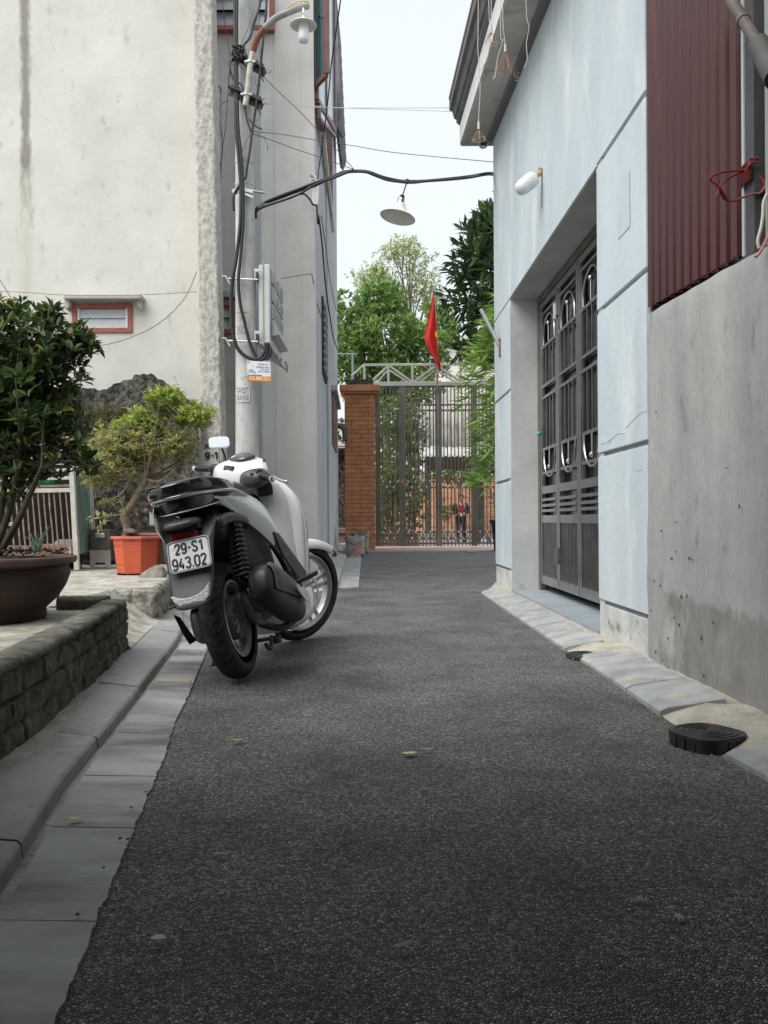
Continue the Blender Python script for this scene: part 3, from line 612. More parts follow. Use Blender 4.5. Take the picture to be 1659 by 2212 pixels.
# folding steel door
door = MB(); DO = .29
def barR(mb, y0, y1, z0, z1, o0, o1): return prismR(mb, [(y0,z0),(y1,z0),(y1,z1),(y0,z1)], o0, o1)
dz0, dz1 = .125, 2.93
fr = MB(); barR(fr, DF-.09, DF-.004, .07, dz1, DO-.02, DO+.05); barR(fr, DN+.004, DN+.09, .07, dz1, DO-.02, DO+.05); barR(fr, DN+.09, DF-.09, dz1-.06, dz1+.012, DO-.02, DO+.05)
dframe = mk('door', fr, m_stain_dull, house, bevel=.003)
span = (DF-.09)-(DN+.09); nl = 4; lw = span/nl
def leaf(y1):                              # y1 far edge, y0 near edge
    y0 = y1-lw+.006; y1 -= .006; L = MB(); s = .055
    barR(L, y0, y0+s, dz0, dz1-.07, DO-.012, DO+.03); barR(L, y1-s, y1, dz0, dz1-.07, DO-.012, DO+.03)
    for a, b in ((dz0,.205),(.72,.79),(1.0,1.07),(dz1-.13,dz1-.07)): barR(L, y0+s, y1-s, a, b, DO-.010, DO+.028)
    for zc in (1.20,1.43,1.93,2.04,2.42,2.74): barR(L, y0+s, y1-s, zc-.013, zc+.013, DO-.006, DO+.020)
    for zc in (.835,.885,.940): barR(L, y0+s+.01, y1-s-.01, zc-.013, zc+.013, DO-.016, DO+.012)
    a, b = y0+s+.02, y1-s-.02; n = 5
    for i in range(n):
        yc = a+(b-a)*i/(n-1)
        if 0 < i < n-1:
            barR(L, yc-.008, yc+.008, 1.443, 1.917, DO-.003, DO+.013); barR(L, yc-.008, yc+.008, 2.053, 2.407, DO-.003, DO+.013)
        else:
            barR(L, yc-.009, yc+.009, 1.07, dz1-.13, DO-.003, DO+.013)
    c = (a+b)/2; r = (b-a)/2*.80
    for sg, zb in ((1, 2.43), (-1, 1.42)):   # arches and their rods with a ball
        P = [RW(c-r, zb, DO-.004)]
        for k in range(15):
            t = math.pi*k/14; P.append(RW(c-r*math.cos(t), zb+sg*(.06+.20*math.sin(t)), DO-.004))
        P.append(RW(c+r, zb, DO-.004)); L.tube(P, .0105, n=8, smooth=False)
        L.tube([RW(c, zb, DO-.004), RW(c, zb+sg*.165, DO-.004)], .009, smooth=False)
        L.lathe([(.0001,-.024),(.012,-.021),(.021,-.012),(.024,0),(.021,.012),(.012,.021),(.0001,.024)], RW(c, zb+sg*.172, DO-.006), n=14)
    k = 13
    for i in range(k):
        yc = y0+s+(y1-y0-2*s)*(i+.5)/k; barR(L, yc-.007, yc+.007, .205, .72, DO-.004, DO+.014)
    return L
y1 = DF-.09
for i in range(nl):
    lf = mk('door_leaf', leaf(y1-i*lw), m_stainless, dframe, auto=30, smooth=True)
hg = MB()
for zc in (2.62, .42):
    hg.tube([RW(y1-lw, zc-.07, DO-.03), RW(y1-lw, zc+.07, DO-.03)], .018, n=10, smooth=False); barR(hg, y1-lw-.05, y1-lw+.05, zc-.045, zc+.045, DO-.024, DO-.013)
mks('hinge', hg, m_stainless, dframe)
pn = MB(); barR(pn, DN+.09, DF-.09, .79, dz1-.06, DO+.045, DO+.055); mk('dark_pane', pn, m_darkglass, dframe)
pn = MB(); barR(pn, DN+.09, DF-.09, .12, .74, DO+.03, DO+.04); mk('kick_panel', pn, mat('dark_steel_panel', (.03,.03,.03), (.06,.058,.055), scale=3, rough=.4, metal=.5), dframe)
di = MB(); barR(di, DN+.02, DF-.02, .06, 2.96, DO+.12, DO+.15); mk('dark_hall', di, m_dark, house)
tg = MB(); a = RW(DF-.09, 1.60, DO-.03); tg.lathe([(.0001,-.02),(.016,-.012),(.02,0),(.014,.015),(.0001,.02)], a, n=8)
mk('green_tag', tg, mat('green_tape', (.05,.45,.30), rough=.6), dframe)

# wall bulb
bp_ = onR(1172, 369); bl = thing('wall_bulb', bp_, 'white LED bulb in a brown holder sticking out of the blue wall', 'light bulb')
dr = Vector((-.74, -.18, -.65)).normalized()
h = MB(); h.lathe([(.0001,-.005),(.036,-.005),(.036,.012),(.022,.016),(.021,.085),(.0001,.085)], bp_, axis=dr, n=24); mk('holder', h, m_brass, bl, smooth=True, auto=40)
prof = [(.020,.080),(.030,.095),(.045,.108)]
fin = MB(); n = 40; rings = []
for hh, rr in ((.085,.030),(.095,.056),(.15,.066),(.158,.064)):
    ax = dr; a = ax.orthogonal().normalized(); b = ax.cross(a)
    rings.append([bp_+ax*hh+(a*math.cos(2*math.pi*i/n)+b*math.sin(2*math.pi*i/n))*(rr*(1 if i % 2 else .93)) for i in range(n)])
fin.loft(rings); mk('heat_sink', fin, m_white, bl)
gl = MB(); gl.lathe([(.061,.158),(.064,.19),(.063,.225),(.056,.255),(.042,.275),(.021,.284),(.0001,.286)], bp_, axis=dr, n=28); mk('globe', gl, m_bulb, bl, smooth=True)
dw = MB(); dw.tube([RW(bp_.y, bp_.z-.03, -.006), RW(bp_.y+.01, bp_.z-.18, -.004), RW(bp_.y, bp_.z-.30, -.006)], .0028); mk('wire_stub', dw, m_wire, bl)
# fairy light strings hanging from the canopy
def c5(x, y): return ((x/5.184+1130)/1.1573, y/5.184/1.1573)
m_string = mat('cream_wire', (.55,.52,.45), rough=.6); m_led = mat('clear_led', (.8,.8,.75), rough=.2); m_copper = mat('copper_strand', (.42,.22,.14), rough=.4, metal=.6)
def string_(pts, Y, label, burst=None, seed=1, br=.20):
    P = [onY(*c5(*p), Y) for p in pts]; P[0] = P[0]+Vector((0,0,.5))
    t = thing('firework_light' if burst else 'hanging_wire', P[0], label, 'light string' if burst else 'wire', 'wires and lights hanging from the canopy')
    w = MB(); w.tube(P, .0028, n=6, k=6); mk('cord', w, m_string, t, smooth=True)
    if burst:
        e = P[-1]; r = random.Random(seed); s = MB(); s.tube([e, e-Vector((0,0,.055))], .009, n=8, smooth=False); mk('sleeve', s, m_string, t)
        e2 = e-Vector((0,0,.055)); S = MB(); D = MB()
        for k in range(26):
            a = 2*math.pi*k/26+r.uniform(-.1,.1); rr = br*r.uniform(.75,1.05); tip = e2+Vector((math.cos(a)*rr, math.sin(a)*rr*.6, -burst*r.uniform(.75,1.05)))
            S.tube([e2, e2.lerp(tip,.5)+Vector((0,0,.015)), tip], .0007, n=3, k=3); D.lathe([(.0001,-.0035),(.0028,0),(.0001,.0035)], tip, n=5)
        mk('strands', S, m_copper, t); mk('light_sprays', D, m_led, t)
string_([(345,0),(340,300),(335,600),(350,850),(365,1150),(350,1450),(345,1580)], 6.35, 'long pale cord ending in a small burst of tiny lights beside the drain spout', .085, 3, .05)
string_([(655,0),(660,250),(675,450),(690,575)], 6.2, 'pale cord with the widest drooping burst of tiny lights, under the middle of the canopy', .19, 5, .095)
string_([(505,0),(510,180),(505,330)], 6.1, 'pale cord with a burst of tiny lights held high near the top of the photo', .09, 8, .055)
string_([(440,0),(480,120),(485,400),(470,700),(420,830),(365,915)], 6.25, 'slack bare wire looping in front of the pale fascia')
string_([(950,0),(965,160),(1000,330),(965,560),(975,760),(935,885)], 6.2, 'wavy cream wire hanging alone over the grey soffit and cornice')
string_([(1330,0),(1305,180),(1288,330),(1345,460)], 6.3, 'short wire with a dark bent tip hanging over the blue wall')
string_([(640,160),(630,420),(660,520),(590,760),(560,990),(540,1005)], 6.3, 'kinked pale wire hanging beside the widest burst of lights')
# flag holder tube
a = onR(1082, 752); b = a+Vector((-.21,.02,.42))
t = thing('flag_holder', a, 'empty slanted metal flag holder tube fixed to the far corner of the blue wall', 'flag holder')
w = MB(); w.tube([a, b], .021, n=12, smooth=False); mk('tube', w, m_galv, t, smooth=True, auto=40)
w = MB(); w.box(a.x-.02, a.x+.012, a.y-.03, a.y+.03, a.z-.09, a.z+.10); mk('bracket', w, m_rust, t, bevel=.004)

# ================================================================ GREY WALL + RED SHEET
GW = thing('grey_wall', RW(3, 0, .1), 'grey cement-rendered wall with chipped stains at the right edge', 'wall')
gtop = lambda y: 1.807+(y-4.46)*.053
w = MB(); rows = []
ysg = np.arange(-5, 4.462, .03)
for y in ysg:
    row = []
    for k in range(52):
        z_ = -.05+(gtop(y)+.05+.006*noise.noise(Vector((y*7,0,0))))*k/51
        n1 = .010*noise.noise(Vector((y*1.3, z_*1.3, 0)))+.0035*noise.noise(Vector((y*6, z_*6, 4)))
        pit = noise.noise(Vector((y*17, z_*9, 9)))
        low = max(0, .55-z_)
        n1 += -.010*max(0, pit-.33)*(1+3*low) - (.03*max(0, noise.noise(Vector((y*5,z_*5,2)))-.3)*low*3)
        if y > 4.43: n1 -= .006+.005*noise.noise(Vector((z_*8, 2, 0)))
        if k == 51: n1 -= .006
        row.append(RW(y, z_, -.012-n1))
    row.append(RW(y, row[-1].z+.006, .05)); row.append(RW(y, row[-1].z, .22))
    rows.append(row)
stain(m_grey, (.17,.168,.16), [(-1.2,1.48,-.10,.42,1,.75)], edge=.12, nscale=8, nst=(1,1,.5))
stain(m_grey, (.47,.465,.45), [(-1.4,1.48,-.10,.55,1,.30)], edge=.30, nscale=12, nst=(1,1,.35))
w.grid(rows); mk('render_coat', w, m_grey, GW, smooth=True, auto=60)
def pits():
    r = random.Random(4); w = MB()
    for i in range(34):
        y = r.uniform(2.6, 4.4); z_ = abs(r.gauss(0, .45)); 
        if z_ > 1.6: continue
        s = r.uniform(.002, .0065)*(1.35 if z_ < .3 else 1); c = RW(y, z_+.02, -.018); n = 7
        P = [RW(y+s*.9*math.cos(2*math.pi*k/n)*r.uniform(.3,1.5), z_+.02+s*1.5*math.sin(2*math.pi*k/n)*r.uniform(.3,1.5), -.0245) for k in range(n)]
        w.add([p+Vector((.006,0,0)) for p in P]+P, [tuple(range(n,2*n))]+[(k,(k+1)%n,n+(k+1)%n,n+k) for k in range(n)])
    mk('pits', w, mat('pit_dark', (.15,.147,.14), rough=1), GW)
pits()
rs = thing('red_sheet', RW(4, 1.82, .05), 'dark red corrugated metal sheet standing above the grey wall', 'metal sheet')
w = MB(); y = 3.36; rows = []; prof = []
k = 0
while y < 4.44:
    prof += [(y, 0), (y+.018, 0), (y+.030, -.034), (y+.088, -.034)]; y += .100
    k += 1
zb = lambda y: gtop(y)+.034
rows = [[RW(y, zb(y)+.0, .035+o) for y, o in prof], [RW(y, 3.6, .035+o) for y, o in prof]]
w.grid(rows); mk('corrugated_panel', w, m_redsheet, rs, solid=.003)
w = MB()
for yy, zz in ((3.55,2.0),(3.95,2.15),(3.75,1.95),(4.15,2.05)): w.lathe([(.0001,-.012),(.009,-.010),(.009,.002),(.0001,.004)], RW(yy, zz, .033), axis=(-1,0,0), n=8)
mks('screw', w, m_iron, rs)
w = MB(); barR(w, 3.34, 4.46, 1.84, 3.6, .09, .12); mk('backing', w, m_dark, rs)
w = MB(); barR(w, 4.435, 4.462, 1.80, 3.6, .02, .10); mk('edge_filler', w, mat('rough_dark_mortar', (.05,.045,.04), (.12,.10,.09), scale=30, rough=1, bump=1, bs=60), rs)
sp_ = thing('steel_post', RW(3.25, 1.7, .05), 'dark grey steel post with a pale edge strip beside the red sheet', 'post')
w = MB(); barR(w, 3.322, 3.342, 1.765, 3.6, .0, .05); mk('pale_trim', w, mat('pale_trim', (.42,.46,.47), rough=.5), sp_)
w = MB(); barR(w, 3.245, 3.320, 1.755, 3.6, .005, .06); mk('post', w, mat('post_paint', (.045,.05,.052), (.07,.075,.078), scale=6, rough=.6), sp_)
w = MB(); barR(w, 2.4, 3.245, 1.70, 3.6, .12, .15); mk('dark_void', w, m_dark, sp_)
w = MB(); barR(w, 3.06, 3.125, 1.74, 3.6, -.01, .05)
tag2 = mk('pale_post', w, mat('pale_post', (.27,.29,.29), (.36,.37,.36), scale=6, rough=.6), label='pale narrow post at the very right edge above the grey wall', cat='post')
def c4(x, y): return ((x/3.16+1700)/1.1573, y/3.16/1.1573)
pts = [onY(*c4(x, y), Y) for x, y, Y in ((330,-120,3.35),(405,0,3.25),(500,160,3.12),(620,350,2.98),(680,470,2.9))]
pr = thing('bamboo_prop', pts[-1], 'dark bamboo prop slanting in front of the red sheet at the top right corner', 'pole')
w = MB(); w.tube([pts[0], pts[2], pts[3]], .021, n=12, smooth=False); w.tube([pts[2]+(pts[1]-pts[2])*.06, pts[2]-(pts[1]-pts[2])*.06], .0245, n=12, smooth=False)
mk('cane', w, mat('dark_cane', (.06,.05,.042), (.11,.095,.08), scale=10, rough=.6), pr, smooth=True, auto=40)
w = MB(); w.tube([pts[3], pts[3]+(pts[4]-pts[3])*2.2], .036, n=12, smooth=False); mk('sleeve', w, mat('dark_sleeve', (.045,.046,.046), (.07,.07,.07), scale=8, rough=.7), pr, smooth=True, auto=40)
# red string tied to the post
w = MB(); Y = 3.27
loops = [[(245,1430),(250,1395),(340,1360),(450,1350),(530,1335),(560,1260),(620,1250)], [(245,1430),(310,1480),(350,1540),(390,1590),(470,1570),(560,1535),(640,1520),(680,1450)], [(290,1555),(320,1470),(380,1410),(450,1375),(520,1340),(560,1290),(620,1280)], [(300,1480),(340,1560),(380,1590)], [(540,1390),(600,1370),(640,1400),(670,1450)], [(620,1510),(640,1470),(680,1450)], [(630,1530),(650,1480),(690,1470)]]
for i, lpz in enumerate(loops): w.tube([onY(*c4(*p), Y-.02*math.sin(i+j)*.6-.03) for j, p in enumerate(lpz)], .0045, n=5, k=5)
for i in range(7): 
    zc = onR(*c4(580, 1270+i*24)).z; w.tube([RW(3.325,zc,-.006),RW(3.30,zc+.004,-.012),RW(3.24,zc+.008,-.008)], .0045, n=5)
mk('red_string', w, mat('red_plastic_string', (.17,.012,.015), (.26,.03,.03), scale=30, rough=.45), label='red plastic string knotted round the dark steel post', cat='string')
w = MB(); w.tube([onY(*c4(x,y), 3.1) for x,y in ((690,1530),(660,1600),(655,1700),(640,1800),(615,1900),(625,1960))], .006); mk('white_string', w, m_string, label='white cord hanging down beside the pale post', cat='cord')
w = MB(); w.tube([onY(*c4(x,y), 3.08) for x,y in ((720,1800),(690,1880),(640,1980),(598,2030))], .006); mk('pink_string', w, mat('pink_cord', (.42,.17,.16), rough=.6), label='pink cord hanging over the top of the grey wall', cat='cord')

# manhole covers
m_cast = mat('black_cover', (.022,.022,.023), (.045,.045,.046), scale=9, rough=.5, c3_=(.14,.125,.10), s3=9, lo3=.62, hi3=.75)
def cover(c, r, h, label, ang):
    t = thing('manhole_cover', c, label, 'manhole cover', 'drain covers in the right kerb')
    def oct_(z, k=1.0, p=3.2): return [Vector((c[0], c[1], z))+Matrix.Rotation(ang,3,'Z')@q for q in [v-Vector((0,0,0)) for v in ring((0,0,0),(1,0,0),(0,1,0),r*k,r*k*1.02,p,48)]]
    b = MB(); b.loft([oct_(c[2]-.05,.95), oct_(c[2]+h-.012,.98), oct_(c[2]+h-.004,1.0), oct_(c[2]+h,.985)])
    mk('body', b, m_cast, t, smooth=True, auto=40)
    rb = MB()
    for k in (.88,.70,.52,.36,.2):
        rb.loft([oct_(c[2]+h-.001,k,2.6), oct_(c[2]+h+.0035,k-.015,2.6), oct_(c[2]+h+.0035,k-.05,2.6), oct_(c[2]+h-.001,k-.065,2.6)], cap=False)
    mk('raised_rings', rb, m_cast, t)
    if h > .03:
        rr = MB()
        for i in range(18):
            a = ang+2*math.pi*i/18; e = Vector((math.cos(a), math.sin(a), 0)); q = Vector((c[0],c[1],0))+e*r*.985*(1+.05*abs(math.sin(2*(a-ang))))
            rr.bar(q+Vector((0,0,c[2]-.04)), q+Vector((0,0,c[2]+h-.014)), .006, .008, up=e)
        mk('side_ribs', rr, m_cast, t)
cc = onZ(1527, 1573, .055); cover((cc.x-.0, cc.y, 0), .108, .046, 'thick black plastic drain cover standing proud of the kerb by the grey wall', .5)
cc = onZ(1266, 1413, .02); cover((cc.x, cc.y, .016), .10, .005, 'flat dark round drain cover set between kerb stones near the door', .2)
# tall wall rest of the right row, beyond the camera's back, and unseen walls and roof added to shade the near lane
nb = thing('offview_shade_shell', (0, -4, 0), 'unseen walls and lean-to roof added behind the photographer to shade the near lane', 'house')
w = MB(); w.box(-3.4, -3.2, -5, 1.8, 0, 2.5); w.box(-3.2, 3, -5.2, -5, 0, 5); mk('wall', w, m_plasterB, nb)
w = MB(); prismR(w, [(-9,1.2),(3.15,1.70),(3.15,6.0),(-9,6.0)], .20, .40); mk('side_wall', w, m_plasterB, nb)
w = MB(); w.hexa([(-3.2,-5,2.3),(1.75,-5,2.3),(1.75,2.2,2.52),(-3.2,2.1,2.47),(-3.2,-5,2.34),(1.75,-5,2.34),(1.75,2.2,2.56),(-3.2,2.1,2.51)]); mk('roof', w, m_gutterpaint, nb)

# ================================================================ LEFT CREAM HOUSE
YA = 10.0
def quadY(mb, pix, Y, d):                  # polygon of photo points on the plane Y, thickness d away from the camera
    return mb.prism([onY(x, y, Y) for x, y in pix], (0, d, 0))
A0 = thing('cream_house', (-3.5, YA, 0), 'tall cream rendered house wall with one small louvred window on the left', 'house')
wx1 = onY(430, 900, YA).x+.05
wpx = [onY(158,658,YA), onY(285,717,YA)]; hx0, hx1, hz1, hz0 = wpx[0].x, wpx[1].x, wpx[0].z, wpx[1].z
w = MB()
for x0, x1, z0, z1 in ((-12,hx0,-.05,9.5),(hx1,wx1,-.05,9.5),(hx0,hx1,-.05,hz0),(hx0,hx1,hz1,9.5)): w.box(x0, x1, YA, YA+.25, z0, z1)
sx = onY(57, 300, YA).x+3.5
stain(m_plasterA, (.21,.195,.175), [(sx-.10, sx+.085, 4.0, 9.5, 0, .85)], edge=.22, nscale=7, nst=(1,1,.5))
stain(m_plasterA, (.47,.475,.37), [(sx-.14, sx+.14, 1.9, 4.9, 0, .75)], edge=.5, nscale=5, nst=(1,1,.3))
mk('wall', w, m_plasterA, A0)
w = MB(); w.box(-12, wx1-.1, YA+.6, YA+.7, 0, 9.4); mk('inner_dark', w, m_dark, A0)
def louvre(parent, x0, x1, z0, z1, Y, n, gl, fr=.045, framemat=None, tilt=.02):
    f = MB(); d = Y-.02
    f.box(x0-fr*.2, x1+fr*.2, d, Y+.08, z1-fr, z1+fr*.2); f.box(x0-fr*.2, x1+fr*.2, d, Y+.08, z0-fr*.2, z0+fr)
    f.box(x0-fr*.2, x0+fr, d, Y+.08, z0+fr, z1-fr); f.box(x1-fr, x1+fr*.2, d, Y+.08, z0+fr, z1-fr)
    o = mk('window', f, framemat or m_redframe, parent, bevel=.003)
    s = MB(); s.box(x0+fr, x0+fr+.025, Y+.0, Y+.05, z0+fr, z1-fr); s.box(x1-fr-.025, x1-fr, Y+.0, Y+.05, z0+fr, z1-fr); mks('track', s, m_white, o)
    g_ = MB(); hh = (z1-z0-2*fr)/n
    for i in range(n):
        a = z0+fr+hh*i+.006; g_.hexa([(x0+fr+.025,Y+.012,a),(x1-fr-.025,Y+.012,a),(x1-fr-.025,Y+.018,a),(x0+fr+.025,Y+.018,a),(x0+fr+.025,Y+.012+tilt,a+hh+.004),(x1-fr-.025,Y+.012+tilt,a+hh+.004),(x1-fr-.025,Y+.018+tilt,a+hh+.004),(x0+fr+.025,Y+.018+tilt,a+hh+.004)])
    mk('louvre_blades', g_, gl, o); return o
louvre(A0, hx0, hx1, hz0, hz1, YA, 2, m_frost)
# hood over the window
w = MB(); prof = [(137,633),(306,633),(306,668),(300,668),(292,660),(292,644),(150,644),(150,660),(142,668),(137,662)]
w.prism([onY(x, y, YA-.16) for x, y in [(137,636),(305,636),(305,645),(137,645)]], (0,.159,0))
w.prism([onY(x, y, YA-.10) for x, y in [(137,645.5),(150,645.5),(151,660),(143,669),(139,662)]], (0,.099,0)); w.prism([onY(x, y, YA-.10) for x, y in [(292,645.5),(305,645.5),(305,668),(297,660)]], (0,.099,0))
mk('window_hood', w, m_soffit, A0, bevel=.006)
# rough concrete column
YP = 9.7; w = MB(); rows = []
for i in range(240):
    t = i/239; z_ = -.05+t*9.0; pz = (CH-z_)*F/YP+HY
    l = onY(434.5-.0*(pz), pz, YP).x if False else onY(417+.0178*pz, pz, YP).x; r_ = onY(457+.0232*pz, pz, YP).x
    row = [Vector((l, YP+.3, z_))]
    for k in range(15):
        s = k/14; n1 = .012*noise.noise(Vector((s*3, z_*3, 0)))+.012*noise.noise(Vector((s*9, z_*26, 3)))
        ed = .012*noise.noise(Vector((s*2, z_*16, 7)))*(1 if k in (0,14) else 0)
        row.append(Vector((l+(r_-l)*s+ed, YP+n1+(.012 if k in (0,14) else 0), z_)))
    row.append(Vector((r_, YP+.3, z_))); rows.append(row)
w.grid(rows); col = mk('rough_column', w, m_rough, A0, smooth=True, auto=55)
# hand-painted mark on a whitewashed patch of the column
def paint(parent, strokes, Y, r, m, nm):
    for s in strokes: w = MB(); w.tube([onY(x, y, Y) for x, y in s], r, n=6); mk(nm, w, m, parent)
m_ink = mat('black_paint', (.015,.015,.016), rough=.7)
w = MB(); quadY(w, [(434,972),(472,969),(474,1050),(436,1052)], YP-.022, .012); mk('whitewash', w, mat('whitewash', (.50,.50,.48), (.60,.60,.58), scale=9, rough=.9), col)
ck = lambda x, y: ((x/3.1904+360)/1.1573, (y/3.1904+1060)/1.1573)
st_ = [[(522,232),(505,228),(492,238),(492,252),(505,258),(520,248),(522,232),(520,262),(508,278),(492,276)], [(538,252),(556,250)], [(565,240),(580,226),(580,282)], [(488,160),(500,186),(512,158)], [(520,160),(545,158)]]
paint(col, [[ck(*p) for p in s] for s in st_], YP-.034, .0085, m_ink, 'painted_character')

# ================================================================ LEFT GREY HOUSE (beyond the column)
YB = 11.36
B0 = thing('grey_house', (-1.6, YB, 0), 'tall grey rendered house behind the utility pole with windows facing the lane', 'house')
bx1 = LW(YB, 0).x
w = MB(); w.box(-3.2, bx1, YB, YB+.25, -.05, 9.6); mk('front_wall', w, m_plasterB, B0)
w = MB(); YE = 20.3
def prismL(mb, poly, o0, o1):
    A = [LW(y, z, o0) for y, z in poly]; B = [LW(y, z, o1) for y, z in poly]; n = len(poly)
    return mb.add(A+B, [tuple(range(n)), tuple(range(n, 2*n))[::-1]]+[(i, n+i, n+(i+1)%n, (i+1)%n) for i in range(n)])
prismL(w, [(YB+.001,-.05),(14.8,-.05),(14.8,9.6),(YB+.001,9.6)], -.25, .0); prismL(w, [(14.81,-.05),(YE,-.05),(YE,9.6),(14.81,9.6)], -.25, .03)
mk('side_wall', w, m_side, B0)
w = MB(); a = onY(520, 700, YB-.12).x; b = onY(562, 700, YB-.12).x; w.box(a, b, YB-.10, YB-.001, -.05, 9.6); mk('corner_pilaster', w, mat('bluish_render', (.42,.45,.47), (.50,.53,.55), scale=3, rough=.85, stretch=(1,1,.3)), B0)
w = MB(); a = onY(595, 700, YB-.12).x; w.box(a-.012, a+.012, YB-.012, YB-.001, -.05, 9.6); w.box(a+.33, a+.345, YB-.007, YB-.001, -.05, 9.6); mk('sun_edge_strip', w, m_plasterB, B0)  # raised strips stand in for edges of sunlight and shading on the wall
def louvreB(pix, n, gl, tl):
    p, q = onY(pix[0], pix[1], YB-.02), onY(pix[2], pix[3], YB-.02)
    bk = MB(); bk.box(p.x, q.x, YB-.004, YB-.001, q.z, p.z); mk('window_recess', bk, m_dark, B0)
    louvre(B0, p.x, q.x, q.z, p.z, YB-.09, n, gl, fr=.05, tilt=tl)
m_greylouvre = mat('grey_louvre', (.22,.25,.27), (.30,.33,.35), scale=4, rough=.35)
louvreB((440,-260,592,70), 9, m_greylouvre, .06); louvreB((466,655,510,722), 2, m_frost, .06)
w = MB(); a, b = onY(455,628,YB-.15), onY(516,640,YB-.15); w.box(a.x, b.x, YB-.14, YB-.001, b.z, a.z); mk('window_hood', w, m_soffit, B0)
# windows on the lane side, high up
def quad4(mb, pts, th):                     # frame from 4 corner points with bars
    return mb
def frame4(P, wd, dp, m, name, parent, glass=None, mull=0):
    f = MB(); n = (P[1]-P[0]).cross(P[3]-P[0]).normalized()
    for i in range(4): 
        a, b = P[i], P[(i+1)%4]; f.bar(a, b, wd, dp, up=n)
    for k in range(mull):
        t = (k+1)/(mull+1); f.bar(P[0].lerp(P[1], t), P[3].lerp(P[2], t), wd*.6, dp*.8, up=n)
    o = mk(name, f, m, parent, bevel=.003)
    if glass: 
        g2 = MB(); g2.prism([p for p in P], n*.006); mk('glass', g2, glass, o)
    return o
m_teal = mat('teal_glass', (.03,.085,.10), rough=.08, spec=.8); m_pale = mat('pale_glass', (.42,.52,.58), rough=.08, spec=.6)
cw = lambda x, y: ((x/3.16+760)/1.1573, y/3.16/1.1573)
tp = 3.2
big = [onY(684,216,11.5), onY(722,283,12.7)]; big = [big[0], big[1], big[1]+Vector((.0,0,tp)), big[0]+Vector((0,0,tp))]
frame4(big, .07, .06, m_brownframe, 'bay_window', B0, m_pale, 1)
low = [onY(690,258,11.55), onY(723,294,12.7), onY(721,272,12.7), onY(688,228,11.55)]
frame4(low, .05, .05, m_brownframe, 'lower_light', B0, m_pale)
sash = [onY(681,186,11.45), onY(706,160,11.2), onY(706,160,11.2)+Vector((0,0,tp)), onY(681,186,11.45)+Vector((0,0,tp))]
frame4(sash, .07, .05, m_brownframe, 'open_sash', B0, m_teal)
w = MB(); w.tube([onY(*cw(128,140),11.3), onY(*cw(110,125),11.28), onY(*cw(105,165),11.28)], .012); mk('sash_handle', w, m_black, B0)
w = MB()
for y0 in (12.9,13.6,14.3,15.0,15.7,16.4): prismL(w, [(y0,6.45),(y0+.05,6.45),(y0+.05,9.6),(y0,9.6)], .0, .07)
mk('window_bars', w, m_brownframe, B0)
w = MB(); prismL(w, [(12.5,6.36),(17,6.40),(17,6.45),(12.5,6.42)], .0, .09); mk('bar_sill', w, m_white, B0)
w = MB(); prismL(w, [(12.6,6.44),(16.9,6.47),(16.9,9.6),(12.6,9.6)], .002, .01); mk('barred_pane', w, m_pale, B0)
w = MB(); prismL(w, [(13.1,3.0),(14.3,3.0),(14.3,4.15),(13.1,4.15)], .001, .03); o = mk('vent_window', w, mat('dark_vent', (.05,.04,.045), rough=.8), B0)
w = MB()
for k in range(9): prismL(w, [(13.15,3.06+k*.12),(14.25,3.06+k*.12),(14.25,3.10+k*.12),(13.15,3.10+k*.12)], .03, .055)
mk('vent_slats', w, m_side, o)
w = MB(); prismL(w, [(16.3,2.2),(18.7,2.2),(18.7,3.15),(16.3,3.15)], .031, .06); o = mk('low_window', w, m_brownframe, B0)
w = MB(); prismL(w, [(16.45,2.28),(18.55,2.28),(18.55,3.02),(16.45,3.02)], .061, .066); mk('low_pane', w, mat('brown_glass', (.10,.035,.03), rough=.3), o)
w = MB(); prismL(w, [(16.0,3.16),(18.9,3.16),(18.9,3.25),(16.0,3.25)], .031, .14); mk('low_lintel', w, m_soffit, B0)
w = MB(); rows = []
for i in range(80):
    y = 16.6+3.4*i/79; o_ = .03*math.sin(y*34)
    a = LW(17, 0).x
    rows.append([Vector((a+.02, y, 11.4+o_)), Vector((a+.10, y, 10.2+o_)), Vector((LW(18,0).x+.22+.0*y, y, 8.75+o_))])
w = MB(); ep = [(720,-40),(724,-40)]+[(724+13*t+1.0*math.sin(t*60), -40+285*t) for t in np.linspace(.02,.98,60)]+[(737,238),(736,250),(729,266),(722,258)]
w.prism([onY(a, b, 17.5) for a, b in ep], (0,2.4,0)); mk('corrugated_awning', w, mat('old_awning', (.13,.13,.135), (.22,.22,.23), scale=4, rough=.8), B0)
w = MB(); a = LW(17.4, 8.9, .03); w.tube([a, a+Vector((.2,.0,-.45))], .03); w.tube([Vector((-1.5,20.25,2.95)), Vector((LW(20,0).x+.12,20.2,2.93)), Vector((LW(20,0).x+.2,20.15,2.6))], .07); mk('drain_elbow', w, mat('dark_pipe', (.06,.065,.07), rough=.5), B0)

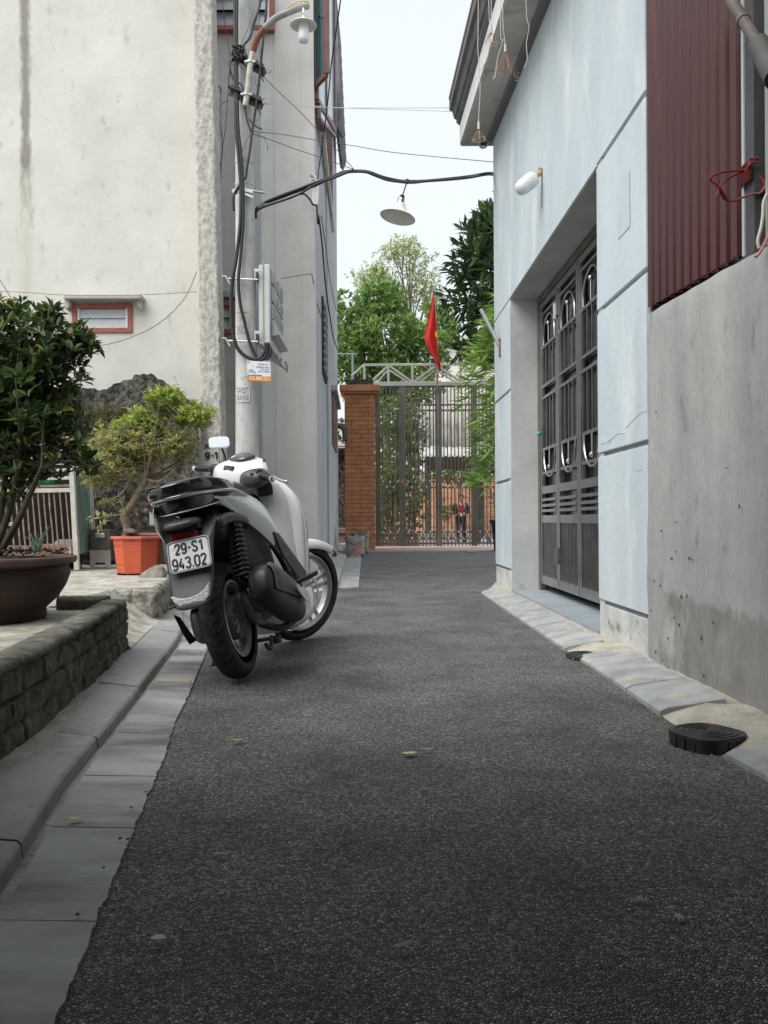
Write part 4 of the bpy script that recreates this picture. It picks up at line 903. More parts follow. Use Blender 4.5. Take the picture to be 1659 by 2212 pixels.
# ================================================================ UTILITY POLE
YQ = 9.3
def k2(x, y): return ((x/3.19+480)/1.1573, y/3.19/1.1573)
def k3(x, y): return ((x/3.19+480)/1.1573, (y/3.19+540)/1.1573)
ptop = onY(524, -120, YQ); pbot = onY(536, 1215, YQ)
pbot.z = -.05; pbot.x = onY(537, 1260, YQ).x
ppole = Vector((pbot.x, YQ, .0)); PT = thing('utility_pole', ppole, 'round grey concrete utility pole carrying cables, iron arms and embossed plates', 'utility pole')
m_pole = mat('pole_concrete', (.38,.38,.37), (.56,.565,.55), scale=6, rough=.85, bump=.35, bs=40, stretch=(1,1,.35), c3_=(.30,.30,.28), s3=12, lo3=.6, hi3=.75)
w = MB(); rings = []
def paxis(z_): t = (z_-pbot.z)/(ptop.z-pbot.z); return pbot.lerp(ptop, t), .138-.062*t
for i in range(24):
    z_ = pbot.z+(ptop.z+.3-pbot.z)*i/23; c, r_ = paxis(z_); rings.append(ring(c, (1,0,0), (0,1,0), r_, r_, 2, 40))
w.loft(rings); mk('shaft', w, m_pole, PT, smooth=True, auto=50)
def on_pole(px, py, lift=.002):             # point on the pole's camera-facing surface
    p = onY(px, py, YQ); c, r_ = paxis(p.z); dx = max(-r_*.98, min(r_*.98, p.x-c.x)); return Vector((c.x+dx, c.y-math.sqrt(r_*r_-dx*dx)-lift, p.z))
def zring(py, wd, lift, m, nm):
    c = onY(530, py, YQ); cc_, r_ = paxis(c.z); w = MB(); w.lathe([(r_-.004,-wd/2),(r_+lift,-wd/2),(r_+lift,wd/2),(r_-.004,wd/2)], cc_, n=36, close=True); return mk(nm, w, m, PT, smooth=True, auto=40)
zring(352, .03, .005, m_pole, 'collar'); zring(400, .03, .005, m_pole, 'collar')
# embossed plates and figures
def plate_on_pole(x0, x1, y0, y1, txts):
    w = MB(); n = 12
    for yy, hh in ((y0, .012), (y1, .012)):
        rows = [[on_pole(x0+(x1-x0)*k/n, yy, -.004)+Vector((0,0,-hh/2)), on_pole(x0+(x1-x0)*k/n, yy, .006)+Vector((0,0,-hh/2)), on_pole(x0+(x1-x0)*k/n, yy, .006)+Vector((0,0,hh/2)), on_pole(x0+(x1-x0)*k/n, yy, -.004)+Vector((0,0,hh/2))] for k in range(n+1)]
        w.grid(rows)
    w.tube([on_pole(x1, y0, .0), on_pole(x1, y1, .0)], .007, n=5, smooth=False)
    mk('embossed_rim', w, m_pole, PT)
    for s, cx_, cy_, hp in txts:
        tm = text_mb(s, hp/F*YQ*1.3, .003, bold=.0012); out = MB()
        c = onY(cx_, cy_, YQ)
        for p in tm.v:
            X = c.x+p.x; Z = c.z+p.y; cc_, r_ = paxis(Z); dx = max(-r_*.97, min(r_*.97, X-cc_.x)); out.v.append(Vector((cc_.x+dx, cc_.y-math.sqrt(r_*r_-dx*dx)-.003-p.z*1.0, Z)))
        out.f = tm.f; mk('embossed_figures', out, mat('embossed_'+s.replace('.','').replace('/','').lower(), (.44,.44,.42), rough=.9), PT)
plate_on_pole(512, 543, 840, 871, [('2016', 527, 861, 10), ('PCI', 525, 848, 9)])
plate_on_pole(510, 540, 678, 722, [('27', 522, 714, 12), ('7', 523, 692, 12)])
# iron arms (angle bars), with bolts
def arm(a, b, Y, nm='iron_arm'):
    w = MB(); p, q = onY(*a, Y), onY(*b, Y-.0); q = q+Vector((0,.05,0)); w.bar(p, q, .012, .07, up=(0,0,1)); w.bar(p+Vector((0,-.03,.035)), q+Vector((0,-.03,.035)), .07, .010, up=(0,0,1)); o = mk(nm, w, m_iron, PT)
    bw = MB()
    for t in (.08,.30,.42,.62,.75,.93): c = p.lerp(q, t)+Vector((0,-.03,.045)); bw.lathe([(.0001,.0),(.018,.0),(.018,.018),(.009,.018),(.009,.04),(.0001,.04)], c, n=8)
    for t in (.12,.8): c = p.lerp(q, t); bw.bar(c+Vector((0,-.02,-.03)), c+Vector((.05,-.02,-.12)), .03, .012)
    mks('bolt', bw, m_iron, o); return p, q
arm(k2(330,440), k2(580,575), YQ-.16); arm(k2(300,735), k2(560,835), YQ-.16)
br = MB()
for yy in (500, 995):
    p, q = onY(*k3(290,yy),YQ-.16), onY(*k3(525,yy+8),YQ-.16); br.tube([p, q], .010, n=8, smooth=False)
    br.bar(p+Vector((-.03,0,.03)), p+Vector((.02,0,-.06)), .05, .012); br.bar(p+Vector((-.05,.0,.03)), p+Vector((0,.30,.03)), .04, .01)
    br.bar(q+Vector((-.03,0,.07)), q+Vector((-.03,.5,.07)), .012, .10); br.bar(q+Vector((-.03,0,.10)), q+Vector((.04,0,.10)), .012, .03)
mk('box_brackets', br, m_galv, PT)
cl = MB(); P = [onY(*k2(x,y),YQ-.15) for x,y in ((325,1535),(390,1510),(490,1525),(580,1540))]
cl.bar(P[0], P[1], .012, .06); cl.bar(P[1], P[2]+Vector((0,0,-.01)), .04, .035); cl.bar(P[2], P[3], .05, .008); cl.bar(P[1]+Vector((0,0,-.03)), P[2]+Vector((.0,0,-.07)), .03, .02); mk('cable_clamp', cl, m_galv, PT)
# lamp arm and lamp
LA = thing('street_lamp', onY(*k2(425,845), YQ-.2), 'street lamp on a bent rust-red and grey pipe high on the utility pole', 'street lamp')
pts = [onY(*k2(x,y), YQ-.2-d) for x,y,d in ((425,845,0),(445,700,0),(465,520,0),(488,410,.0),(520,310,.05),(580,225,.1),(660,150,.15),(750,105,.2),(850,65,.25),(930,42,.28))]
w = MB(); w.tube(pts[:4], .031, n=12); mk('lower_pipe', w, mat('cream_pipe', (.50,.49,.43), (.34,.30,.22), scale=20, rough=.6), LA, smooth=True, auto=50)
w = MB(); w.tube(pts[3:6], .033, n=12); mk('rusty_bend', w, mat('rusty_orange', (.30,.07,.03), (.14,.10,.08), scale=14, rough=.8, bump=.3, bs=60), LA, smooth=True, auto=50)
w = MB(); w.tube(pts[5:], .034, n=12); mk('upper_pipe', w, mat('grey_pipe', (.20,.22,.22), (.32,.33,.32), scale=12, rough=.6), LA, smooth=True, auto=50)
w = MB()
for yy in (495, 755): 
    c = onY(*k2(462 if yy<600 else 432,yy),YQ-.2); w.lathe([(.030,-.012),(.040,-.012),(.040,.012),(.030,.012)], c, n=16, close=True); w.box(c.x-.055, c.x+.055, c.y-.02, c.y+.06, c.z-.01, c.z+.01)
mk('clamp', w, m_galv, LA)
w = MB(); e = pts[-1]; w.tube([pts[-3]+Vector((0,-.02,.03)), pts[-2]+Vector((0,-.03,.05)), e+Vector((.0,-.02,.03))], .006); mk('yellow_lead', w, mat('yellow_wire', (.55,.42,.08), rough=.5), LA)
lc = onY(*k2(890,195), YQ-.48)
w = MB(); w.tube([pts[-2]+Vector((.0,0,.02)), Vector((lc.x,lc.y,lc.z+.30))], .008); w.tube([Vector((lc.x,lc.y,lc.z+.32)), Vector((lc.x,lc.y,lc.z+.12))], .012); mk('hanger', w, m_white, LA)
w = MB(); R0 = 100/3.19/1.1573/F*YQ
w.lathe([(.012,.085),(.022,.06),(.030,.035),(.05,.028),(R0*.6,.014),(R0,-.006),(R0+.002,-.012),(R0*.6,.004),(.05,.012),(.0001,.012)], lc, n=40); mk('shade', w, m_lampmetal, LA, smooth=True, auto=40)
w = MB(); w.lathe([(.0001,.03),(.05,.03),(.055,-.05),(.05,-.055)], lc, n=24); mk('lamp_collar', w, m_lampmetal, LA, smooth=True, auto=40)
w = MB(); w.lathe([(.052,-.05),(.055,-.10),(.055,-.15),(.045,-.175),(.02,-.185),(.0001,-.186)], lc, n=24); mk('bulb', w, m_bulb, LA, smooth=True)

# meter box
MBX = thing('meter_box', onY(583,745,9.25), 'pale grey plastic electricity meter box fixed to the right side of the pole', 'meter box')
p = onY(583, 571, 9.2); q = onY(583, 746, 9.2); x0, x1 = onY(559, 650, 9.2).x, p.x
w = MB(); w.box(x0, x0+(x1-x0)*.38, 9.2, 10.22, q.z+.01, p.z-.0); w.box(x0+(x1-x0)*.44, x1, 9.19, 10.24, q.z, p.z); m_box = mat('meter_box_plastic', (.50,.515,.49), (.57,.585,.56), scale=3, rough=.5)
mk('case', w, m_box, MBX, bevel=.012)
w = MB(); w.box(x0+(x1-x0)*.38, x0+(x1-x0)*.44, 9.18, 10.25, q.z-.01, p.z+.015); mk('seam_lip', w, m_box, MBX, bevel=.004)
m_clear = mat('meter_window', (.13,.15,.16), rough=.12); wf = MB(); wg = MB()
for i in range(3):
    for j in range(3):
        y0 = 9.28+i*.32; z0 = q.z+.30+j*.19; wf.box(x1-.001, x1+.03, y0, y0+.25, z0, z0+.155)
        wg.box(x1+.031, x1+.035, y0+.03, y0+.22, z0+.03, z0+.125)
mks('meter_frame', wf, mat('meter_frames', (.42,.44,.44), rough=.35), MBX, bevel=.006); mks('meter_pane', wg, m_clear, MBX)
w = MB(); w.hexa([(x1+.0,9.25,q.z+.10),(x1+.09,9.25,q.z+.12),(x1+.09,10.15,q.z+.12),(x1+.0,10.15,q.z+.10),(x1+.0,9.25,q.z+.29),(x1+.035,9.25,q.z+.28),(x1+.035,10.15,q.z+.28),(x1+.0,10.15,q.z+.29)]); mk('switch_cover', w, mat('switch_cover', (.30,.32,.33), rough=.3), MBX, bevel=.01)
w = MB(); r = random.Random(3)
for i in range(5): c = Vector((x1-.03+.02*i, 9.35+.2*i, q.z)); w.tube([c, c+Vector((r.uniform(-.03,.03),0,-.06)), c+Vector((r.uniform(-.02,.05),r.uniform(-.05,.05),-.13))], .012, n=6)
mk('foam_drips', w, mat('dried_foam', (.36,.35,.31), rough=.9, bump=1, bs=60), MBX)

# advert board
SG = thing('advert_board', onY(560,822,YQ-.2), 'small white and orange printed advert board with a phone number hung on the pole', 'sign')
ks = lambda x, y: ((x/12.76+590)/1.1573, (y/12.76+860)/1.1573)
tl, tr, brr, bl_ = [onY(*ks(*p), YQ-.19) for p in ((335,530),(1090,570),(1120,1190),(380,1180))]
def sgp(u, v, d=0): return tl.lerp(tr, u).lerp(bl_.lerp(brr, u), v)+Vector((0,-d,0))
w = MB(); w.prism([sgp(0,0), sgp(1,0), sgp(1,1), sgp(0,1)], (0,.004,0)); mk('board', w, mat('sign_white', (.66,.70,.76), (.72,.75,.79), scale=5, rough=.4), SG)
def patch(u0, u1, v0, v1, m, nm, d=.002): w = MB(); w.prism([sgp(u0,v0,d), sgp(u1,v0,d), sgp(u1,v1,d), sgp(u0,v1,d)], (0,.0012,0)); mk(nm, w, m, SG)
m_or = mat('sign_orange', (.62,.12,.03), (.72,.17,.04), scale=6, rough=.45)
patch(0,1,.76,1,m_or,'orange_band'); patch(.02,.62,.69,.73,mat('sign_navy',(.06,.08,.25),rough=.5),'navy_line'); patch(.03,.09,.03,.10,mat('sign_red',(.55,.04,.05),rough=.5),'small_mark'); patch(.10,.15,.04,.09,mat('sign_cyan',(.25,.45,.55),rough=.5),'small_mark')
w = MB(); w.prism([sgp(u,v,.002) for u,v in ((.03,.55),(.10,.42),(.22,.40),(.33,.50),(.38,.60),(.30,.62),(.14,.57))], (0,.0012,0)); w.prism([sgp(u,v,.002) for u,v in ((.24,.20),(.29,.22),(.29,.28),(.25,.26))], (0,.0012,0)); mk('printed_picture', w, mat('sign_grey', (.22,.23,.26), (.5,.52,.55), scale=50, rough=.5), SG)
def stext(s, u, v, h, m, wfit, italic=0):
    tm = text_mb(s, 1.0, 0, bold=.02); wd = max(p.x for p in tm.v)-min(p.x for p in tm.v); ht = max(p.y for p in tm.v)-min(p.y for p in tm.v)
    c = sgp(u, v, .0035); X = (tr-tl); X1 = X.normalized(); Z1 = (tl-bl_).normalized(); W = X.length*wfit; Hh = (tl-bl_).length*h; o = MB()
    cy = (max(p.y for p in tm.v)+min(p.y for p in tm.v))/2; cx = (max(p.x for p in tm.v)+min(p.x for p in tm.v))/2
    o.v = [c+X1*((p.x-cx)/wd*W+italic*(p.y-cy)/ht*Hh)+Z1*((p.y-cy)/ht*Hh) for p in tm.v]; o.f = tm.f; mk('lettering', o, m, SG)
m_nv = mat('letter_navy', (.05,.08,.20), rough=.5); m_rd = mat('letter_red', (.45,.10,.08), rough=.5); m_ye = mat('letter_yellow', (.90,.72,.25), rough=.5)
stext('LẮP ĐẶT', .70, .14, .14, m_rd, .46, .2); stext('INTERNET WIFI 6', .68, .30, .07, m_nv, .56); stext('FPT PLAY', .78, .405, .055, m_nv, .34); stext('QUAY CAMERA', .72, .515, .07, m_nv, .50); stext('036.880.2211', .52, .875, .17, m_ye, .90)
w = MB(); w.tube([sgp(.5,0), sgp(.5,0)+Vector((0,.03,.05)), sgp(.55,0)+Vector((0,.1,.12))], .003); mk('tie', w, m_wire, SG)

# cables on and across the pole
def cable(name, label, cat, paths, m=None, grp='cables and wires on the pole'):
    w = MB()
    for pts, r_ in paths: w.tube(pts, r_, n=8 if r_ > .006 else 5, k=6)
    return mk(name, w, m or m_cable, label=label, cat=cat, group=grp, smooth=True)
Yc = YQ-.17
P2 = lambda L, Y=Yc: [onY(*k2(x,y), Y) for x,y in L]
P3 = lambda L, Y=Yc: [onY(*k3(x,y), Y) for x,y in L]
cable('power_cable', 'thick black cable pair running down the pole and looping under the meter box', 'cable', [
 (P2([(342,-60),(345,300),(348,700),(352,1000),(372,1250),(388,1450),(392,1600)])+P3([(385,60),(352,350),(322,520),(313,700),(322,900),(362,1050),(440,1125),(530,1140),(580,1080),(590,1010)]), .019),
 (P2([(360,-60),(358,300),(360,700),(368,1000),(392,1250),(405,1450),(408,1600)])+P3([(408,60),(385,350),(370,520),(385,700),(420,850),(455,990),(500,1100),(540,1150),(590,1110),(605,1010)]), .017)])
cable('service_cable', 'black cable crossing the pole from upper right and joining the pair at the clamp', 'cable', [(P2([(600,-60),(590,100),(565,350),(540,600),(510,850),(480,1050),(462,1200),(440,1330),(430,1410),(405,1440),(350,1520),(330,1580),(335,1680)]), .013)])
cable('drop_cable', 'thin black cable curving from the yellow lead down to the crossing cable', 'cable', [(P2([(375,745),(400,820),(425,870),(440,960),(470,1050)]), .010),(P2([(350,660),(390,670),(408,720),(410,760)]), .009),(P2([(455,950),(500,1000),(560,1032)]), .008)])
cable('twisted_cable', 'twisted grey cable reaching from the top edge to the upper iron arm', 'cable', [(P2([(560,-60),(530,80),(490,180),(465,290),(420,350),(380,400)]), .014),(P2([(575,-60),(535,60),(505,170),(455,300),(405,375),(370,410)]), .009),(P2([(340,440),(300,500),(310,580),(345,660)]), .012),(P2([(350,420),(320,470),(300,560),(290,700)],Yc-.02), .008)], m=mat('grey_cable', (.05,.05,.052), rough=.6))
w = MB(); r = random.Random(5)
for i in range(9):
    c = onY(*k2(375+r.uniform(-25,25), 420+r.uniform(-25,25)), Yc-.03); w.tube([c+Vector((r.uniform(-.06,.06),r.uniform(-.03,.03),r.uniform(-.06,.06))) for _ in range(5)], .010, n=6)
mk('taped_splice', w, m_black, label='black taped cable splice bulging on the upper iron arm', cat='cable splice', smooth=True)
cable('meter_leads', 'three black leads hooking up into the underside of the meter box', 'cable', [(P3([(555,1145),(590,1110),(605,1060),(598,1010)]), .012),(P3([(575,1150),(608,1110),(622,1060),(610,1010)]), .012),(P3([(595,1150),(622,1120),(632,1080),(625,1050)]), .012)])
Yw = 10.2
cable('loose_wire', 'loose thin wires dangling between the rough column and the pole', 'wire', [
 (P2([(235,-50),(265,200),(300,450),(290,700),(270,1000),(240,1200),(225,1400),(200,1787)], Yw), .0045), (P2([(285,800),(235,830),(210,900),(230,1050),(245,1200),(215,1350),(190,1480)], Yw), .004),
 (P2([(232,740),(230,900),(240,1100),(235,1300),(225,1500)], Yw), .0035), (P2([(195,880),(200,810),(225,800)], Yw), .0035), (P2([(150,650),(190,670),(225,700),(232,745)], Yw), .008), (P2([(185,1475),(205,1500),(225,1512)], Yw), .008)], m=m_wire)
CURLS = [
 (P2([(560,560),(600,555),(635,570),(600,582),(565,570)]), .003),(P2([(540,840),(548,900),(530,950),(500,970)]), .003),(P2([(520,640),(545,680),(530,700),(505,660),(500,600)]), .003),(P2([(520,1085),(570,1100),(600,1150),(602,1200)]), .004),
 (P2([(400,1200),(430,1130),(470,1060)]), .004),(P2([(395,1240),(420,1280),(440,1290)]), .004),(P2([(400,1300),(425,1360),(430,1400)]), .004),(P2([(500,60),(470,160),(420,290),(375,390)]), .004),(P2([(240,455),(290,500),(330,520)]), .0035),(P2([(555,800),(580,780)]), .004),(P2([(555,830),(590,825)]), .004)]
CL = ['small wire loop at the right tip of the upper iron arm','wire tail hanging off the right end of the lower iron arm','tangled wire curl between the two iron arms','curved wire end sagging right of the pole below the lower arm','wire sliver slanting on the pole under the lower arm','short bent wire stub on the pole above the collar','short wire stub beside the service cable just above the collar','fine stay wire rising from the black taped splice','wire end sticking out left of the upper iron arm','short upper wire prong at the lower arm tip','short lower wire prong at the lower arm tip']
for q_, lb_ in zip(CURLS, CL): cable('wire_end', lb_, 'wire', [q_], m=m_wire, grp='loose wire ends on the pole')
h1 = onR(1063, 232)
Xh = lambda px, py: onR(px, py, -.02)
m_whitewire = mat('pale_wire', (.55,.56,.55), rough=.5)
cable('span_wire', 'pair of pale thin wires crossing the sky from the lower iron arm to the right', 'wire', [(P2([(565,825),(780,828),(1000,850),(1200,860)], 9.4)+[onY(985,233,9.8)], .0035),(P2([(565,832),(700,836),(1000,856),(1300,864)], 9.4)+[onY(985,241,9.8)], .003)], m=m_whitewire, grp='wires crossing the lane')
cable('span_wire', 'thin dark wire crossing the sky just above the thick cable bundle', 'wire', [(P2([(370,1025),(480,1048),(700,1070),(1000,1118),(1300,1165),(1659,1222)], 9.4)+[onR(1066, 350, -.01)], .004)], m=m_wire, grp='wires crossing the lane')
cable('stay_wire', 'two thin stay wires slanting from the pole down to the hump of the cable bundle', 'wire', [(P2([(560,600),(700,740),(850,880),(1000,1040),(1150,1190),(1290,1350)], 9.4), .0045),(P2([(490,1070),(560,1090),(800,1180),(1050,1265),(1290,1352)], 9.4), .0045)], m=m_wire, grp='wires crossing the lane')
def k7(x, y): return ((x/4.1475+860)/1.1573, (y/4.1475+400)/1.1573)
bund = P2([(510,1740),(515,1670),(560,1625),(700,1565),(860,1505),(1000,1450),(1150,1400),(1240,1368)], 9.4)+[onY(*k7(x,y),9.42) for x,y in ((120,113),(200,115),(280,130),(400,175),(540,208),(660,222),(860,215),(1100,193),(1300,170),(1480,140))]+[onR(1068, 375, .05)]
b2 = P2([(508,1740),(520,1680),(600,1640),(750,1590),(860,1545),(1000,1465),(1150,1412),(1240,1376)], 9.36)+[onY(*k7(x,y),9.40) for x,y in ((120,122),(200,124),(290,142),(420,200),(560,225),(700,236),(860,220),(1100,203),(1300,182),(1480,150))]+[onR(1068, 378, .05)]
b3 = P2([(505,1700),(540,1635),(650,1600),(860,1522),(1000,1475)], 9.42)+P2([(1150,1390),(1240,1362)], 9.44)+[onY(*k7(x,y),9.44) for x,y in ((200,118),(400,190),(660,215),(1100,200),(1480,146))]+[onR(1068, 376, .06)]
cable('cable_bundle', 'sagging bundle of thick black cables spanning the lane from the pole to the blue house', 'cable', [(bund, .016),(b2, .013),(b3, .011)], grp='wires crossing the lane')
cable('cable_branch', 'short black branch cable curling down from the bundle to the white bracket', 'cable', [(P2([(860,1548),(900,1550),(940,1590),(965,1630),(990,1636)], 9.6), .011)], grp='wires crossing the lane')
tw = MB(); r = random.Random(2)
for i in range(8): t = i/8; c = onY(*k2(530+t*50, 1655-t*45), 9.37); tw.lathe([(.026,-.004),(.030,0),(.026,.004)], c, axis=(1,0,.6), n=10)
mk('binding_wire', tw, m_galv, label='turns of binding wire round the cable bundle at the pole', cat='wire')
wb = thing('white_bracket', onY(*k2(985,1640), 11.2), 'white plastic cable bracket on the corner of the grey house', 'bracket')
w = MB(); a, b = onY(*k2(990,1435),11.2), onY(*k2(980,1635),11.2); w.bar(a, b, .085, .05, up=(0,1,0)); mk('cover', w, m_white, wb, bevel=.006)
w = MB(); w.tube([onY(*k2(955,1395),11.2), onY(*k2(990,1430),11.2)], .03, n=8); w.lathe([(.025,-.012),(.045,-.012),(.045,.012),(.025,.012)], onY(*k2(968,1448),11.15), axis=(0,1,0), n=14, close=True); mk('anchor', w, m_galv, wb)
def sideline(L, r_, Y0=11.6, dY=0): return [onL(*k2(x,y), .04) for x,y in L]
cable('side_cable', 'black cables clipped down the lane side of the grey house', 'cable', [
 ([onY(*k2(x,y),Y) for x,y,Y in ((1185,0,9.6),(1150,250,9.9),(1110,520,10.3),(1095,700,10.6),(1060,1000,11.0),(1040,1150,11.2),(1000,1450,11.25),(995,1640,11.25)) ], .008),
 ([onY(*k2(x,y),11.2) for x,y in ((995,1640),(1005,1787))]+[onY(*k3(x,y),Y) for x,y,Y in ((1010,0,11.2),(1040,250,11.8),(1065,550,12.6),(1100,800,13.8),(1130,980,15.2),(1165,1070,17.5))], .011),
 ([onY(*k3(x,y),Y) for x,y,Y in ((1030,0,11.3),(1060,200,12),(1100,500,13.5),(1150,760,16.0))], .006),
 ([onY(*k2(x,y),Y) for x,y,Y in ((1040,1090,11.4),(1045,1250,11.6),(1075,1450,12.4),(1110,1740,14.0))], .008)])
cable('guy_wire', 'thin wire running from the meter box to a nail on the house corner', 'wire', [(P3([(712,500),(820,480),(955,460)], 11.0), .005), ([onY(*k3(x,y),Y) for x,y,Y in ((955,460,11.2),(975,560,11.4),(1000,700,11.9),(1045,850,12.6))], .006)], m=m_wire)
cable('wall_wire', 'slack thin wire drooping across the cream wall below the small window', 'wire', [([onY(x,y,9.6) for x,y in ((425,586),(412,620),(395,650),(355,690),(300,722),(220,746),(120,748),(60,700),(0,606),(-60,540))], .0045)], m=m_wire, grp='wires on the cream wall')
cable('wall_wire', 'straight pale wire stretched over the hood of the small window', 'wire', [([onY(x,y,9.7) for x,y in ((-60,626),(60,632),(140,637),(300,637),(425,630))], .0045)], m=mat('string_grey', (.28,.28,.26), rough=.7), grp='wires on the cream wall')
# hanging lamp
hl = onY(*k7(655,222), 9.42); HLp = thing('hanging_lamp', hl, 'cream conical lamp shade hanging tilted from the cable bundle over the lane', 'lamp')
e_ = onY(*k7(603,380), 9.42); w = MB(); w.tube([hl, e_], .007, smooth=False); w.lathe([(.018,-.02),(.03,0),(.018,.02)], e_, n=10); w.lathe([(.02,-.02),(.03,0),(.02,.02)], hl, axis=(1,0,0), n=10); mk('cord', w, m_black, HLp)
ax = Vector((.10, -.10, 1)).normalized(); ax = Vector((.20, .08, .95)).normalized(); rim = onY(*k7(558,588), 9.42); R1 = 187/4.1475/1.1573/F*9.42
ap_ = rim+ax*.16
w = MB(); w.lathe([(.05,.15),(.055,.145),(.06,.125),(R1*.5,.062),(R1*.95,.004),(R1,-.008),(R1*.985,-.010),(R1*.5,.052),(.05,.115)], rim, axis=ax, n=48); mk('shade', w, m_lampmetal, HLp, smooth=True, auto=45)
w = MB(); w.lathe([(.0001,.235),(.022,.232),(.036,.215),(.040,.19),(.040,.13),(.0001,.13)], rim, axis=ax, n=24); mk('socket', w, mat('chrome_socket', (.55,.50,.44), metal=1, rough=.25), HLp, smooth=True, auto=45)
w = MB(); w.tube([e_, rim+ax*.23], .006, smooth=False); mk('link', w, m_black, HLp)
w = MB(); w.lathe([(.0001,.128),(.03,.12),(.032,.07),(.0001,.055)], rim, axis=ax, n=20); mk('bulb', w, m_bulb, HLp, smooth=True)

# ================================================================ GATE ZONE
g6 = lambda x, y: (x*.29683+708.5, y*.29683+587.6)
YG = 21.5
bp = thing('brick_pillar', Vector((-.55, 20.6, 0)), 'orange tiled brick gate pillar with a wide cap, left of the steel gate', 'pillar')
x0, x1 = onY(745,1000,20.4).x, onY(809,1000,20.4).x; zt = onY(780,846,20.4).z
w = MB(); w.box(x0, x1, 20.4, 21.2, 0, zt); sh = mk('shaft', w, m_orangebrick, bp)
m_cap = mat('orange_cap', (.46,.19,.09), (.55,.25,.12), scale=5, rough=.8, c3_=(.16,.09,.05), s3=7, lo3=.55, hi3=.75)
w = MB(); w.box(x0-.11, x1+.13, 20.28, 21.3, zt+.001, zt+.15); w.box(x0-.06, x1+.08, 20.33, 21.25, zt-.05, zt); mk('cap', w, m_cap, bp, bevel=.01)
w = MB(); w.box(x0+.03, x1-.02, 20.42, 21.1, zt+.151, zt+.30); mk('top_block', w, m_mosswall, bp, bevel=.01)
gate = thing('steel_gate', Vector((1.0, YG, .05)), 'tall weathered steel gate of thin bars with a truss beam on top', 'gate')
gx = lambda c: onY(g6(c,0)[0], 1000, YG).x
gz = lambda c: onY(900, g6(0,c)[1], YG).z
zb_, zt_ = gz(1995), gz(832)
for a, b in ((345,383),(518,543),(545,566),(782,803),(806,829),(1042,1060),(1063,1086),(1330,1365)):
    w = MB(); w.box(gx(a), gx(b), YG-.05, YG+.05, zb_, zt_); mk('gate_post', w, m_stain_dull, gate, bevel=.004)
w = MB()
for a, b, n in ((385,517,5),(567,781,8),(830,1041,8),(1087,1329,9)):
    for i in range(n): x = gx(a+(b-a)*(i+.55)/n); w.tube([(x,YG,zb_+.0),(x,YG,zt_)], .0165, n=6, smooth=False)
mks('bar', w, m_stain_dull, gate)
w = MB()
for c in (968,1008,1527,1567,1893,1938,1975): 
    z_ = gz(c)
    for a, b in ((384,518),(566,782),(829,1042),(1086,1330)): w.box(gx(a), gx(b), YG-.02, YG+.02, z_-.022, z_+.022)
for c in (832,): w.box(gx(345), gx(1365), YG-.03, YG+.03, gz(c)-.03, gz(c)+.03)
mks('rail', w, m_stain_dull, gate)
w = MB()
for k, (c, of) in enumerate(((968,0),(1008,1),(1527,0),(1567,1),(1893,0),(1938,1))):
    for a, b, n in ((385,517,5),(567,781,8),(830,1041,8),(1087,1329,9)):
        for i in range(of, n, 2):
            x = gx(a+(b-a)*(i+.55)/n); z_ = gz(c); w.lathe([(.0001,-.03),(.022,-.008),(.026,.008),(.0001,.03)], (x, YG-.035, z_), n=6)
mks('stud', w, mat('bright_stud', (.7,.68,.64), metal=1, rough=.25), gate)
w = MB(); zb2, zb3, ztr = gz(826), gz(800), gz(675); xa, xb = gx(325), gx(1400)
w.box(xa, xb, YG-.06, YG+.06, zb2-.015, zb3); w.bar((gx(175),YG,gz(755)),(gx(265),YG,ztr), .045, .045); w.box(gx(262), xb, YG-.03, YG+.03, ztr-.025, ztr+.03)
for c in (268,443,618,797,970): w.box(gx(c)-.028, gx(c)+.028, YG-.028, YG+.028, zb3, ztr-.025)
for a, b in ((318,440),(612,455),(630,790),(965,800),(985,1140)): 
    w.bar((gx(a),YG-.0,zb3+.01),(gx(b),YG-.0,ztr-.03), .05, .05)
    w.bar((gx(a)+.06,YG+.5,zb3-.02),(gx(b),YG+.5,ztr-.05), .04, .04)
mk('truss', w, mat('bright_steel', (.50,.49,.45), (.64,.62,.58), scale=4, metal=.8, rough=.35), gate, bevel=.004)
gl_ = thing('garden_lamp_post', onY(762,800,22.5), 'thin blue-grey post rising behind the brick pillar', 'post')
w = MB(); a = onY(762,765,22.5); w.tube([(a.x,22.5,2.5),(a.x,22.5,a.z)], .03, n=8, smooth=False); w.tube([(a.x-.4,22.5,a.z),(a.x+.1,22.5,a.z)], .02, n=8, smooth=False); mk('post', w, mat('bluegrey_paint', (.20,.25,.30), rough=.6), gl_)
# flag
fl = thing('flag', onY(945,835,YG-.2), 'red flag drooping on a thin pole above the steel gate', 'flag')
fa_, fb_ = onY(*g6(797,850),YG-.15), onY(*g6(768,125),YG-.15)
w = MB(); w.tube([onY(*g6(797,850),YG-.15), onY(*g6(795,430),YG-.15), onY(*g6(768,125),YG-.15)], .016, n=8, smooth=False); mk('pole', w, mat('flag_pole', (.30,.08,.07), (.35,.28,.22), scale=8, rough=.6), fl)
rows = []
lft = [(766,135),(755,200),(742,270),(728,340),(714,410),(703,470),(706,510),(726,550),(752,590),(776,640),(800,690)]; rgt = [(770,130),(782,210),(786,290),(790,360),(791,410),(790,455),(789,500),(795,560),(804,610),(815,660),(822,708)]
for i, (a, b) in enumerate(zip(lft, rgt)):
    row = []
    for k in range(17):
        s = k/16; p = onY(*g6(a[0]+(b[0]-a[0])*s, a[1]+(b[1]-a[1])*s), YG-.15); p.y += .09*math.sin(s*9+i*.25)*min(1,i/3)*(1-.3*s); row.append(p)
    rows.append(row)
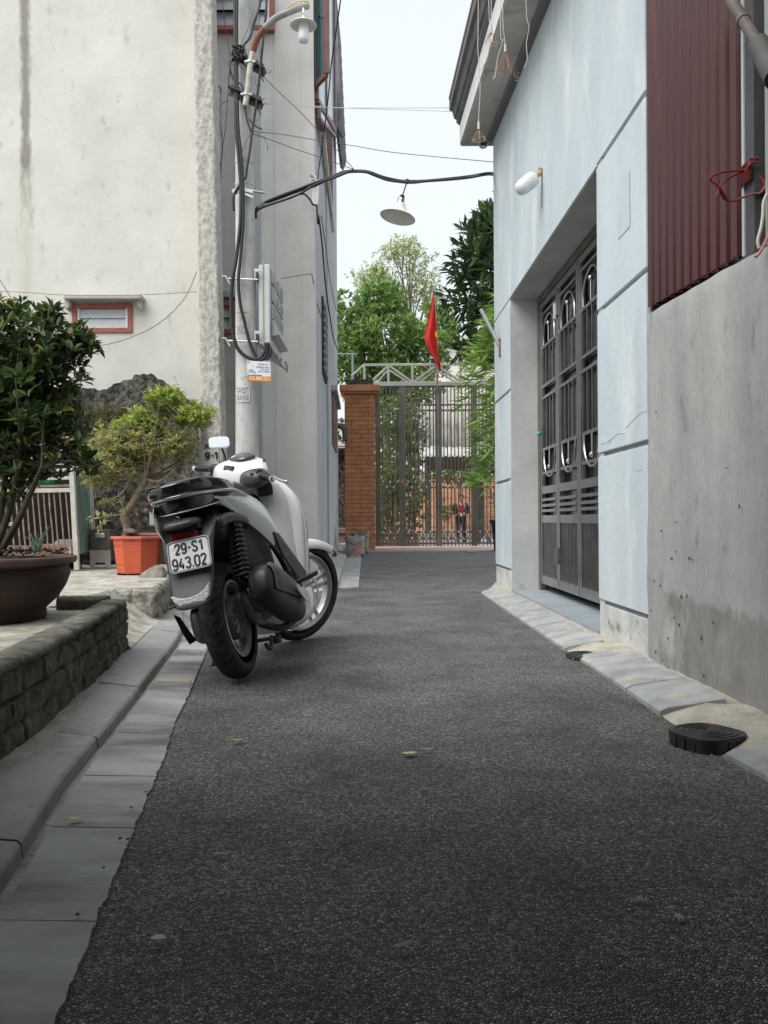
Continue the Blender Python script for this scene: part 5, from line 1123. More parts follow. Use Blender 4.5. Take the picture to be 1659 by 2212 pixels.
w = MB(); w.grid(rows); mk('cloth', w, mat('flag_red', (.62,.022,.018), (.68,.035,.025), scale=4, rough=.75), fl, sub=2, solid=.004)
w = MB(); w.add([onY(*g6(x,y),YG-.34) for x,y in ((778,452),(788,425),(793,445),(798,470),(790,478))], [(0,1,2,3,4)]); mk('yellow_star_edge', w, mat('flag_yellow', (.75,.55,.05), rough=.7), fl, solid=.004)
# dark gap beside the pillar
dg = thing('dark_wall', Vector((-1.6,22,0)), 'blackened mossy wall in the gap left of the brick pillar', 'wall')
w = MB(); w.box(-4, x0-.03, 21.6, 21.9, -.05, 2.55); mk('masonry', w, m_mosswall, dg)
w = MB(); w.box(-2, x0+.05, 21.2, 21.55, 2.56, 2.62); mk('white_sheet', w, m_fascia, dg)
w = MB(); a = onY(738,1157,21); w.box(a.x-.22, a.x+.25, 20.9, 21.3, 0, .42); w.box(a.x-.18,a.x+.2,20.85,21.25,.421,.56); mk('ledge', w, mat('pinkish_block', (.30,.20,.17), (.2,.18,.16), scale=9, rough=.9), dg, bevel=.02)

# buckets and rubble
def bucket(px, pyb, pyt, pxw, Y, label, seed, cols):
    c = onY(px, pyb, Y); c.z = .0; r_ = pxw/2/F*Y; h = (pyb-pyt)/F*Y
    t = thing('paint_bucket', c, label, 'bucket', 'old paint buckets by the brick pillar')
    b = MB(); b.lathe([(.0001,.0),(r_*.86,.0),(r_*.88,.01),(r_*.97,h-.08),(r_*1.03,h-.08),(r_*1.03,h-.065),(r_*.98,h-.06),(r_*.99,h-.03),(r_*1.05,h-.03),(r_*1.05,h),(r_*.97,h),(r_*.84,.02),(.0001,.02)], c, n=40)
    mk('body', b, mat('bucket_plastic_%d' % seed, *cols, scale=7, rough=.6, c3_=(.06,.06,.06), s3=9, lo3=.56, hi3=.62), t, smooth=True, auto=40)
    lb = MB(); n = 18; rows = []
    for k in range(n+1):
        a = -2.9+2.4*k/n; s = k/n; rows.append([c+Vector((math.cos(a)*(r_*.885+.003), math.sin(a)*(r_*.885+.003), .06*h/.4)), c+Vector((math.cos(a)*(r_*.955+.003), math.sin(a)*(r_*.955+.003), (.16+.55*s)*h))])
    lb.grid(rows); mk('label_patch', lb, mat('bucket_label_%d' % seed, *( ((.45,.10,.09),(.38,.33,.30)) if seed == 1 else ((.42,.40,.10),(.10,.14,.11)) ), scale=14, rough=.6), t)
    hd = MB(); hd.tube([c+Vector((-r_*1.05,-.02,h-.05)), c+Vector((-r_*.6,-r_*.9,h-.12)), c+Vector((0,-r_*1.15,h-.16)), c+Vector((r_*.6,-r_*.9,h-.12)), c+Vector((r_*1.05,-.02,h-.05))], .006); mk('handle', hd, m_iron, t)
bucket(779, 1197, 1149, 39, 18.9, 'rear paint bucket with a yellow patch and an open pale rim', 2, ((.40,.40,.37),(.14,.15,.14)))
bucket(767, 1203, 1158, 42, 17.5, 'front paint bucket with a faded red label and grey lid', 1, ((.46,.45,.42),(.34,.33,.31)))
w = MB(); r = random.Random(11)
for i in range(26):
    c = onZ(740+r.uniform(-6,8), 1188+r.uniform(-10,9), .05); s = r.uniform(.05,.16); q = ring(c, (1,0,0), (0,1,0), s, s*.7, 2.4, 7); q = [p+Vector((r.uniform(-.03,.03),r.uniform(-.03,.03),0)) for p in q]
    w.loft([q, [p+Vector((r.uniform(-.02,.02),0,s*.5+r.uniform(0,.10))) for p in q]])
mk('rubble_heap', w, m_concrete, label='small heap of broken concrete left of the buckets', cat='rubble', kind='stuff')
w = MB(); w.hexa([LW(17.2,.05,.05),LW(17.2,.05,.09),LW(17.9,.05,.09),LW(17.9,.05,.05),LW(17.5,.62,.02),LW(17.5,.62,.05),LW(17.6,.62,.05),LW(17.6,.62,.02)]); mk('leaning_board', w, m_mortar_l, label='thin pale board leaning against the house end by the rubble', cat='board')
# dark planter at the gate's right
pp = onZ(1066, 1181, .0); pt_ = thing('tall_planter', Vector((pp.x+.25, 20.2, .03)), 'dark tapering planter half hidden by the blue house at the gate', 'planter')
c = Vector((onY(1077,1100,20.2).x, 20.2, .03)); w = MB(); w.lathe([(.0001,0),(.11,0),(.17,.62),(.22,.64),(.22,.70),(.16,.70),(.15,.6),(.0001,.6)], c, n=24); mk('pot', w, m_black, pt_, smooth=True, auto=40)

# ---------------------------------------------------------------- yard beyond the gate: shed roofs, steps, man
sh_ = thing('yard_shed', Vector((2.4, 32, 0)), 'shed with a steep grey corrugated cement roof seen through the gate', 'shed')
m_fibro = mat('fibre_cement', (.33,.31,.285), (.47,.45,.42), scale=2.5, rough=.95, stretch=(1,1,.3), c3_=(.20,.19,.17), s3=3, lo3=.55, hi3=.75, st3=(1,1,.2))
def corr(px0, px1, py0, py1, Y0, Y1, per, nm, m, amp=.05):
    w = MB(); rows = []; xa_ = onY(px0, py0, Y0).x; xb_ = onY(px1, py0, Y0).x; zt1 = onY(900, py0, Y0).z; zb1 = onY(900, py1, Y1).z; n = int((xb_-xa_)/per*8)
    for i in range(n+1):
        x = xa_+(xb_-xa_)*i/n; o_ = amp*math.sin(2*math.pi*i/8); rows.append([Vector((x, Y0+o_, zt1+o_*.6)), Vector((x, (Y0+Y1)/2+o_, (zt1+zb1)/2+o_*.6)), Vector((x, Y1+o_, zb1+o_*.6))])
    w.grid(rows); return mk(nm, w, m, sh_, solid=.02, smooth=True)
corr(868, 1160, 792, 964, 35, 33, .26, 'upper_roof', m_fibro); corr(905, 1130, 966, 986, 32.6, 31.6, .22, 'eave_sheet', mat('pale_eave', (.50,.49,.46), (.42,.40,.37), scale=4, rough=.9), .045)
w = MB(); a = onY(918,988,33); b = onY(1060,1012,33); w.box(a.x, b.x+2, 33.2, 33.4, b.z, a.z+.1); mk('dark_eave_band', w, mat('dark_brown_void', (.035,.028,.024), rough=.9), sh_)  # dark box drawn for the dark band below the eave
w = MB()
for px in (1040, 925): p = onY(px, 1012, 33); w.box(p.x-.12, p.x+.12, 33.1, 33.5, 0, p.z+.1)
mks('shed_post', w, m_mosswall, sh_)
tw_ = thing('terrace_steps', Vector((2.5, 36, 0)), 'terracotta stepped garden terrace at the far end of the yard', 'steps')
w = MB()
for i in range(6): w.box(-1.5, 9, 35.2+i*.45, 35.64+i*.45, 0, .30+i*.34)
mk('steps', w, m_terra, tw_)
w = MB(); w.box(-2.5, 9, 37.95, 38.2, 0, 2.6); mk('back_wall', w, m_terra, tw_)
pb = thing('brick_planter', Vector((-.0,24.5,0)), 'low brown brick planter bed behind the left part of the gate', 'planter')
w = MB(); w.box(-.6, .95, 24.2, 25.2, 0, .36); mk('bed', w, mat('brown_brickwork', (.16,.09,.07), (.24,.14,.11), scale=8, rough=.9), pb)
w = MB(); w.box(-.65, .98, 24.15, 25.25, .361, .42); mk('coping', w, mat('coping_pale', (.40,.33,.29), rough=.9), pb)
rb = thing('planter_trough', Vector((1.6,31,0)), 'long pale planter trough behind the standing man', 'planter')
w = MB(); w.box(.9, 3.3, 31, 31.4, 0, .24); mk('trough', w, mat('trough_grey', (.34,.32,.28), (.44,.41,.36), scale=5, rough=.9), rb)
for i, (px, wd, colr) in enumerate(((1036,7,(.03,.04,.12)),(1058,6,(.05,.08,.42)))):
    p = onY(px,1172,28); w = MB(); w.box(p.x-wd/2/F*28, p.x+wd/2/F*28, 28, 28.2, .005, .17); w.box(p.x-wd/2/F*28-.015, p.x+wd/2/F*28+.015, 27.98, 28.22, .171, .19); mk('blue_tub', w, mat('tub_%d' % i, colr, rough=.4), label=('dark navy tub standing beyond the gate' if i == 0 else 'bright blue tub standing beyond the gate beside the blue house'), cat='tub', bevel=.01)

# the man (1.68 m), head bent over his hands
def person(base, H=1.68):
    t = thing('person', base, 'person in dark red and black jacket looking down at their hands beyond the gate', 'person')
    s = H/1.75
    J = {}; E_ = []
    def jn(n, p, r, par=None): J[n] = (Vector(p)*s, r*s); (E_.append((par, n)) if par else None)
    jn('pelvis',(0,0,.93),.135); jn('waist',(0,.0,1.06),.125,'pelvis'); jn('chest',(0,-.01,1.27),.155,'waist'); jn('neck0',(0,-.02,1.44),.075,'chest'); jn('neck1',(.01,-.06,1.50),.052,'neck0'); jn('head0',(.015,-.10,1.56),.078,'neck1'); jn('head1',(.02,-.115,1.64),.088,'head0'); jn('head2',(.02,-.10,1.70),.060,'head1'); jn('nose',(.018,-.205,1.585),.014,'head0')
    for sg, n in ((1,'r'),(-1,'l')):
        jn('sh'+n,(sg*.17,-.0,1.40),.075,'chest'); jn('el'+n,(sg*.25,-.02,1.12),.052,'sh'+n); jn('wr'+n,(sg*.10,-.26,1.03),.034,'el'+n); jn('hip'+n,(sg*.085,0,.88),.105,'pelvis'); jn('kn'+n,(sg*.10,-.01,.49),.066,'hip'+n); jn('an'+n,(sg*.11,.02,.09),.046,'kn'+n); jn('to'+n,(sg*.125,-.15,.035),.040,'an'+n)
    names = list(J); idx = {n:i for i,n in enumerate(names)}
    def skin(nm, keep, grow, m, parent, cut=None):
        me = bpy.data.meshes.new(nm); ns = [n for n in names if n in keep]; ix = {n:i for i,n in enumerate(ns)}
        me.from_pydata([tuple(J[n][0]) for n in ns], [(ix[a],ix[b]) for a,b in E_ if a in ix and b in ix], [])
        o = bpy.data.objects.new(nm, me); COL.objects.link(o); md = o.modifiers.new('k','SKIN'); 
        bmx = bmesh.new(); bmx.from_mesh(me); ly = bmx.verts.layers.skin.verify()
        for v in bmx.verts: rr = J[ns[v.index]][1]+grow; v[ly].radius = (rr, rr*(.8 if ns[v.index] in ('pelvis','waist','chest') else 1)); v[ly].use_root = (v.index == 0)
        bmx.to_mesh(me); bmx.free(); sb = o.modifiers.new('s','SUBSURF'); sb.levels = 2; sb.render_levels = 2; md.use_smooth_shade = True
        dg = bpy.context.evaluated_depsgraph_get(); m2 = bpy.data.meshes.new_from_object(o.evaluated_get(dg)); bpy.data.objects.remove(o)
        m2.materials.clear(); m2.materials.append(m); o2 = bpy.data.objects.new(nm, m2); COL.objects.link(o2)
        if parent: o2.parent = parent
        BASE[o2] = Vector(BASE[t]); return o2
    sk = mat('skin', (.42,.24,.17), rough=.6); body = skin('body', names, 0, sk, t)
    ja = mat('jacket_red', (.42,.015,.035), rough=.85); jk = mat('jacket_black', (.012,.012,.016), rough=.85)
    jb = skin('jacket', ['pelvis','waist','chest','neck0'], .022, ja, t)
    slv = skin('trousers', ['pelvis','hipr','hipl','knr','knl','anr','anl'], .012, jk, t)
    for n in 'rl':
        w = MB(); a, b, c = J['sh'+n][0], J['el'+n][0], J['wr'+n][0]; B = Vector(base); w.tube([B+a, B+b, B+b.lerp(c,.88)], lambda q: .075-.028*q, n=12, k=4); mk('sleeve', w, jk, t, smooth=True)
        w = MB(); q = B+J['to'+n][0]; an = B+J['an'+n][0]; w.loft([ring(an+Vector((0,.05,-.03)),(1,0,0),(0,0,1),.045,.05,2.5,14), ring(an+Vector((0,-.04,-.035)),(1,0,0),(0,0,1),.05,.05,2.5,14), ring(q+Vector((0,-.02,0)),(1,0,0),(0,0,1),.05,.035,2.5,14), ring(q+Vector((0,-.07,-.008)),(1,0,0),(0,0,1),.03,.022,2.5,14)]); mk('shoe', w, jk, t, smooth=True)
        sg = 1 if n == 'r' else -1; w = MB(); wr = B+J['wr'+n][0]; d = Vector((-sg*.55,-.62,-.35)).normalized(); side = Vector((0,0,1)); pl = wr+d*.085
        w.loft([ring(wr, d.cross(side).normalized(), side, .022,.030,2.5,10), ring(wr+d*.05, d.cross(side).normalized(), side, .018,.042,2.5,10), ring(pl, d.cross(side).normalized(), side, .014,.040,2.5,10)])
        for k in range(4):
            f0 = pl+side*(.030-.020*k); l_ = (.070,.078,.074,.058)[k]; cr = d.cross(side).normalized()*sg; w.tube([f0-d*.01, f0+d*l_*.5, f0+d*l_*.8+cr*l_*.25, f0+d*l_*.8+cr*l_*.5], .0085, n=6, k=3)
        w.tube([wr+d*.03+side*.03, wr+d*.06+side*.06, wr+d*.09+side*.068], .010, n=6, k=3); mk('hand', w, sk, t, smooth=True)
    B = Vector(base); hd = B+J['head1'][0]; w = MB(); w.lathe([(.0001,.085),(.05,.075),(.085,.035),(.093,-.01),(.080,-.05),(.07,-.055)], hd+Vector((0,.028,.015)), axis=(0,.35,.94), n=20); mk('hair', w, mat('short_hair', (.03,.025,.022), (.10,.09,.08), scale=60, rough=.8), t, smooth=True)
    w = MB()
    for sg in (1,-1): w.lathe([(.0001,-.010),(.010,0),(.0001,.010)], hd+Vector((sg*.033,-.090,-.035)), n=8); w.lathe([(.0001,-.03),(.016,-.01),(.016,.012),(.0001,.028)], hd+Vector((sg*.092,.0,-.035)), n=8)
    mk('face_features', w, mat('brow', (.12,.06,.045), rough=.6), t)
    w = MB(); w.tube([B+Vector((-.06,-.14,1.42))*s, B+Vector((0,-.175,1.34))*s, B+Vector((.06,-.14,1.42))*s], .012, n=6); mk('collar', w, m_white, t)
    w = MB(); c = B+Vector((.0,-.36,1.0))*s; w.box(c.x-.03, c.x+.03, c.y-.01, c.y+.005, c.z-.06, c.z+.03)
    mk('paper_slip', w, m_white, label='small white slip held in the hands of the person beyond the gate', cat='paper')
    w = MB()
    for sg in (1,-1): 
        w.hexa([B+Vector(p)*s for p in ((sg*.15,-.07,1.02),(sg*.165,-.04,1.02),(sg*.165,.07,1.02),(sg*.14,.08,1.02),(sg*.165,-.09,1.36),(sg*.19,-.06,1.36),(sg*.19,.07,1.36),(sg*.15,.10,1.36))])
    mk('jacket_side', w, jk, t, bevel=.02)
mp = onZ(996, 1170.5, 0.004); person(Vector((mp.x, mp.y, .004)), 1.66*mp.y/30)

# ================================================================ TREES
m_leaf_j = leafmat('glossy_green_leaves', [(0,(.065,.135,.035)),(.45,(.12,.235,.060)),(.8,(.20,.33,.09)),(1,(.34,.45,.14))], .35, .35)
m_leaf_f = leafmat('pale_feathery_leaves', [(0,(.12,.20,.05)),(.5,(.24,.32,.10)),(1,(.42,.44,.16))], .5, .45)
m_leaf_d = leafmat('dark_leaves', [(0,(.028,.060,.028)),(.6,(.060,.115,.045)),(.93,(.11,.19,.06)),(1,(.22,.32,.08))], .35, .22)
m_leaf_b = leafmat('bamboo_leaves', [(0,(.12,.23,.04)),(.5,(.24,.41,.09)),(.9,(.38,.54,.15)),(1,(.50,.50,.20))], .45, .35)
m_leaf_s = leafmat('shrub_leaves', [(0,(.05,.09,.02)),(.5,(.10,.17,.035)),(.85,(.20,.28,.06)),(1,(.36,.40,.10))], .45, .3)
m_bark = mat('grey_bark', (.10,.085,.065), (.22,.19,.15), scale=9, rough=.95, bump=.6, bs=30)
m_twig = mat('tan_twig', (.20,.16,.10), (.32,.27,.18), scale=20, rough=.9)
def branchy(mb, rng, root, tips, r0, r1):
    for tpt in tips:
        root = Vector(root); tpt = Vector(tpt); m1 = root.lerp(tpt, .45)+Vector((rng.uniform(-.1,.1), rng.uniform(-.1,.1), .08))*(tpt-root).length*.6
        mb.tube([root, m1, tpt], lambda q: r0+(r1-r0)*q, n=5, k=3)
def tree(name, label, cat, base, root, c, rad, nclump, k, ln, wd, lm, seed, shell=.45, spread=.25, clip=None, r0=.12, group=None, hi=False, up=.3, droop=0, lobes=None):
    rng = random.Random(seed); t = thing(name, base, label, cat, group)
    tr = MB(); tr.tube([base, Vector(base).lerp(Vector(root),.5)+Vector((.1,0,0)), root], lambda q: r0*1.3-(r0*.5)*q, n=9, k=4)
    P = []
    for cc_, rr_, nn in (lobes or [(c, rad, nclump)]): P += blob_pts(rng, cc_, rr_, nn, shell, clip)
    branchy(tr, rng, root, [P[i] for i in range(0, len(P), max(1, len(P)//26))], r0*.42, .012)
    mk('trunk', tr, m_bark, t, smooth=True)
    C_ = Vector(c); pts, dirs = rosettes(rng, P, k, spread, out=lambda p: (p-C_).normalized()+Vector((0,-.25,.2)), up=up)
    mk('crown', leaves(rng, pts, dirs, ln, wd, droop=droop, hi=hi), lm, t)
    return t
cJ = onY(850,735,27)
tree('broadleaf_tree', 'dense bright green tree with upright leaf rosettes behind the gate pillar', 'tree', Vector((cJ.x-.6,27,0)), Vector((cJ.x-.2,27,4)), cJ, None, 0, 9, .22, .085, m_leaf_j, 21, .35, .20,
     lobes=[(onY(820,735,27),(1.55,1.5,1.45),420),(onY(905,765,27.5),(1.2,1.3,1.05),300),(onY(768,760,26.5),(1.0,1.1,1.3),230),(onY(820,655,27),(.75,.9,.85),170),(onY(950,700,28.2),(.85,.8,.75),110),(onY(740,690,27),(.6,.9,.9),70),(onY(855,830,26.2),(1.5,.8,.7),170)])
cF = onY(865,590,38)
tree('feathery_tree', 'tall thin pale yellow-green tree rising behind the dense tree', 'tree', Vector((cF.x+.6,38,0)), Vector((cF.x+.5,38,8.5)), cF, None, 0, 6, .20, .05, m_leaf_f, 5, .2, .28, r0=.11, droop=.9, up=-.4,
     lobes=[(onY(872,552,38),(1.35,1.1,.85),270),(onY(815,600,38),(1.2,1,.8),210),(onY(905,615,38),(1.1,1,1.0),220),(onY(930,660,38),(.8,.8,.7),100),(onY(850,640,38),(1.0,.8,.5),110)])
cD = onY(1085,590,15.5)
tree('dark_tree', 'large dark glossy tree leaning out behind the corner of the blue house', 'tree', Vector((cD.x+1.2,16,0)), Vector((cD.x+.6,16,3.2)), cD, None, 0, 8, .24, .075, m_leaf_d, 9, .3, .26, r0=.11, hi=True,
     lobes=[(onY(1095,560,15.5),(.95,.9,1.0),165),(onY(1040,615,15.5),(.62,.7,.85),105),(onY(1075,700,15.2),(.65,.7,.75),95),(onY(1062,490,15.8),(.45,.5,.35),28),(onY(1120,410,15.8),(.55,.5,.4),22),(onY(1000,750,15.5),(.22,.3,.2),8)])
# bamboo sprays
rng = random.Random(31); bt = thing('bamboo', onY(1120,1200,13.5), 'bright green bamboo foliage hanging beside the far corner of the blue house', 'bamboo')
bs_ = MB(); lf = MB(); root = onY(1130,1240,13.6); root.z = 0
for i in range(19):
    ty = 690+i*18+rng.uniform(-12,12); reach = rng.uniform(12,64)*(.55+.45*math.sin(min(1,(i+3)/14)*math.pi*.8))
    if 4 < i < 12: reach *= 1.15
    a = onY(1100+rng.uniform(-5,30), ty-70+rng.uniform(-25,25), 13.4+rng.uniform(-.5,.5)); b = onY(1075-reach, ty+35+rng.uniform(-10,30), 13.1+rng.uniform(-.5,.5)); m_ = a.lerp(b,.5)+Vector((0,0,.14))
    Pp = catmull([a, m_, b], 8); bs_.tube(Pp, .004, n=4, smooth=False)
    for j, p in enumerate(Pp):
        if j < 2: continue
        if j % 2: continue
        for q in range(6):
            d = Vector((-.85+rng.uniform(-.7,.5), rng.uniform(-.7,.7), rng.uniform(-.75,.65))); leaves(rng, [p], [d], .30, .040, droop=.25, mb=lf, jit=.15, hi=True)
for i in range(6): x_ = i*.12; bs_.tube([root+Vector((x_,0,0)), root+Vector((x_-.05,0,2.2)), root+Vector((x_-.12,-.1,4.2))], .018, n=7)
mk('culms', bs_, m_leaf_b, bt); mk('foliage', lf, m_leaf_b, bt)
# shrubs seen through the bars
def shrub(px, py, Y, rad, n, label, seed, lm, ln=.12, wd=.05, k=7, nm='yard_shrub'):
    rng = random.Random(seed); c = onY(px, py, Y); t = thing(nm, Vector((c.x, Y, 0)), label, 'shrub', 'shrubs seen through the gate')
    P = blob_pts(rng, c, rad, n, .3); tr = MB(); rt = Vector((c.x, Y, .02)); tr.tube([rt, Vector((c.x+.05, Y, max(.2, c.z-rad[2]*.5)))], .03, n=6); branchy(tr, rng, (c.x+.05, Y, max(.2, c.z-rad[2]*.6)), P[::max(1,n//14)], .016, .006); mk('stems', tr, m_bark, t)
    pts, dirs = rosettes(rng, P, k, .12); mk('leaves', leaves(rng, pts, dirs, ln, wd), lm, t)
shrub(845, 1000, 24.6, (.75,.6,1.75), 230, 'tall mixed green shrub behind the left third of the gate', 41, m_leaf_s)
shrub(835, 1085, 24.7, (.62,.5,.9), 190, 'mid green bush low behind the left bars of the gate', 51, m_leaf_s)
shrub(880, 930, 25.2, (.7,.5,.95), 200, 'dark leafy shrub behind the second gate panel', 52, m_leaf_d)
shrub(892, 1075, 24.8, (.55,.5,1.1), 150, 'dark green shrub behind the middle of the gate', 42, m_leaf_d)
shrub(852, 900, 24.4, (.75,.5,.65), 110, 'leafy green shrub top under the truss behind the gate', 45, m_leaf_j)
shrub(992, 1030, 34.2, (1.6,.4,.42), 150, 'yellow-green hedge under the shed eave far beyond the gate', 43, m_leaf_f, .16, .08)
shrub(845, 1145, 24.5, (.7,.4,.28), 70, 'low dark planting in the brick bed behind the gate', 46, m_leaf_d, .13, .035)
shrub(965, 1105, 28.5, (.30,.3,.45), 30, 'thin straggly shrub beside the standing person', 47, m_leaf_s)
shrub(1110, 1090, 25.5, (.9,.5,.9), 90, 'dark shrub mostly hidden behind the corner of the blue house', 48, m_leaf_d)
rng = random.Random(88)
for nm, lab, Yh, x0h, x1h, y0h, y1h, nn, lmh, l_, w_h in (('far_trees','dark mass of far garden trees behind the shed',41,700,1110,905,1075,620,m_leaf_d,.30,.12),('garden_hedge','thick green garden planting behind the left half of the gate',29.5,790,905,850,1130,520,m_leaf_s,.17,.07)):
    P = [onY(rng.uniform(x0h,x1h), rng.uniform(y0h,y1h), Yh+rng.uniform(-.6,.6)) for _ in range(nn)]; P = [Vector((p.x, p.y, max(.1, p.z))) for p in P]
    pts, dirs = rosettes(rng, P, 8, .25); mk(nm, leaves(rng, pts, dirs, l_, w_h), lmh, label=lab, cat='trees' if nm == 'far_trees' else 'hedge', kind='stuff')
bkw = thing('far_house', Vector((-2,44,0)), 'pale distant house glimpsed between the trees', 'house')
w = MB(); a = onY(965,740,44); w.box(a.x, a.x+8, 44, 48, 0, a.z); mk('wall', w, m_fascia, bkw); w = MB(); w.box(-14, -1.2, 46, 50, 0, 6.0); mk('wall', w, m_plasterB, bkw)
w = MB(); w.hexa([(a.x-.3,43.7,a.z),(a.x+8.3,43.7,a.z),(a.x+8.3,48.3,a.z),(a.x-.3,48.3,a.z),(a.x+2,45,a.z+1.0),(a.x+6,45,a.z+1.0),(a.x+6,47,a.z+1.0),(a.x+2,47,a.z+1.0)]); mk('roof', w, m_fibro, bkw)

# ================================================================ COURTYARD
# blackened broken wall
g4 = lambda x, y: (x*.29168, y*.29168+553)
mw_ = thing('broken_wall', Vector((-3.4, 9.5, CZ)), 'blackened mossy broken brick wall in front of the cream house', 'wall')
top = [(-200,842),(0,850),(60,842),(120,848),(175,839),(205,838),(206,843),(238,838),(240,828),(262,826),(263,819),(284,820),(286,809),(331,808),(340,818),(352,822),(379,842),(414,868),(429,888)]
w = MB(); rows = []; n = 130
for i in range(n):
    px = -200+629*i/(n-1); py = float(np.interp(px, [a for a,b in top], [b for a,b in top])); T = onY(px, py+3*noise.noise(Vector((px*.13,0,0)))+2.5*noise.noise(Vector((px*.6,3,0))), 9.5); row = [Vector((T.x, 9.72, T.z-.02))]
    for k in range(40):
        z_ = T.z-(T.z-.2)*k/39; r = int(z_/.075); u = (T.x+(.11 if r%2 else 0)) % .22; v = z_ % .075; d = min(u,.22-u,v,.075-v); row.append(Vector((T.x, 9.50+.02*max(0,1-d/.012)*(noise.noise(Vector((T.x*2,z_*2,0)))>-.1)+.05*noise.noise(Vector((T.x*3,z_*3,1)))+.02*noise.noise(Vector((T.x*15,z_*15,1))), z_)))
    rows.append(row)
w.grid(rows); mk('masonry', w, m_mosswall, mw_, smooth=True, auto=45)
rng = random.Random(77); lf = MB()
P = [onY(rng.uniform(180,300), 895+rng.uniform(-14,14), 9.44) for _ in range(500)]
leaves(rng, P, [Vector((rng.gauss(0,1), -.5, rng.gauss(0,.6))) for _ in P], .10, .008, mb=lf); mk('dry_creeper', lf, leafmat('dry_moss', [(0,(.10,.10,.03)),(1,(.26,.23,.09))], .8, .2), mw_)
# cage of rusty bars and rails
g8 = lambda x, y: (x*.14584, y*.14584+933)
cg = thing('rusty_cage', Vector((-3.3, 8.3, CZ)), 'tall metal cage with pale horizontal rails above and thin rusty upright bars below', 'cage')
YC = 8.25
m_palebar = mat('pale_bar', (.42,.41,.37), (.55,.53,.48), scale=10, rough=.6, c3_=(.25,.13,.08), s3=14, lo3=.6, hi3=.7)
m_rustbar = mat('rusty_bar', (.20,.12,.095), (.32,.24,.20), scale=14, rough=.8, c3_=(.42,.40,.36), s3=9, lo3=.62, hi3=.7)
w = MB(); w.bar(onY(*g8(1040,60),YC), onY(*g8(1145,2040),YC), .045, .045, up=(0,1,0)); mk('corner_post', w, m_palebar, cg)
w = MB()
for y in (-20,85,190,290,385,470,575,690): w.bar(onY(*g8(-900,y+30),YC), onY(*g8(1050,y-10),YC), .03, .03)
w.bar(onY(*g8(-900,895),YC), onY(*g8(1065,860),YC), .035, .04); mk('pale_rails', w, m_palebar, cg)
w = MB(); w.bar(onY(*g8(-900,860),YC+.02), onY(*g8(1065,790),YC+.02), .02, .02); w.bar(onY(*g8(-900,1800),YC), onY(*g8(1110,1780),YC), .025, .022); w.bar(onY(*g8(-400,1370),YC-.02), onY(*g8(220,1365),YC-.02), .02, .02)
x = 975
i = 0; r = random.Random(8)
while x > -900:
    o_ = r.uniform(-6,6); w.tube([onY(*g8(x+o_,870),YC), onY(*g8(x+22,1150),YC), onY(*g8(x+50+o_,1450),YC), onY(*g8(x+78,1790),YC)], .0075, n=6, k=3); x -= r.uniform(76,90); i += 1
mk('rusty_bars', w, m_rustbar, cg)
w = MB(); w.box(-8, onY(*g8(1045,500),YC+.3).x, YC+.55, YC+.6, CZ, 2.0); mk('dark_back', w, m_dark, cg)
w = MB(); a = onY(*g8(-900,1900),YC); w.box(a.x, onY(*g8(1060,1900),YC).x, YC+.02, YC+.54, a.z+.10, a.z+.12); mk('floor_tray', w, m_rustbar, cg)
nt_ = thing('green_net', onY(9,1048,8.35), 'bright green plastic net rolled along the cage shelf', 'net')
m_net = mat('green_mesh', (.01,.18,.07), (.02,.36,.13), scale=30, rough=.5, bump=.5, bs=80); w = MB(); w.tube([onY(*g8(x,y),8.36) for x,y in ((-600,790),(60,775),(300,760),(500,740),(700,735),(840,735))], lambda q: .05+.012*math.sin(q*9), n=12, k=6); mk('roll', w, m_net, nt_, smooth=True)
bw = thing('green_bowl', onY(*g8(930,760),8.4), 'dull green plastic bowl beside the net on the cage shelf', 'bowl')
c = onY(*g8(930,765),8.42); w = MB(); w.lathe([(.0001,0),(.05,0),(.09,.05),(.095,.055),(.088,.055),(.045,.008),(.0001,.008)], c, n=20); mk('bowl', w, mat('dull_green', (.06,.16,.03), rough=.5), bw, smooth=True)
w = MB(); c = onY(*g8(805,1750),YC+.15); w.box(c.x-.10, c.x+.10, c.y-.04, c.y+.06, c.z-.03, c.z+.06); mk('old_brick', w, mat('pinkish_brick', (.36,.24,.17), (.45,.33,.25), scale=15, rough=.95, bump=.5), label='pinkish old brick standing in the bottom of the cage', cat='brick', bevel=.006)
w = MB(); c = onY(*g8(970,1720),YC+.2); w.loft([ring(c+Vector((0,0,h)), (1,0,0), (0,1,0), a, .06, 3, 12) for h, a in ((-.03,.10),(.03,.11),(.07,.09),(.085,.05))]); mk('grey_stone', w, m_concrete, label='grey stone block beside the old brick in the cage', cat='stone')
w = MB(); w.tube([onY(*g8(x,y),YC-.03) for x,y in ((130,1345),(175,1370),(180,1430),(175,1500),(185,1580))], .006, n=5); w.tube([onY(*g8(x,y),YC-.03) for x,y in ((0,1365),(120,1350),(215,1355),(220,1385),(150,1385),(0,1370))], .004, n=5); mk('tied_string', w, mat('straw_string', (.55,.47,.33), rough=.8), label='frayed straw string tied on the cage bar', cat='string')
w = MB(); w.tube([onY(*g8(x,y),YC-.04) for x,y in ((1050,1710),(1030,1760),(1040,1800),(1060,1860))], .005, n=5); w.tube([onY(*g8(x,y),YC-.04) for x,y in ((1030,1730),(1050,1780),(1030,1820))], .005, n=5); mk('pink_ribbon', w, mat('pink_string', (.60,.36,.32), rough=.7), label='pink string knotted low on the cage corner', cat='string')
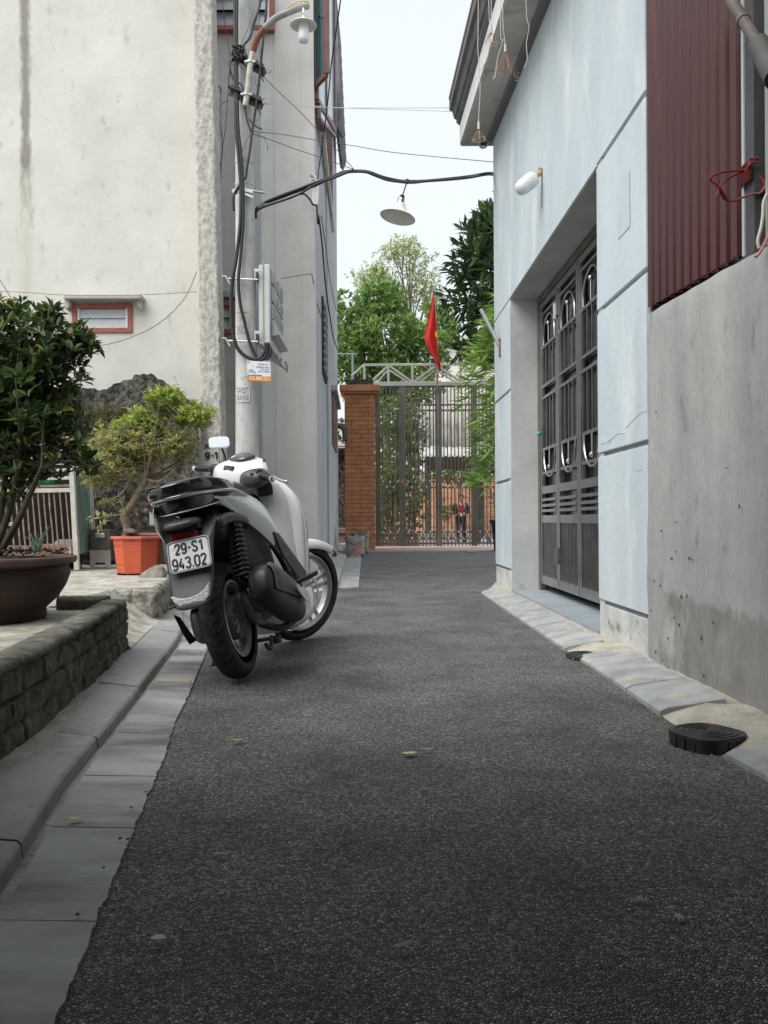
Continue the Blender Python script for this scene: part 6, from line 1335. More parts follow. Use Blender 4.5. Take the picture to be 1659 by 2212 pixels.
# green corrugated panel
gp = thing('metal_sheet', onY(183,1197,8.5), 'green corrugated metal panel standing at the right end of the cage', 'metal sheet')
rows = [[], []]; n = 56
for i in range(n+1):
    s = i/n; o_ = .012*(1 if (i % 8) < 4 else -1); t_ = onY(157+(188-157)*s, 968, 8.3+.55*s); b_ = onY(171+(197-171)*s, 1197-9*s, 8.3+.55*s); rows[0].append(b_+Vector((o_,-o_,0))); rows[1].append(t_+Vector((o_,-o_,0)))
w = MB(); w.grid(rows); mk('corrugated_sheet', w, mat('green_sheet', (.17,.27,.21), (.24,.35,.28), scale=4, rough=.5, stretch=(1,1,.3), c3_=(.10,.12,.08), s3=6, lo3=.62, hi3=.75), gp, solid=.003)
w = MB(); w.bar(onY(195,980,8.9), onY(203,1190,8.9), .03, .03); mk('edge_batten', w, m_palebar, gp)
# metal cabinet on legs
m3 = lambda x, y: ((x/5.184+160)/1.1573, (y/5.184+1240)/1.1573)
mc = thing('metal_cabinet', onY(216,1224,8.7), 'small dark metal cabinet with a bright handle on splayed pale legs', 'cabinet')
Yb = 8.65
w = MB(); a, b = onY(*m3(338,432),Yb), onY(*m3(600,700),Yb); w.box(a.x, b.x, Yb, Yb+.24, b.z, a.z); mk('drawer_box', w, mat('tarnished_metal', (.09,.085,.075), (.16,.145,.12), scale=8, metal=.6, rough=.45), mc, bevel=.006)
w = MB(); w.prism([onY(*m3(x,y),Yb-.01) for x,y in ((335,700),(603,700),(603,930),(560,930),(530,862),(410,862),(388,930),(335,930))], (0,.012,0)); w.prism([onY(*m3(x,y),Yb+.22) for x,y in ((335,700),(603,700),(603,925),(565,925),(530,862),(410,862),(385,925),(335,925))], (0,.012,0)); mks('leg_frame', w, mat('grey_metal', (.25,.24,.21), (.33,.32,.29), scale=8, rough=.5), mc)
w = MB(); a = onY(*m3(400,510),Yb-.03); b = onY(*m3(535,510),Yb-.03); w.bar(a, b, .03, .05); mk('handle', w, m_stainless, mc, bevel=.01)
w = MB()
for x in (393,533): w.lathe([(.0001,-.002),(.010,-.002),(.010,.004),(.0001,.004)], onY(*m3(x,737),Yb-.012), axis=(0,-1,0), n=10)
mks('screw', w, m_brass, mc)

def pot_rings(c, prof, n=8, rot=.39, p=2):
    out = []
    for r_, h in prof:
        R_s = []
        for i in range(n): a = rot+2*math.pi*i/n; R_s.append(c+Vector((math.cos(a)*r_, math.sin(a)*r_, h)))
        out.append(R_s)
    return out
# orange octagonal pot
oc = onZ(289, 1243, CZ); oc.y += .14; oc.z = CZ+.004; F_ = F/oc.y; r_rim = 57.5/F_; r_bot = 43/F_; hh = 81/F_
op = thing('orange_pot', oc, 'bright terracotta-orange octagonal plastic pot holding a leaning bonsai', 'plant pot')
m_op = brickmat('orange_plastic', (.60,.11,.045), (.62,.12,.05), (.42,.07,.03), .045, .019, .0018, rough=.5, bump=.5, var=.25)
w = MB(); w.loft(pot_rings(oc, [(r_bot,.012),(r_bot*1.02,.02),(r_rim*.90,hh-.022),(r_rim*.90,hh-.021)]), cap=True); mk('body', w, m_op, op, bevel=.012)
w = MB(); w.loft(pot_rings(oc, [(r_rim*.88,hh-.023),(r_rim*.99,hh-.020),(r_rim*1.0,hh),(r_rim*.97,hh+.004),(r_rim*.86,hh+.002),(r_rim*.84,hh-.03)]), cap=False); mk('rim', w, mat('rim_pink_orange', (.56,.14,.09), rough=.5), op, bevel=.004)
w = MB()
for a in (0.4,1.9,3.5,5.1): w.box(oc.x+math.cos(a)*r_bot*.8-.03, oc.x+math.cos(a)*r_bot*.8+.03, oc.y+math.sin(a)*r_bot*.8-.03, oc.y+math.sin(a)*r_bot*.8+.03, CZ-.005, oc.z+.012)
mk('feet', w, m_dark, op)
w = MB(); w.loft(pot_rings(oc, [(r_rim*.86,hh-.035),(r_rim*.5,hh-.02),(.01,hh-.015)], n=16), cap=True); mk('soil', w, m_soil, op)
# bonsai in it
YB_ = oc.y
bo = thing('bonsai_tree', Vector((onY(272,1168,YB_).x, YB_, oc.z+hh-.02)), 'leaning bonsai with a thick crooked trunk and airy lime-green foliage in the orange pot', 'bonsai')
T = [onY(x,y,YB_-d) for x,y,d in ((275,1172,0),(274,1140,0),(270,1112,0),(283,1094,.02),(300,1062,.03),(315,1035,.03),(300,1010,.02),(318,985,.0))]
w = MB(); w.tube(T[:4], lambda q: .043-.010*q+.006*math.sin(q*14), n=12, k=6); w.tube(T[2:6], lambda q: .036-.008*q, n=12, k=6); w.tube(T[4:], lambda q: .030-.016*q, n=10, k=5)
w.tube([T[2],T[2]+Vector((-.03,0,.05))], .030, n=10)
rng = random.Random(12); tips = []
for x, y in ((205,960),(240,930),(270,905),(310,900),(345,870),(380,880),(420,905),(440,950),(400,985),(360,960),(230,1010),(195,1030),(190,990),(250,985),(330,930),(290,960),(380,1010),(430,985),(225,1085)): tips.append(onY(x, y, YB_+rng.uniform(-.35,.3)))
for tp_ in tips: 
    s = T[5] if tp_.x > T[5].x-.1 else T[6]; m_ = s.lerp(tp_, .5)+Vector((0,0,-.05+rng.uniform(-.03,.05))); w.tube([s, m_, tp_], lambda q: .014-.011*q, n=6, k=4)
mk('trunk', w, mat('bonsai_bark', (.13,.10,.065), (.25,.20,.14), scale=18, rough=.95, bump=.6, bs=50), bo, smooth=True)
w = MB(); tw = []
blobs = [(onY(360,868,YB_),(.19,.22,.12),130),(onY(415,905,YB_),(.22,.25,.13),130),(onY(310,905,YB_),(.20,.25,.09),70),(onY(240,955,YB_),(.22,.28,.13),90),(onY(312,965,YB_),(.37,.35,.17),360),(onY(240,1000,YB_),(.30,.3,.15),230),(onY(385,965,YB_),(.20,.3,.13),130),(onY(210,1035,YB_),(.17,.2,.11),70),(onY(300,930,YB_),(.34,.3,.10),150),(onY(290,1020,YB_),(.2,.2,.07),40),(onY(238,1085,YB_),(.12,.1,.03),8),(onY(345,1110,YB_+.2),(.10,.1,.04),6)]
PP = []
for c, r_, nn in blobs: PP += [(p, i) for i, p in enumerate(blob_pts(rng, c, r_, nn, .2))]
for p, i in PP:
    q = p+Vector((rng.gauss(0,.06), rng.gauss(0,.06), rng.gauss(0,.045))); q2 = q+Vector((rng.gauss(0,.045), rng.gauss(0,.04), rng.gauss(.01,.03))); w.tube([p, q, q2], .0022, n=3, k=2)
br_ = [[(272,1112),(240,1112),(215,1118),(195,1123)],[(240,1112),(225,1122),(222,1133)],[(272,1110),(262,1085),(255,1060)],[(300,1062),(330,1050),(355,1058)],[(222,1133),(218,1145)]]
for L_ in br_: w.tube([onY(x,y,YB_-.05) for x,y in L_], .0045, n=5)
mk('twigs', w, m_twig, bo)
lmt = leafmat('lime_leaves', [(0,(.09,.17,.025)),(.4,(.19,.30,.05)),(.8,(.36,.46,.09)),(1,(.55,.60,.20))], .5, .45)
lml = leafmat('olive_leaves', [(0,(.15,.20,.05)),(.5,(.31,.35,.12)),(.9,(.48,.49,.20)),(1,(.50,.40,.20))], .55, .35)
topb = [p for p, i in PP if p.z > onY(300,925,YB_).z]; lowb = [p for p, i in PP if p.z <= onY(300,925,YB_).z]
pts, dirs = rosettes(rng, topb, 13, .055); mk('top_foliage', leaves(rng, pts, dirs, .050, .021, hi=False), lmt, bo)
pts, dirs = rosettes(rng, lowb, 9, .065); lo = leaves(rng, pts, dirs, .040, .018)
for L_ in br_[:2]+br_[4:]:
    for x, y in L_[1:]:
        for q in range(4): leaves(rng, [onY(x+rng.uniform(-6,6),y+rng.uniform(-5,5),YB_-.05)], [Vector((rng.gauss(0,1),0,rng.gauss(0,1)))], .055, .028, mb=lo)
mk('low_foliage', lo, lml, bo)
# pink blossoms
w = MB()
for x, y in ((297,1112),(313,1101),(352,965),(410,1095),(400,1000),(455,1010)): 
    c = onY(x,y,YB_-.25)
    for k in range(4): a = k*1.6; leaves(rng, [c], [Vector((math.cos(a),-.3,math.sin(a)))], .022, .016, mb=w)
mk('blossoms', w, mat('pink_petal', (.45,.13,.17), rough=.6), bo)
# rectangular planter behind, rock, crate and carton
rpp = thing('long_planter', onY(330,1215,8.0), 'long brown clay planter with a pinkish rim behind the orange pot', 'planter')
Y = 7.75; a = onY(282,1158,Y); b = onY(380,1218,Y)
w = MB(); w.hexa([(a.x+.03,Y+.02,b.z),(b.x+.4,Y+.02,b.z),(b.x+.4,Y+.3,b.z),(a.x+.03,Y+.3,b.z),(a.x,Y,a.z),(b.x+.42,Y,a.z),(b.x+.42,Y+.34,a.z),(a.x,Y+.34,a.z)]); mk('trough', w, mat('brown_clay', (.15,.095,.07), (.20,.13,.10), scale=5, rough=.8), rpp, bevel=.01)
w = MB(); w.box(a.x-.02, b.x+.44, Y-.02, Y+.36, a.z+.001, a.z+.028); mk('rim', w, mat('pink_clay_rim', (.38,.19,.16), (.30,.16,.13), scale=6, rough=.8), rpp, bevel=.008)
w = MB(); w.box(a.x+.02, b.x+.4, Y+.02, Y+.32, a.z+.029, a.z+.04); mk('soil', w, m_soil, rpp)
w = MB(); c = onZ(352,1240,CZ); c.y = 7.35; c.z = CZ-.01; w.loft([ring(c+Vector((dx,0,h)),(1,0,0),(0,1,0),a_,b_,2.6,9) for dx,h,a_,b_ in ((0.02,0,.12,.10),(.03,.04,.11,.08),(.06,.09,.06,.05),(.07,.11,.03,.02))]); mk('grey_rock', w, mat('dull_rock', (.16,.15,.12), (.26,.25,.21), scale=14, rough=.95), label='pale pointed rock between the orange pot and the scooter', cat='rock', bevel=.01)
w = MB(); c = onY(283,1151,7.7); w.loft([ring(c+Vector((dx,0,h)),(1,0,0),(0,1,0),a_,b_,2.4,9) for dx,h,a_,b_ in ((0,0,.06,.05),(-.01,.02,.065,.05),(-.02,.035,.045,.035),(-.02,.045,.02,.02))]); mk('knobbly_stone', w, m_bark, label='knobbly brown stone lying on the end of the long planter', cat='rock')
cr = thing('yellow_crate', onY(352,1160,8.3), 'yellow plastic crate behind the tail of the scooter', 'crate')
Y = 8.25; a = onY(336,1136,Y); b = onY(372,1163,Y); w = MB(); w.box(a.x, b.x, Y, Y+.3, b.z-.02, a.z); mk('side', w, mat('yellow_plastic', (.70,.36,.03), (.75,.42,.05), scale=5, rough=.5), cr, bevel=.006)
w = MB(); w.box(a.x-.075, a.x-.004, Y+.01, Y+.28, b.z-.02, a.z-.0); w.box(a.x-.085, a.x-.003, Y-.005, Y+.3, a.z-.012, a.z+.002); mk('dark_end', w, mat('olive_dark', (.07,.065,.03), rough=.7), cr)
ctn = thing('white_carton', onY(345,1137,8.3), 'white carton with a magenta band standing on the yellow crate', 'box')
a = onY(323,1107,8.27); b = onY(366,1136,8.27); w = MB(); w.box(a.x, b.x, 8.27, 8.45, b.z+.006, a.z); mk('carton', w, mat('white_card', (.66,.65,.66), rough=.6), ctn, bevel=.003)
w = MB(); p = onY(347,1128,8.27); q = onY(366,1135,8.27); w.box(p.x, q.x, 8.266, 8.269, q.z, p.z); p = onY(345,1109,8.27); q = onY(366,1115,8.27); w.box(p.x, q.x, 8.266, 8.269, q.z, p.z); mk('magenta_band', w, mat('magenta', (.42,.04,.13), rough=.6), ctn)
w = MB(); p = onY(333,1121,8.266); w.lathe([(.0001,0),(.008,0),(.008,.002),(.0001,.002)], p, axis=(0,-1,0), n=8); mk('ink_dot', w, m_dark, ctn)
# big bowl pot
bc = Vector((-1.96, 4.22, CZ+.002)); Rm = abs(onY(156,1206,4.22).x-bc.x); Hb = onY(156,1203,4.22).z-bc.z; Rf = abs(onY(62,1349,4.05).x-bc.x)
bpt = thing('bowl_pot', bc, 'large dark brown glazed bowl pot with a flared rim at the left edge', 'plant pot')
m_bowl = mat('brown_glaze', (.030,.017,.013), (.055,.032,.025), scale=5, rough=.6, bump=.1, bs=20); prof = [(.0001,0),(Rf*.98,0),(Rf,.012),(Rf*.99,.05),(Rf*1.04,.065),(Rf+(Rm-Rf)*.35,.10),(Rf+(Rm-Rf)*.62,.16),(Rf+(Rm-Rf)*.78,.22),(Rm*.90,Hb-.045),(Rm*.93,Hb-.030)]
w = MB(); w.lathe(prof+[(Rm*.88,Hb-.03),(Rm*.80,.1),(.0001,.08)], bc, n=72); mk('bowl', w, m_bowl, bpt, smooth=True, auto=50)
w = MB(); w.lathe([(Rm*.925,Hb-.034),(Rm*.985,Hb-.028),(Rm,Hb-.010),(Rm*.99,Hb+.002),(Rm*.93,Hb+.004),(Rm*.885,Hb-.006),(Rm*.88,Hb-.03)], bc, n=72, close=True); mk('rim', w, mat('worn_rim', (.10,.058,.052), (.15,.093,.085), scale=9, rough=.6), bpt, smooth=True, auto=50)
w = MB(); rows = []
for i in range(20): rows.append([bc+Vector((math.cos(a)*Rm*.89*i/19, math.sin(a)*Rm*.89*i/19, Hb-.022+.028*(1-(i/19)**2)+.010*noise.noise(Vector((math.cos(a)*i*.6, math.sin(a)*i*.6, 0))))) for a in np.linspace(0, 2*math.pi, 60)])
w.grid(rows); mk('soil', w, m_soil, bpt, smooth=True)
rng = random.Random(6); w = MB()
for i in range(420):
    a = rng.uniform(0,6.28); rr = Rm*.86*math.sqrt(rng.random()); c = bc+Vector((math.cos(a)*rr, math.sin(a)*rr, Hb+.004+.02*(1-(rr/Rm)**2)+.012*rng.random())); leaves(rng, [c], [Vector((rng.gauss(0,1),rng.gauss(0,1),.15))], .035, .018, mb=w)
mk('leaf_litter', w, leafmat('litter', [(0,(.03,.02,.014)),(.6,(.07,.045,.03)),(.85,(.13,.08,.04)),(1,(.45,.30,.05))], .8, .1), bpt)
al = thing('aloe_plant', onY(80,1190,4.0), 'small spiky blue-green aloe shoot in the soil of the bowl pot', 'plant')
w = MB(); r0 = onY(80,1192,4.02)
for x, y in ((60,1143),(68,1160),(73,1150),(84,1152),(92,1150),(104,1138),(110,1134),(54,1158),(98,1165)):
    tip = onY(x,y,4.0+rng.uniform(-.05,.05)); m_ = r0.lerp(tip,.5)+Vector((0,0,.012)); w.tube([r0+Vector((rng.uniform(-.012,.012),0,0)), m_, tip], lambda q: .0055*(1-q)+.0006, n=5, k=4)
mk('blades', w, mat('aloe_green', (.10,.20,.14), (.20,.30,.22), scale=20, rough=.5), al, smooth=True)
# citrus tree growing out of the bowl
YT = 4.2; tt = thing('citrus_tree', bc+Vector((0,0,Hb)), 'bushy dark green citrus tree with a few yellowing leaves, growing in the bowl pot', 'tree')
rng = random.Random(15); w = MB(); stem0 = bc+Vector((.03,0,Hb-.02)); forks = []
for x, y, d in ((-10,1000,.1),(45,985,-.1),(20,930,0),(90,1010,-.15),(-60,960,.1)):
    e = onY(x, y, YT+d); m_ = stem0.lerp(e,.5)+Vector((.02,0,-.02)); w.tube([stem0+Vector((rng.uniform(-.03,.03),rng.uniform(-.03,.03),0)), m_, e], lambda q: .022-.012*q, n=8, k=5); forks.append(e)
mk('trunk', w, mat('citrus_bark', (.05,.05,.03), (.11,.10,.06), scale=14, rough=.9), tt, smooth=True)
blobs = [(onY(40,760,YT),(.34,.36,.24),170),(onY(-60,860,YT),(.32,.4,.42),210),(onY(75,860,YT),(.26,.36,.30),210),(onY(140,745,YT),(.15,.22,.12),62),(onY(185,752,YT),(.07,.1,.07),16),(onY(102,688,YT),(.05,.1,.09),16),(onY(15,680,YT),(.11,.2,.08),30),(onY(40,950,YT),(.27,.36,.17),95),(onY(110,925,YT),(.16,.25,.12),45),(onY(150,985,YT),(.13,.2,.08),30),(onY(185,1010,YT),(.07,.1,.05),10),(onY(60,1020,YT),(.17,.25,.08),46),(onY(30,1065,YT),(.09,.15,.05),14),(onY(-50,1010,YT),(.2,.25,.12),60)]
PP = []
for c, r_, nn in blobs: PP += blob_pts(rng, c, r_, nn, .15)
w = MB()
for i, p in enumerate(PP):
    if i % 3 == 0: s = min(forks, key=lambda f: (f-p).length); w.tube([s, s.lerp(p,.55)+Vector((0,0,.03)), p], lambda q: .006-.0045*q, n=4, k=3)
w.tube([onY(x,y,YT-.1) for x,y in ((92,790),(100,745),(103,705),(106,662))], .003, n=4); mk('twigs', w, m_bark, tt)
pts, dirs = rosettes(rng, PP, 6, .05, out=lambda p: Vector((0,0,1)))
mk('foliage', leaves(rng, pts, dirs, .060, .026, hi=True, droop=.3), leafmat('citrus_leaves', [(0,(.024,.052,.020)),(.6,(.054,.105,.036)),(.88,(.11,.18,.05)),(.96,(.30,.31,.08)),(1,(.50,.38,.09))], .32, .22), tt)

# fallen leaves on the lane
def fallen(px, py, ln, wd, ang, colr, label, z=.010, curl=.3):
    c = onZ(px, py, z); d = Vector((math.cos(ang), math.sin(ang), 0)); r_ = Vector((-d.y, d.x, 0)); rows = []
    for i in range(9):
        s = i/8; wv = wd*math.sin(math.pi*min(1,max(.02,s*.96+.02)))**.7/2; zz = z+curl*ln*(s-.5)**2
        rows.append([c+d*ln*(s-.5)+r_*wv*k+Vector((0,0,zz-z+.25*wv*abs(k))) for k in (-1,-.5,0,.5,1)])
    w = MB(); w.grid(rows); w.tube([c-d*ln*.5+Vector((0,0,curl*ln*.25)), c-d*ln*.72+Vector((0,0,.004))], .0009, n=4)
    mk('fallen_leaf', w, mat('leaf_'+label.split()[0]+str(px), colr, tuple(x*.75 for x in colr), scale=60, rough=.6), label=label, cat='leaf', group='fallen leaves on the lane', solid=.0006, smooth=True)
fallen(885,1628,.048,.026,.3,(.50,.56,.20),'yellow-green fallen leaf in the middle of the lane', curl=.2)
fallen(922,1619,.045,.016,-.1,(.34,.29,.19),'dry tan leaf just right of the yellow-green leaf in the lane')
fallen(512,1600,.052,.020,.2,(.48,.26,.09),'orange-brown fallen leaf on the left half of the lane below the scooter', curl=.6)
fallen(163,1770,.036,.020,.4,(.58,.46,.14),'yellow curled leaf on the slate gutter slabs', z=.016, curl=.9)
fallen(342,2027,.028,.020,.1,(.52,.52,.40),'pale oval leaf near the bottom left of the lane', curl=.1)
fallen(480,1845,.045,.012,.25,(.30,.26,.20),'narrow dull dry leaf lying alone left of centre in the lane')
fallen(870,2042,.050,.014,.6,(.20,.22,.17),'grey-green shrivelled leaf near the bottom centre of the lane')
fallen(540,1385,.03,.014,1.3,(.45,.36,.16),'small yellow scrap under the scooter')
fallen(1016,1195,.28,.10,.2,(.30,.10,.07),'reddish-brown leaf lying in front of the steel gate')
fallen(433,1389,.03,.015,.9,(.55,.45,.15),'tiny yellow leaf in the gutter beside the kerb', z=.012)
fallen(302,1256,.05,.03,.4,(.45,.20,.16),'dull pink petal on the courtyard in front of the orange pot', z=CZ+.008)
w = MB(); rr_ = random.Random(9)
for i in range(70):
    px, py = (1466+rr_.gauss(0,9), 1981+rr_.gauss(0,4)) if i < 45 else (1385+rr_.gauss(0,14), 1945+rr_.gauss(0,3)); c = onZ(px, py, .006); s = rr_.uniform(.0012,.003); w.loft([ring(c,(1,0,0),(0,1,0),s,s,2.4,6), ring(c+Vector((0,0,s)),(1,0,0),(0,1,0),s*.6,s*.6,2.4,6)])
mk('white_grit', w, mat('white_grit', (.55,.54,.50), rough=.9), label='scatter of white grit on the asphalt at lower right', cat='grit', kind='stuff')
w = MB()
for i in range(160):
    px, py = onZ(1,1,1).x, 0; y = rr_.uniform(1.6,9); x = at(rk, y)+rr_.gauss(0,.03) if i % 2 else at(RE, min(y,5))+rr_.gauss(0,.02); c = Vector((x, y, .012)); s = rr_.uniform(.002,.006); w.loft([ring(c,(1,0,0),(0,1,0),s,s*.8,2.4,6), ring(c+Vector((0,0,s*.9)),(1,0,0),(0,1,0),s*.6,s*.5,2.4,6)])
mk('pebbles', w, m_mortar, label='loose crumbs of mortar along the kerbs', cat='pebbles', kind='stuff')

# ================================================================ SCOOTER  (local frame: x forward, y left, z up; rear axle over x=0)
sb_ = onZ(523, 1468, 0); psi, phi = R_(7.0), R_(12.3)
f_ = Vector((math.sin(psi), math.cos(psi), 0)); l0 = Vector((-math.cos(psi), math.sin(psi), 0)); zz_ = Vector((0,0,1))
u_ = zz_*math.cos(phi)+l0*math.sin(phi); l_ = l0*math.cos(phi)-zz_*math.sin(phi)
MS = Matrix(((f_.x,l_.x,u_.x,sb_.x),(f_.y,l_.y,u_.y,sb_.y),(f_.z,l_.z,u_.z,.008),(0,0,0,1)))
SC = thing('scooter', sb_, 'white and black motor scooter leaning on its side stand at the left of the lane', 'scooter', M=MS)
m_wpaint = mat('white_paint', (.74,.76,.765), rough=.22, coat=.8, spec=.5)
m_gloss = mat('gloss_black', (.008,.008,.010), rough=.12, coat=.6)
m_matt = mat('matt_black_plastic', (.016,.016,.018), (.026,.026,.028), scale=50, rough=.55)
m_dgrey = mat('dark_grey_plastic', (.045,.047,.052), (.062,.064,.069), scale=30, rough=.42)
m_vinyl = mat('seat_vinyl', (.012,.012,.014), (.020,.020,.022), scale=80, rough=.38, bump=.15, bs=200)
m_rubber = mat('tyre_rubber', (.024,.023,.021), (.048,.045,.040), scale=14, rough=.75, spec=.3)
m_alloy = mat('wheel_alloy', (.40,.41,.42), (.47,.48,.49), scale=9, rough=.38, metal=.75)
m_alloyd = mat('dull_alloy', (.20,.20,.20), (.32,.32,.31), scale=12, rough=.5, metal=.7)
m_chrome = mat('chrome', (.75,.76,.77), rough=.12, metal=1)
m_cast = mat('cast_metal', (.07,.068,.062), (.14,.13,.12), scale=14, rough=.55, metal=.5)
m_redl = mat('red_lens', (.16,.004,.006), rough=.15, coat=.5)
m_refl = mat('clear_reflector', (.62,.63,.62), (.80,.81,.80), scale=45, rough=.25, bump=.6, bs=90)
V = Vector
def wheel(name, r, wd, par, M4, nspk, tread, rim_r):
    hub = MB(); hub.lathe([(.0001,-.05),(.03,-.05),(.045,-.03),(.045,.03),(.03,.05),(.0001,.05)], (0,0,0), axis=(0,1,0), n=24); hub.xf(M4)
    H = mk(name, hub, m_alloy, par, smooth=True, auto=40)
    nth, nac = 300, 25; rows = []
    for i in range(nth):
        a = 2*math.pi*i/nth; row = []
        for k in range(nac):
            s = -1+2*k/(nac-1)               # across the tyre
            th = s*1.95; y = wd/2*math.sin(th)/math.sin(min(1.5708,1.95)) if abs(th) < 1.5708 else wd/2*math.copysign(1-(abs(th)-1.5708)*.22, s)
            rr = r-wd*.5*(1-math.cos(th))*.86
            rr = max(rr, rim_r-.002)
            if abs(s) < .60:
                ph = (a*tread/(2*math.pi)+abs(s)*1.25*(1)) % 1.0
                al = (abs(s) > .09)
                if ph < .16 and al: rr -= .0075
                if abs(s) < .04: rr -= .003
            row.append(V((rr*math.cos(a), y, rr*math.sin(a))))
        rows.append(row)
    ty = MB(); ty.loft([list(x) for x in zip(*rows)], cap=False); ty.xf(M4); mk('tyre', ty, m_rubber, H, smooth=True, auto=60)
    rim = MB(); hw = wd*.36
    rim.lathe([(rim_r+.004,-hw-.004),(rim_r-.004,-hw-.006),(rim_r-.010,-hw),(rim_r-.022,-hw+.010),(rim_r-.024,-.01),(rim_r-.024,.01),(rim_r-.022,hw-.010),(rim_r-.010,hw),(rim_r-.004,hw+.006),(rim_r+.004,hw+.004),(rim_r+.002,0)], (0,0,0), axis=(0,1,0), n=96, close=True)
    for i in range(nspk):
        a = 2*math.pi*(i+.25)/nspk
        for da in (-.14, .14):
            p = V((math.cos(a+da*2.2)*.035, 0, math.sin(a+da*2.2)*.035)); q = V((math.cos(a+da)*(rim_r-.02), 0, math.sin(a+da)*(rim_r-.02))); rim.bar(p, q, .024, .013, up=(0,1,0))
    rim.xf(M4); mk('rim', rim, m_alloy, H, smooth=True, auto=35)
    return H
W1 = wheel('rear_wheel', .283, .112, SC, Matrix.Translation((0,0,.283)), 5, 34, .182)
bd = MB(); bd.lathe([(.0001,-.058),(.03,-.06),(.09,-.052),(.10,-.04),(.10,.0),(.0001,.0)], (0,0,.283), axis=(0,1,0), n=40); mk('brake_drum', bd, m_cast, W1, smooth=True, auto=40)
sp_w = MB()
for i in range(14): a = 2*math.pi*i/14; sp_w.bar((.05*math.cos(a),-.058,.283+.05*math.sin(a)),(.098*math.cos(a+.25),-.05,.283+.098*math.sin(a+.25)), .006, .008, up=(0,1,0))
mk('drum_ribs', sp_w, m_alloyd, W1)
# steering assembly
ax0 = V((1.40,0,0)); axd = V((-math.sin(R_(27)),0,math.cos(R_(27)))); ST = Matrix.Translation(ax0) @ Matrix.Rotation(R_(-40), 4, axd) @ Matrix.Translation(-ax0)
W2 = wheel('front_wheel', .312, .090, SC, ST @ Matrix.Translation((1.34,0,.306)), 5, 36, .240)
fd = MB(); fd.lathe([(.10,-.050),(.112,-.050),(.112,-.044),(.10,-.044)], (1.34,0,.306), axis=(0,1,0), n=40, close=True); fd.xf(ST); mk('brake_disc', fd, m_chrome, W2)
ff = MB()
for sg in (1,-1): ff.tube([V((1.32,sg*.062,.281)), V((1.32,sg*.066,.281))+axd*.30], .022, n=10, smooth=False)
ff.xf(ST); mk('front_fork', ff, m_cast, SC, smooth=True)
fn = MB(); rows = []
for i in range(22):
    a = R_(158-(158-42)*i/21); rr = .335+.008*math.sin(i/21*math.pi)+.05*max(0,(i-13)/8)**1.6; hw = .066*(1-.55*max(0,(i-13)/8)**1.5)*(.8+.2*min(1,i/5)); row = []
    for k in range(11):
        s = -1+2*k/10; drop = .060*abs(s)**2.6+.006*(1-abs(s)); row.append(V((1.34+math.cos(a)*(rr-drop), s*hw, .306+math.sin(a)*(rr-drop))))
    rows.append(row)
fn.grid(rows); fn.xf(ST); fen = mk('front_fender', fn, m_wpaint, SC, smooth=True, solid=.004)
tp_ = MB(); rows = []
for i in range(5):
    a = R_(46-10*i/4); hw = .036-.006*i; rows.append([V((1.34+math.cos(a)*(.379-.03*abs(s)**2), s*hw, .306+math.sin(a)*(.379-.03*abs(s)**2)-.006)) for s in (-1,-.5,0,.5,1)])
tp_.grid(rows); tp_.xf(ST); mk('fender_tip', tp_, m_matt, fen, solid=.003)
# leg shield and lower fairing
sec = [(1.025,.885,.985,.105,.075),(.985,.868,1.03,.165,.13),(.93,.86,1.065,.205,.17),(.86,.852,1.10,.232,.195),(.78,.845,1.135,.240,.205),(.70,.84,1.165,.236,.20),(.60,.835,1.19,.222,.185),(.50,.835,1.205,.207,.165),(.42,.84,1.205,.196,.15),(.36,.85,1.19,.186,.14)]
sh = MB(); R9 = []
for z_, xb, xf_, hb, hf in sec:
    q = []; hb *= 1.15; hf *= 1.15; xf_ += .03; z_ = z_+max(0,(z_-.8))*.02; kk = max(0,(z_-.84))*.9; hb *= 1-kk; hf *= 1-kk
    q += [V((xb, -hb*.60, z_)), V((xb-.002, -hb*.86, z_)), V((xb+.02, -hb, z_)), V((xb+(xf_-xb)*.35, -hb*.985, z_-.005)), V((xb+(xf_-xb)*.75, -(hb+hf)/2*.96, z_-.015)), V((xf_, -hf*.8, z_-.03)), V((xf_+.05, -hf*.3, z_-.045))]
    q += [V((p.x, -p.y, p.z)) for p in reversed(q)]
    R9.append(q)
sh.loft(R9); mk('leg_shield', sh, m_wpaint, SC, sub=1)
ip = MB(); R8 = []
for z_, x_, hw in ((1.0,.862,.095),(.95,.845,.135),(.88,.835,.155),(.80,.825,.160),(.70,.812,.152),(.60,.805,.145),(.50,.80,.14),(.42,.80,.135)):
    hw *= 1.28; x_ -= .004; R8.append([V((x_+.05,-hw*1.12,z_)), V((x_,-hw,z_)), V((x_-.012,0,z_)), V((x_,hw,z_)), V((x_+.05,hw*1.12,z_))])
ip.grid(R8); inn = mk('inner_panel', ip, mat('inner_white', (.50,.515,.52), rough=.38, coat=.2), SC, sub=1, solid=.007)
def rrect(c, u, v, a, b, n=24, p=4): return ring(c, u, v, a, b, p, n)
pk = MB(); cpk = V((.838,-.098,.93)); pk.loft([rrect(cpk,V((0,1,0)),V((.1,0,1)).normalized(),.042,.036), rrect(cpk+V((-.010,0,0)),V((0,1,0)),V((.1,0,1)).normalized(),.046,.040), rrect(cpk+V((-.012,0,0)),V((0,1,0)),V((.1,0,1)).normalized(),.040,.034)]); mk('glove_pocket', pk, m_matt, inn)
lb = MB(); lb.prism([V((.812,-.055,.90)),V((.812,-.015,.93)),V((.795,-.05,.80)),V((.795,-.09,.78))], (-.003,0,0)); mk('warning_sticker', lb, m_gloss, inn)
sm = MB(); sm.tube([V((.826,.12,.885)), V((.815,.0,.878)), V((.826,-.05,.89))], .004); mk('panel_seam', sm, m_matt, inn)
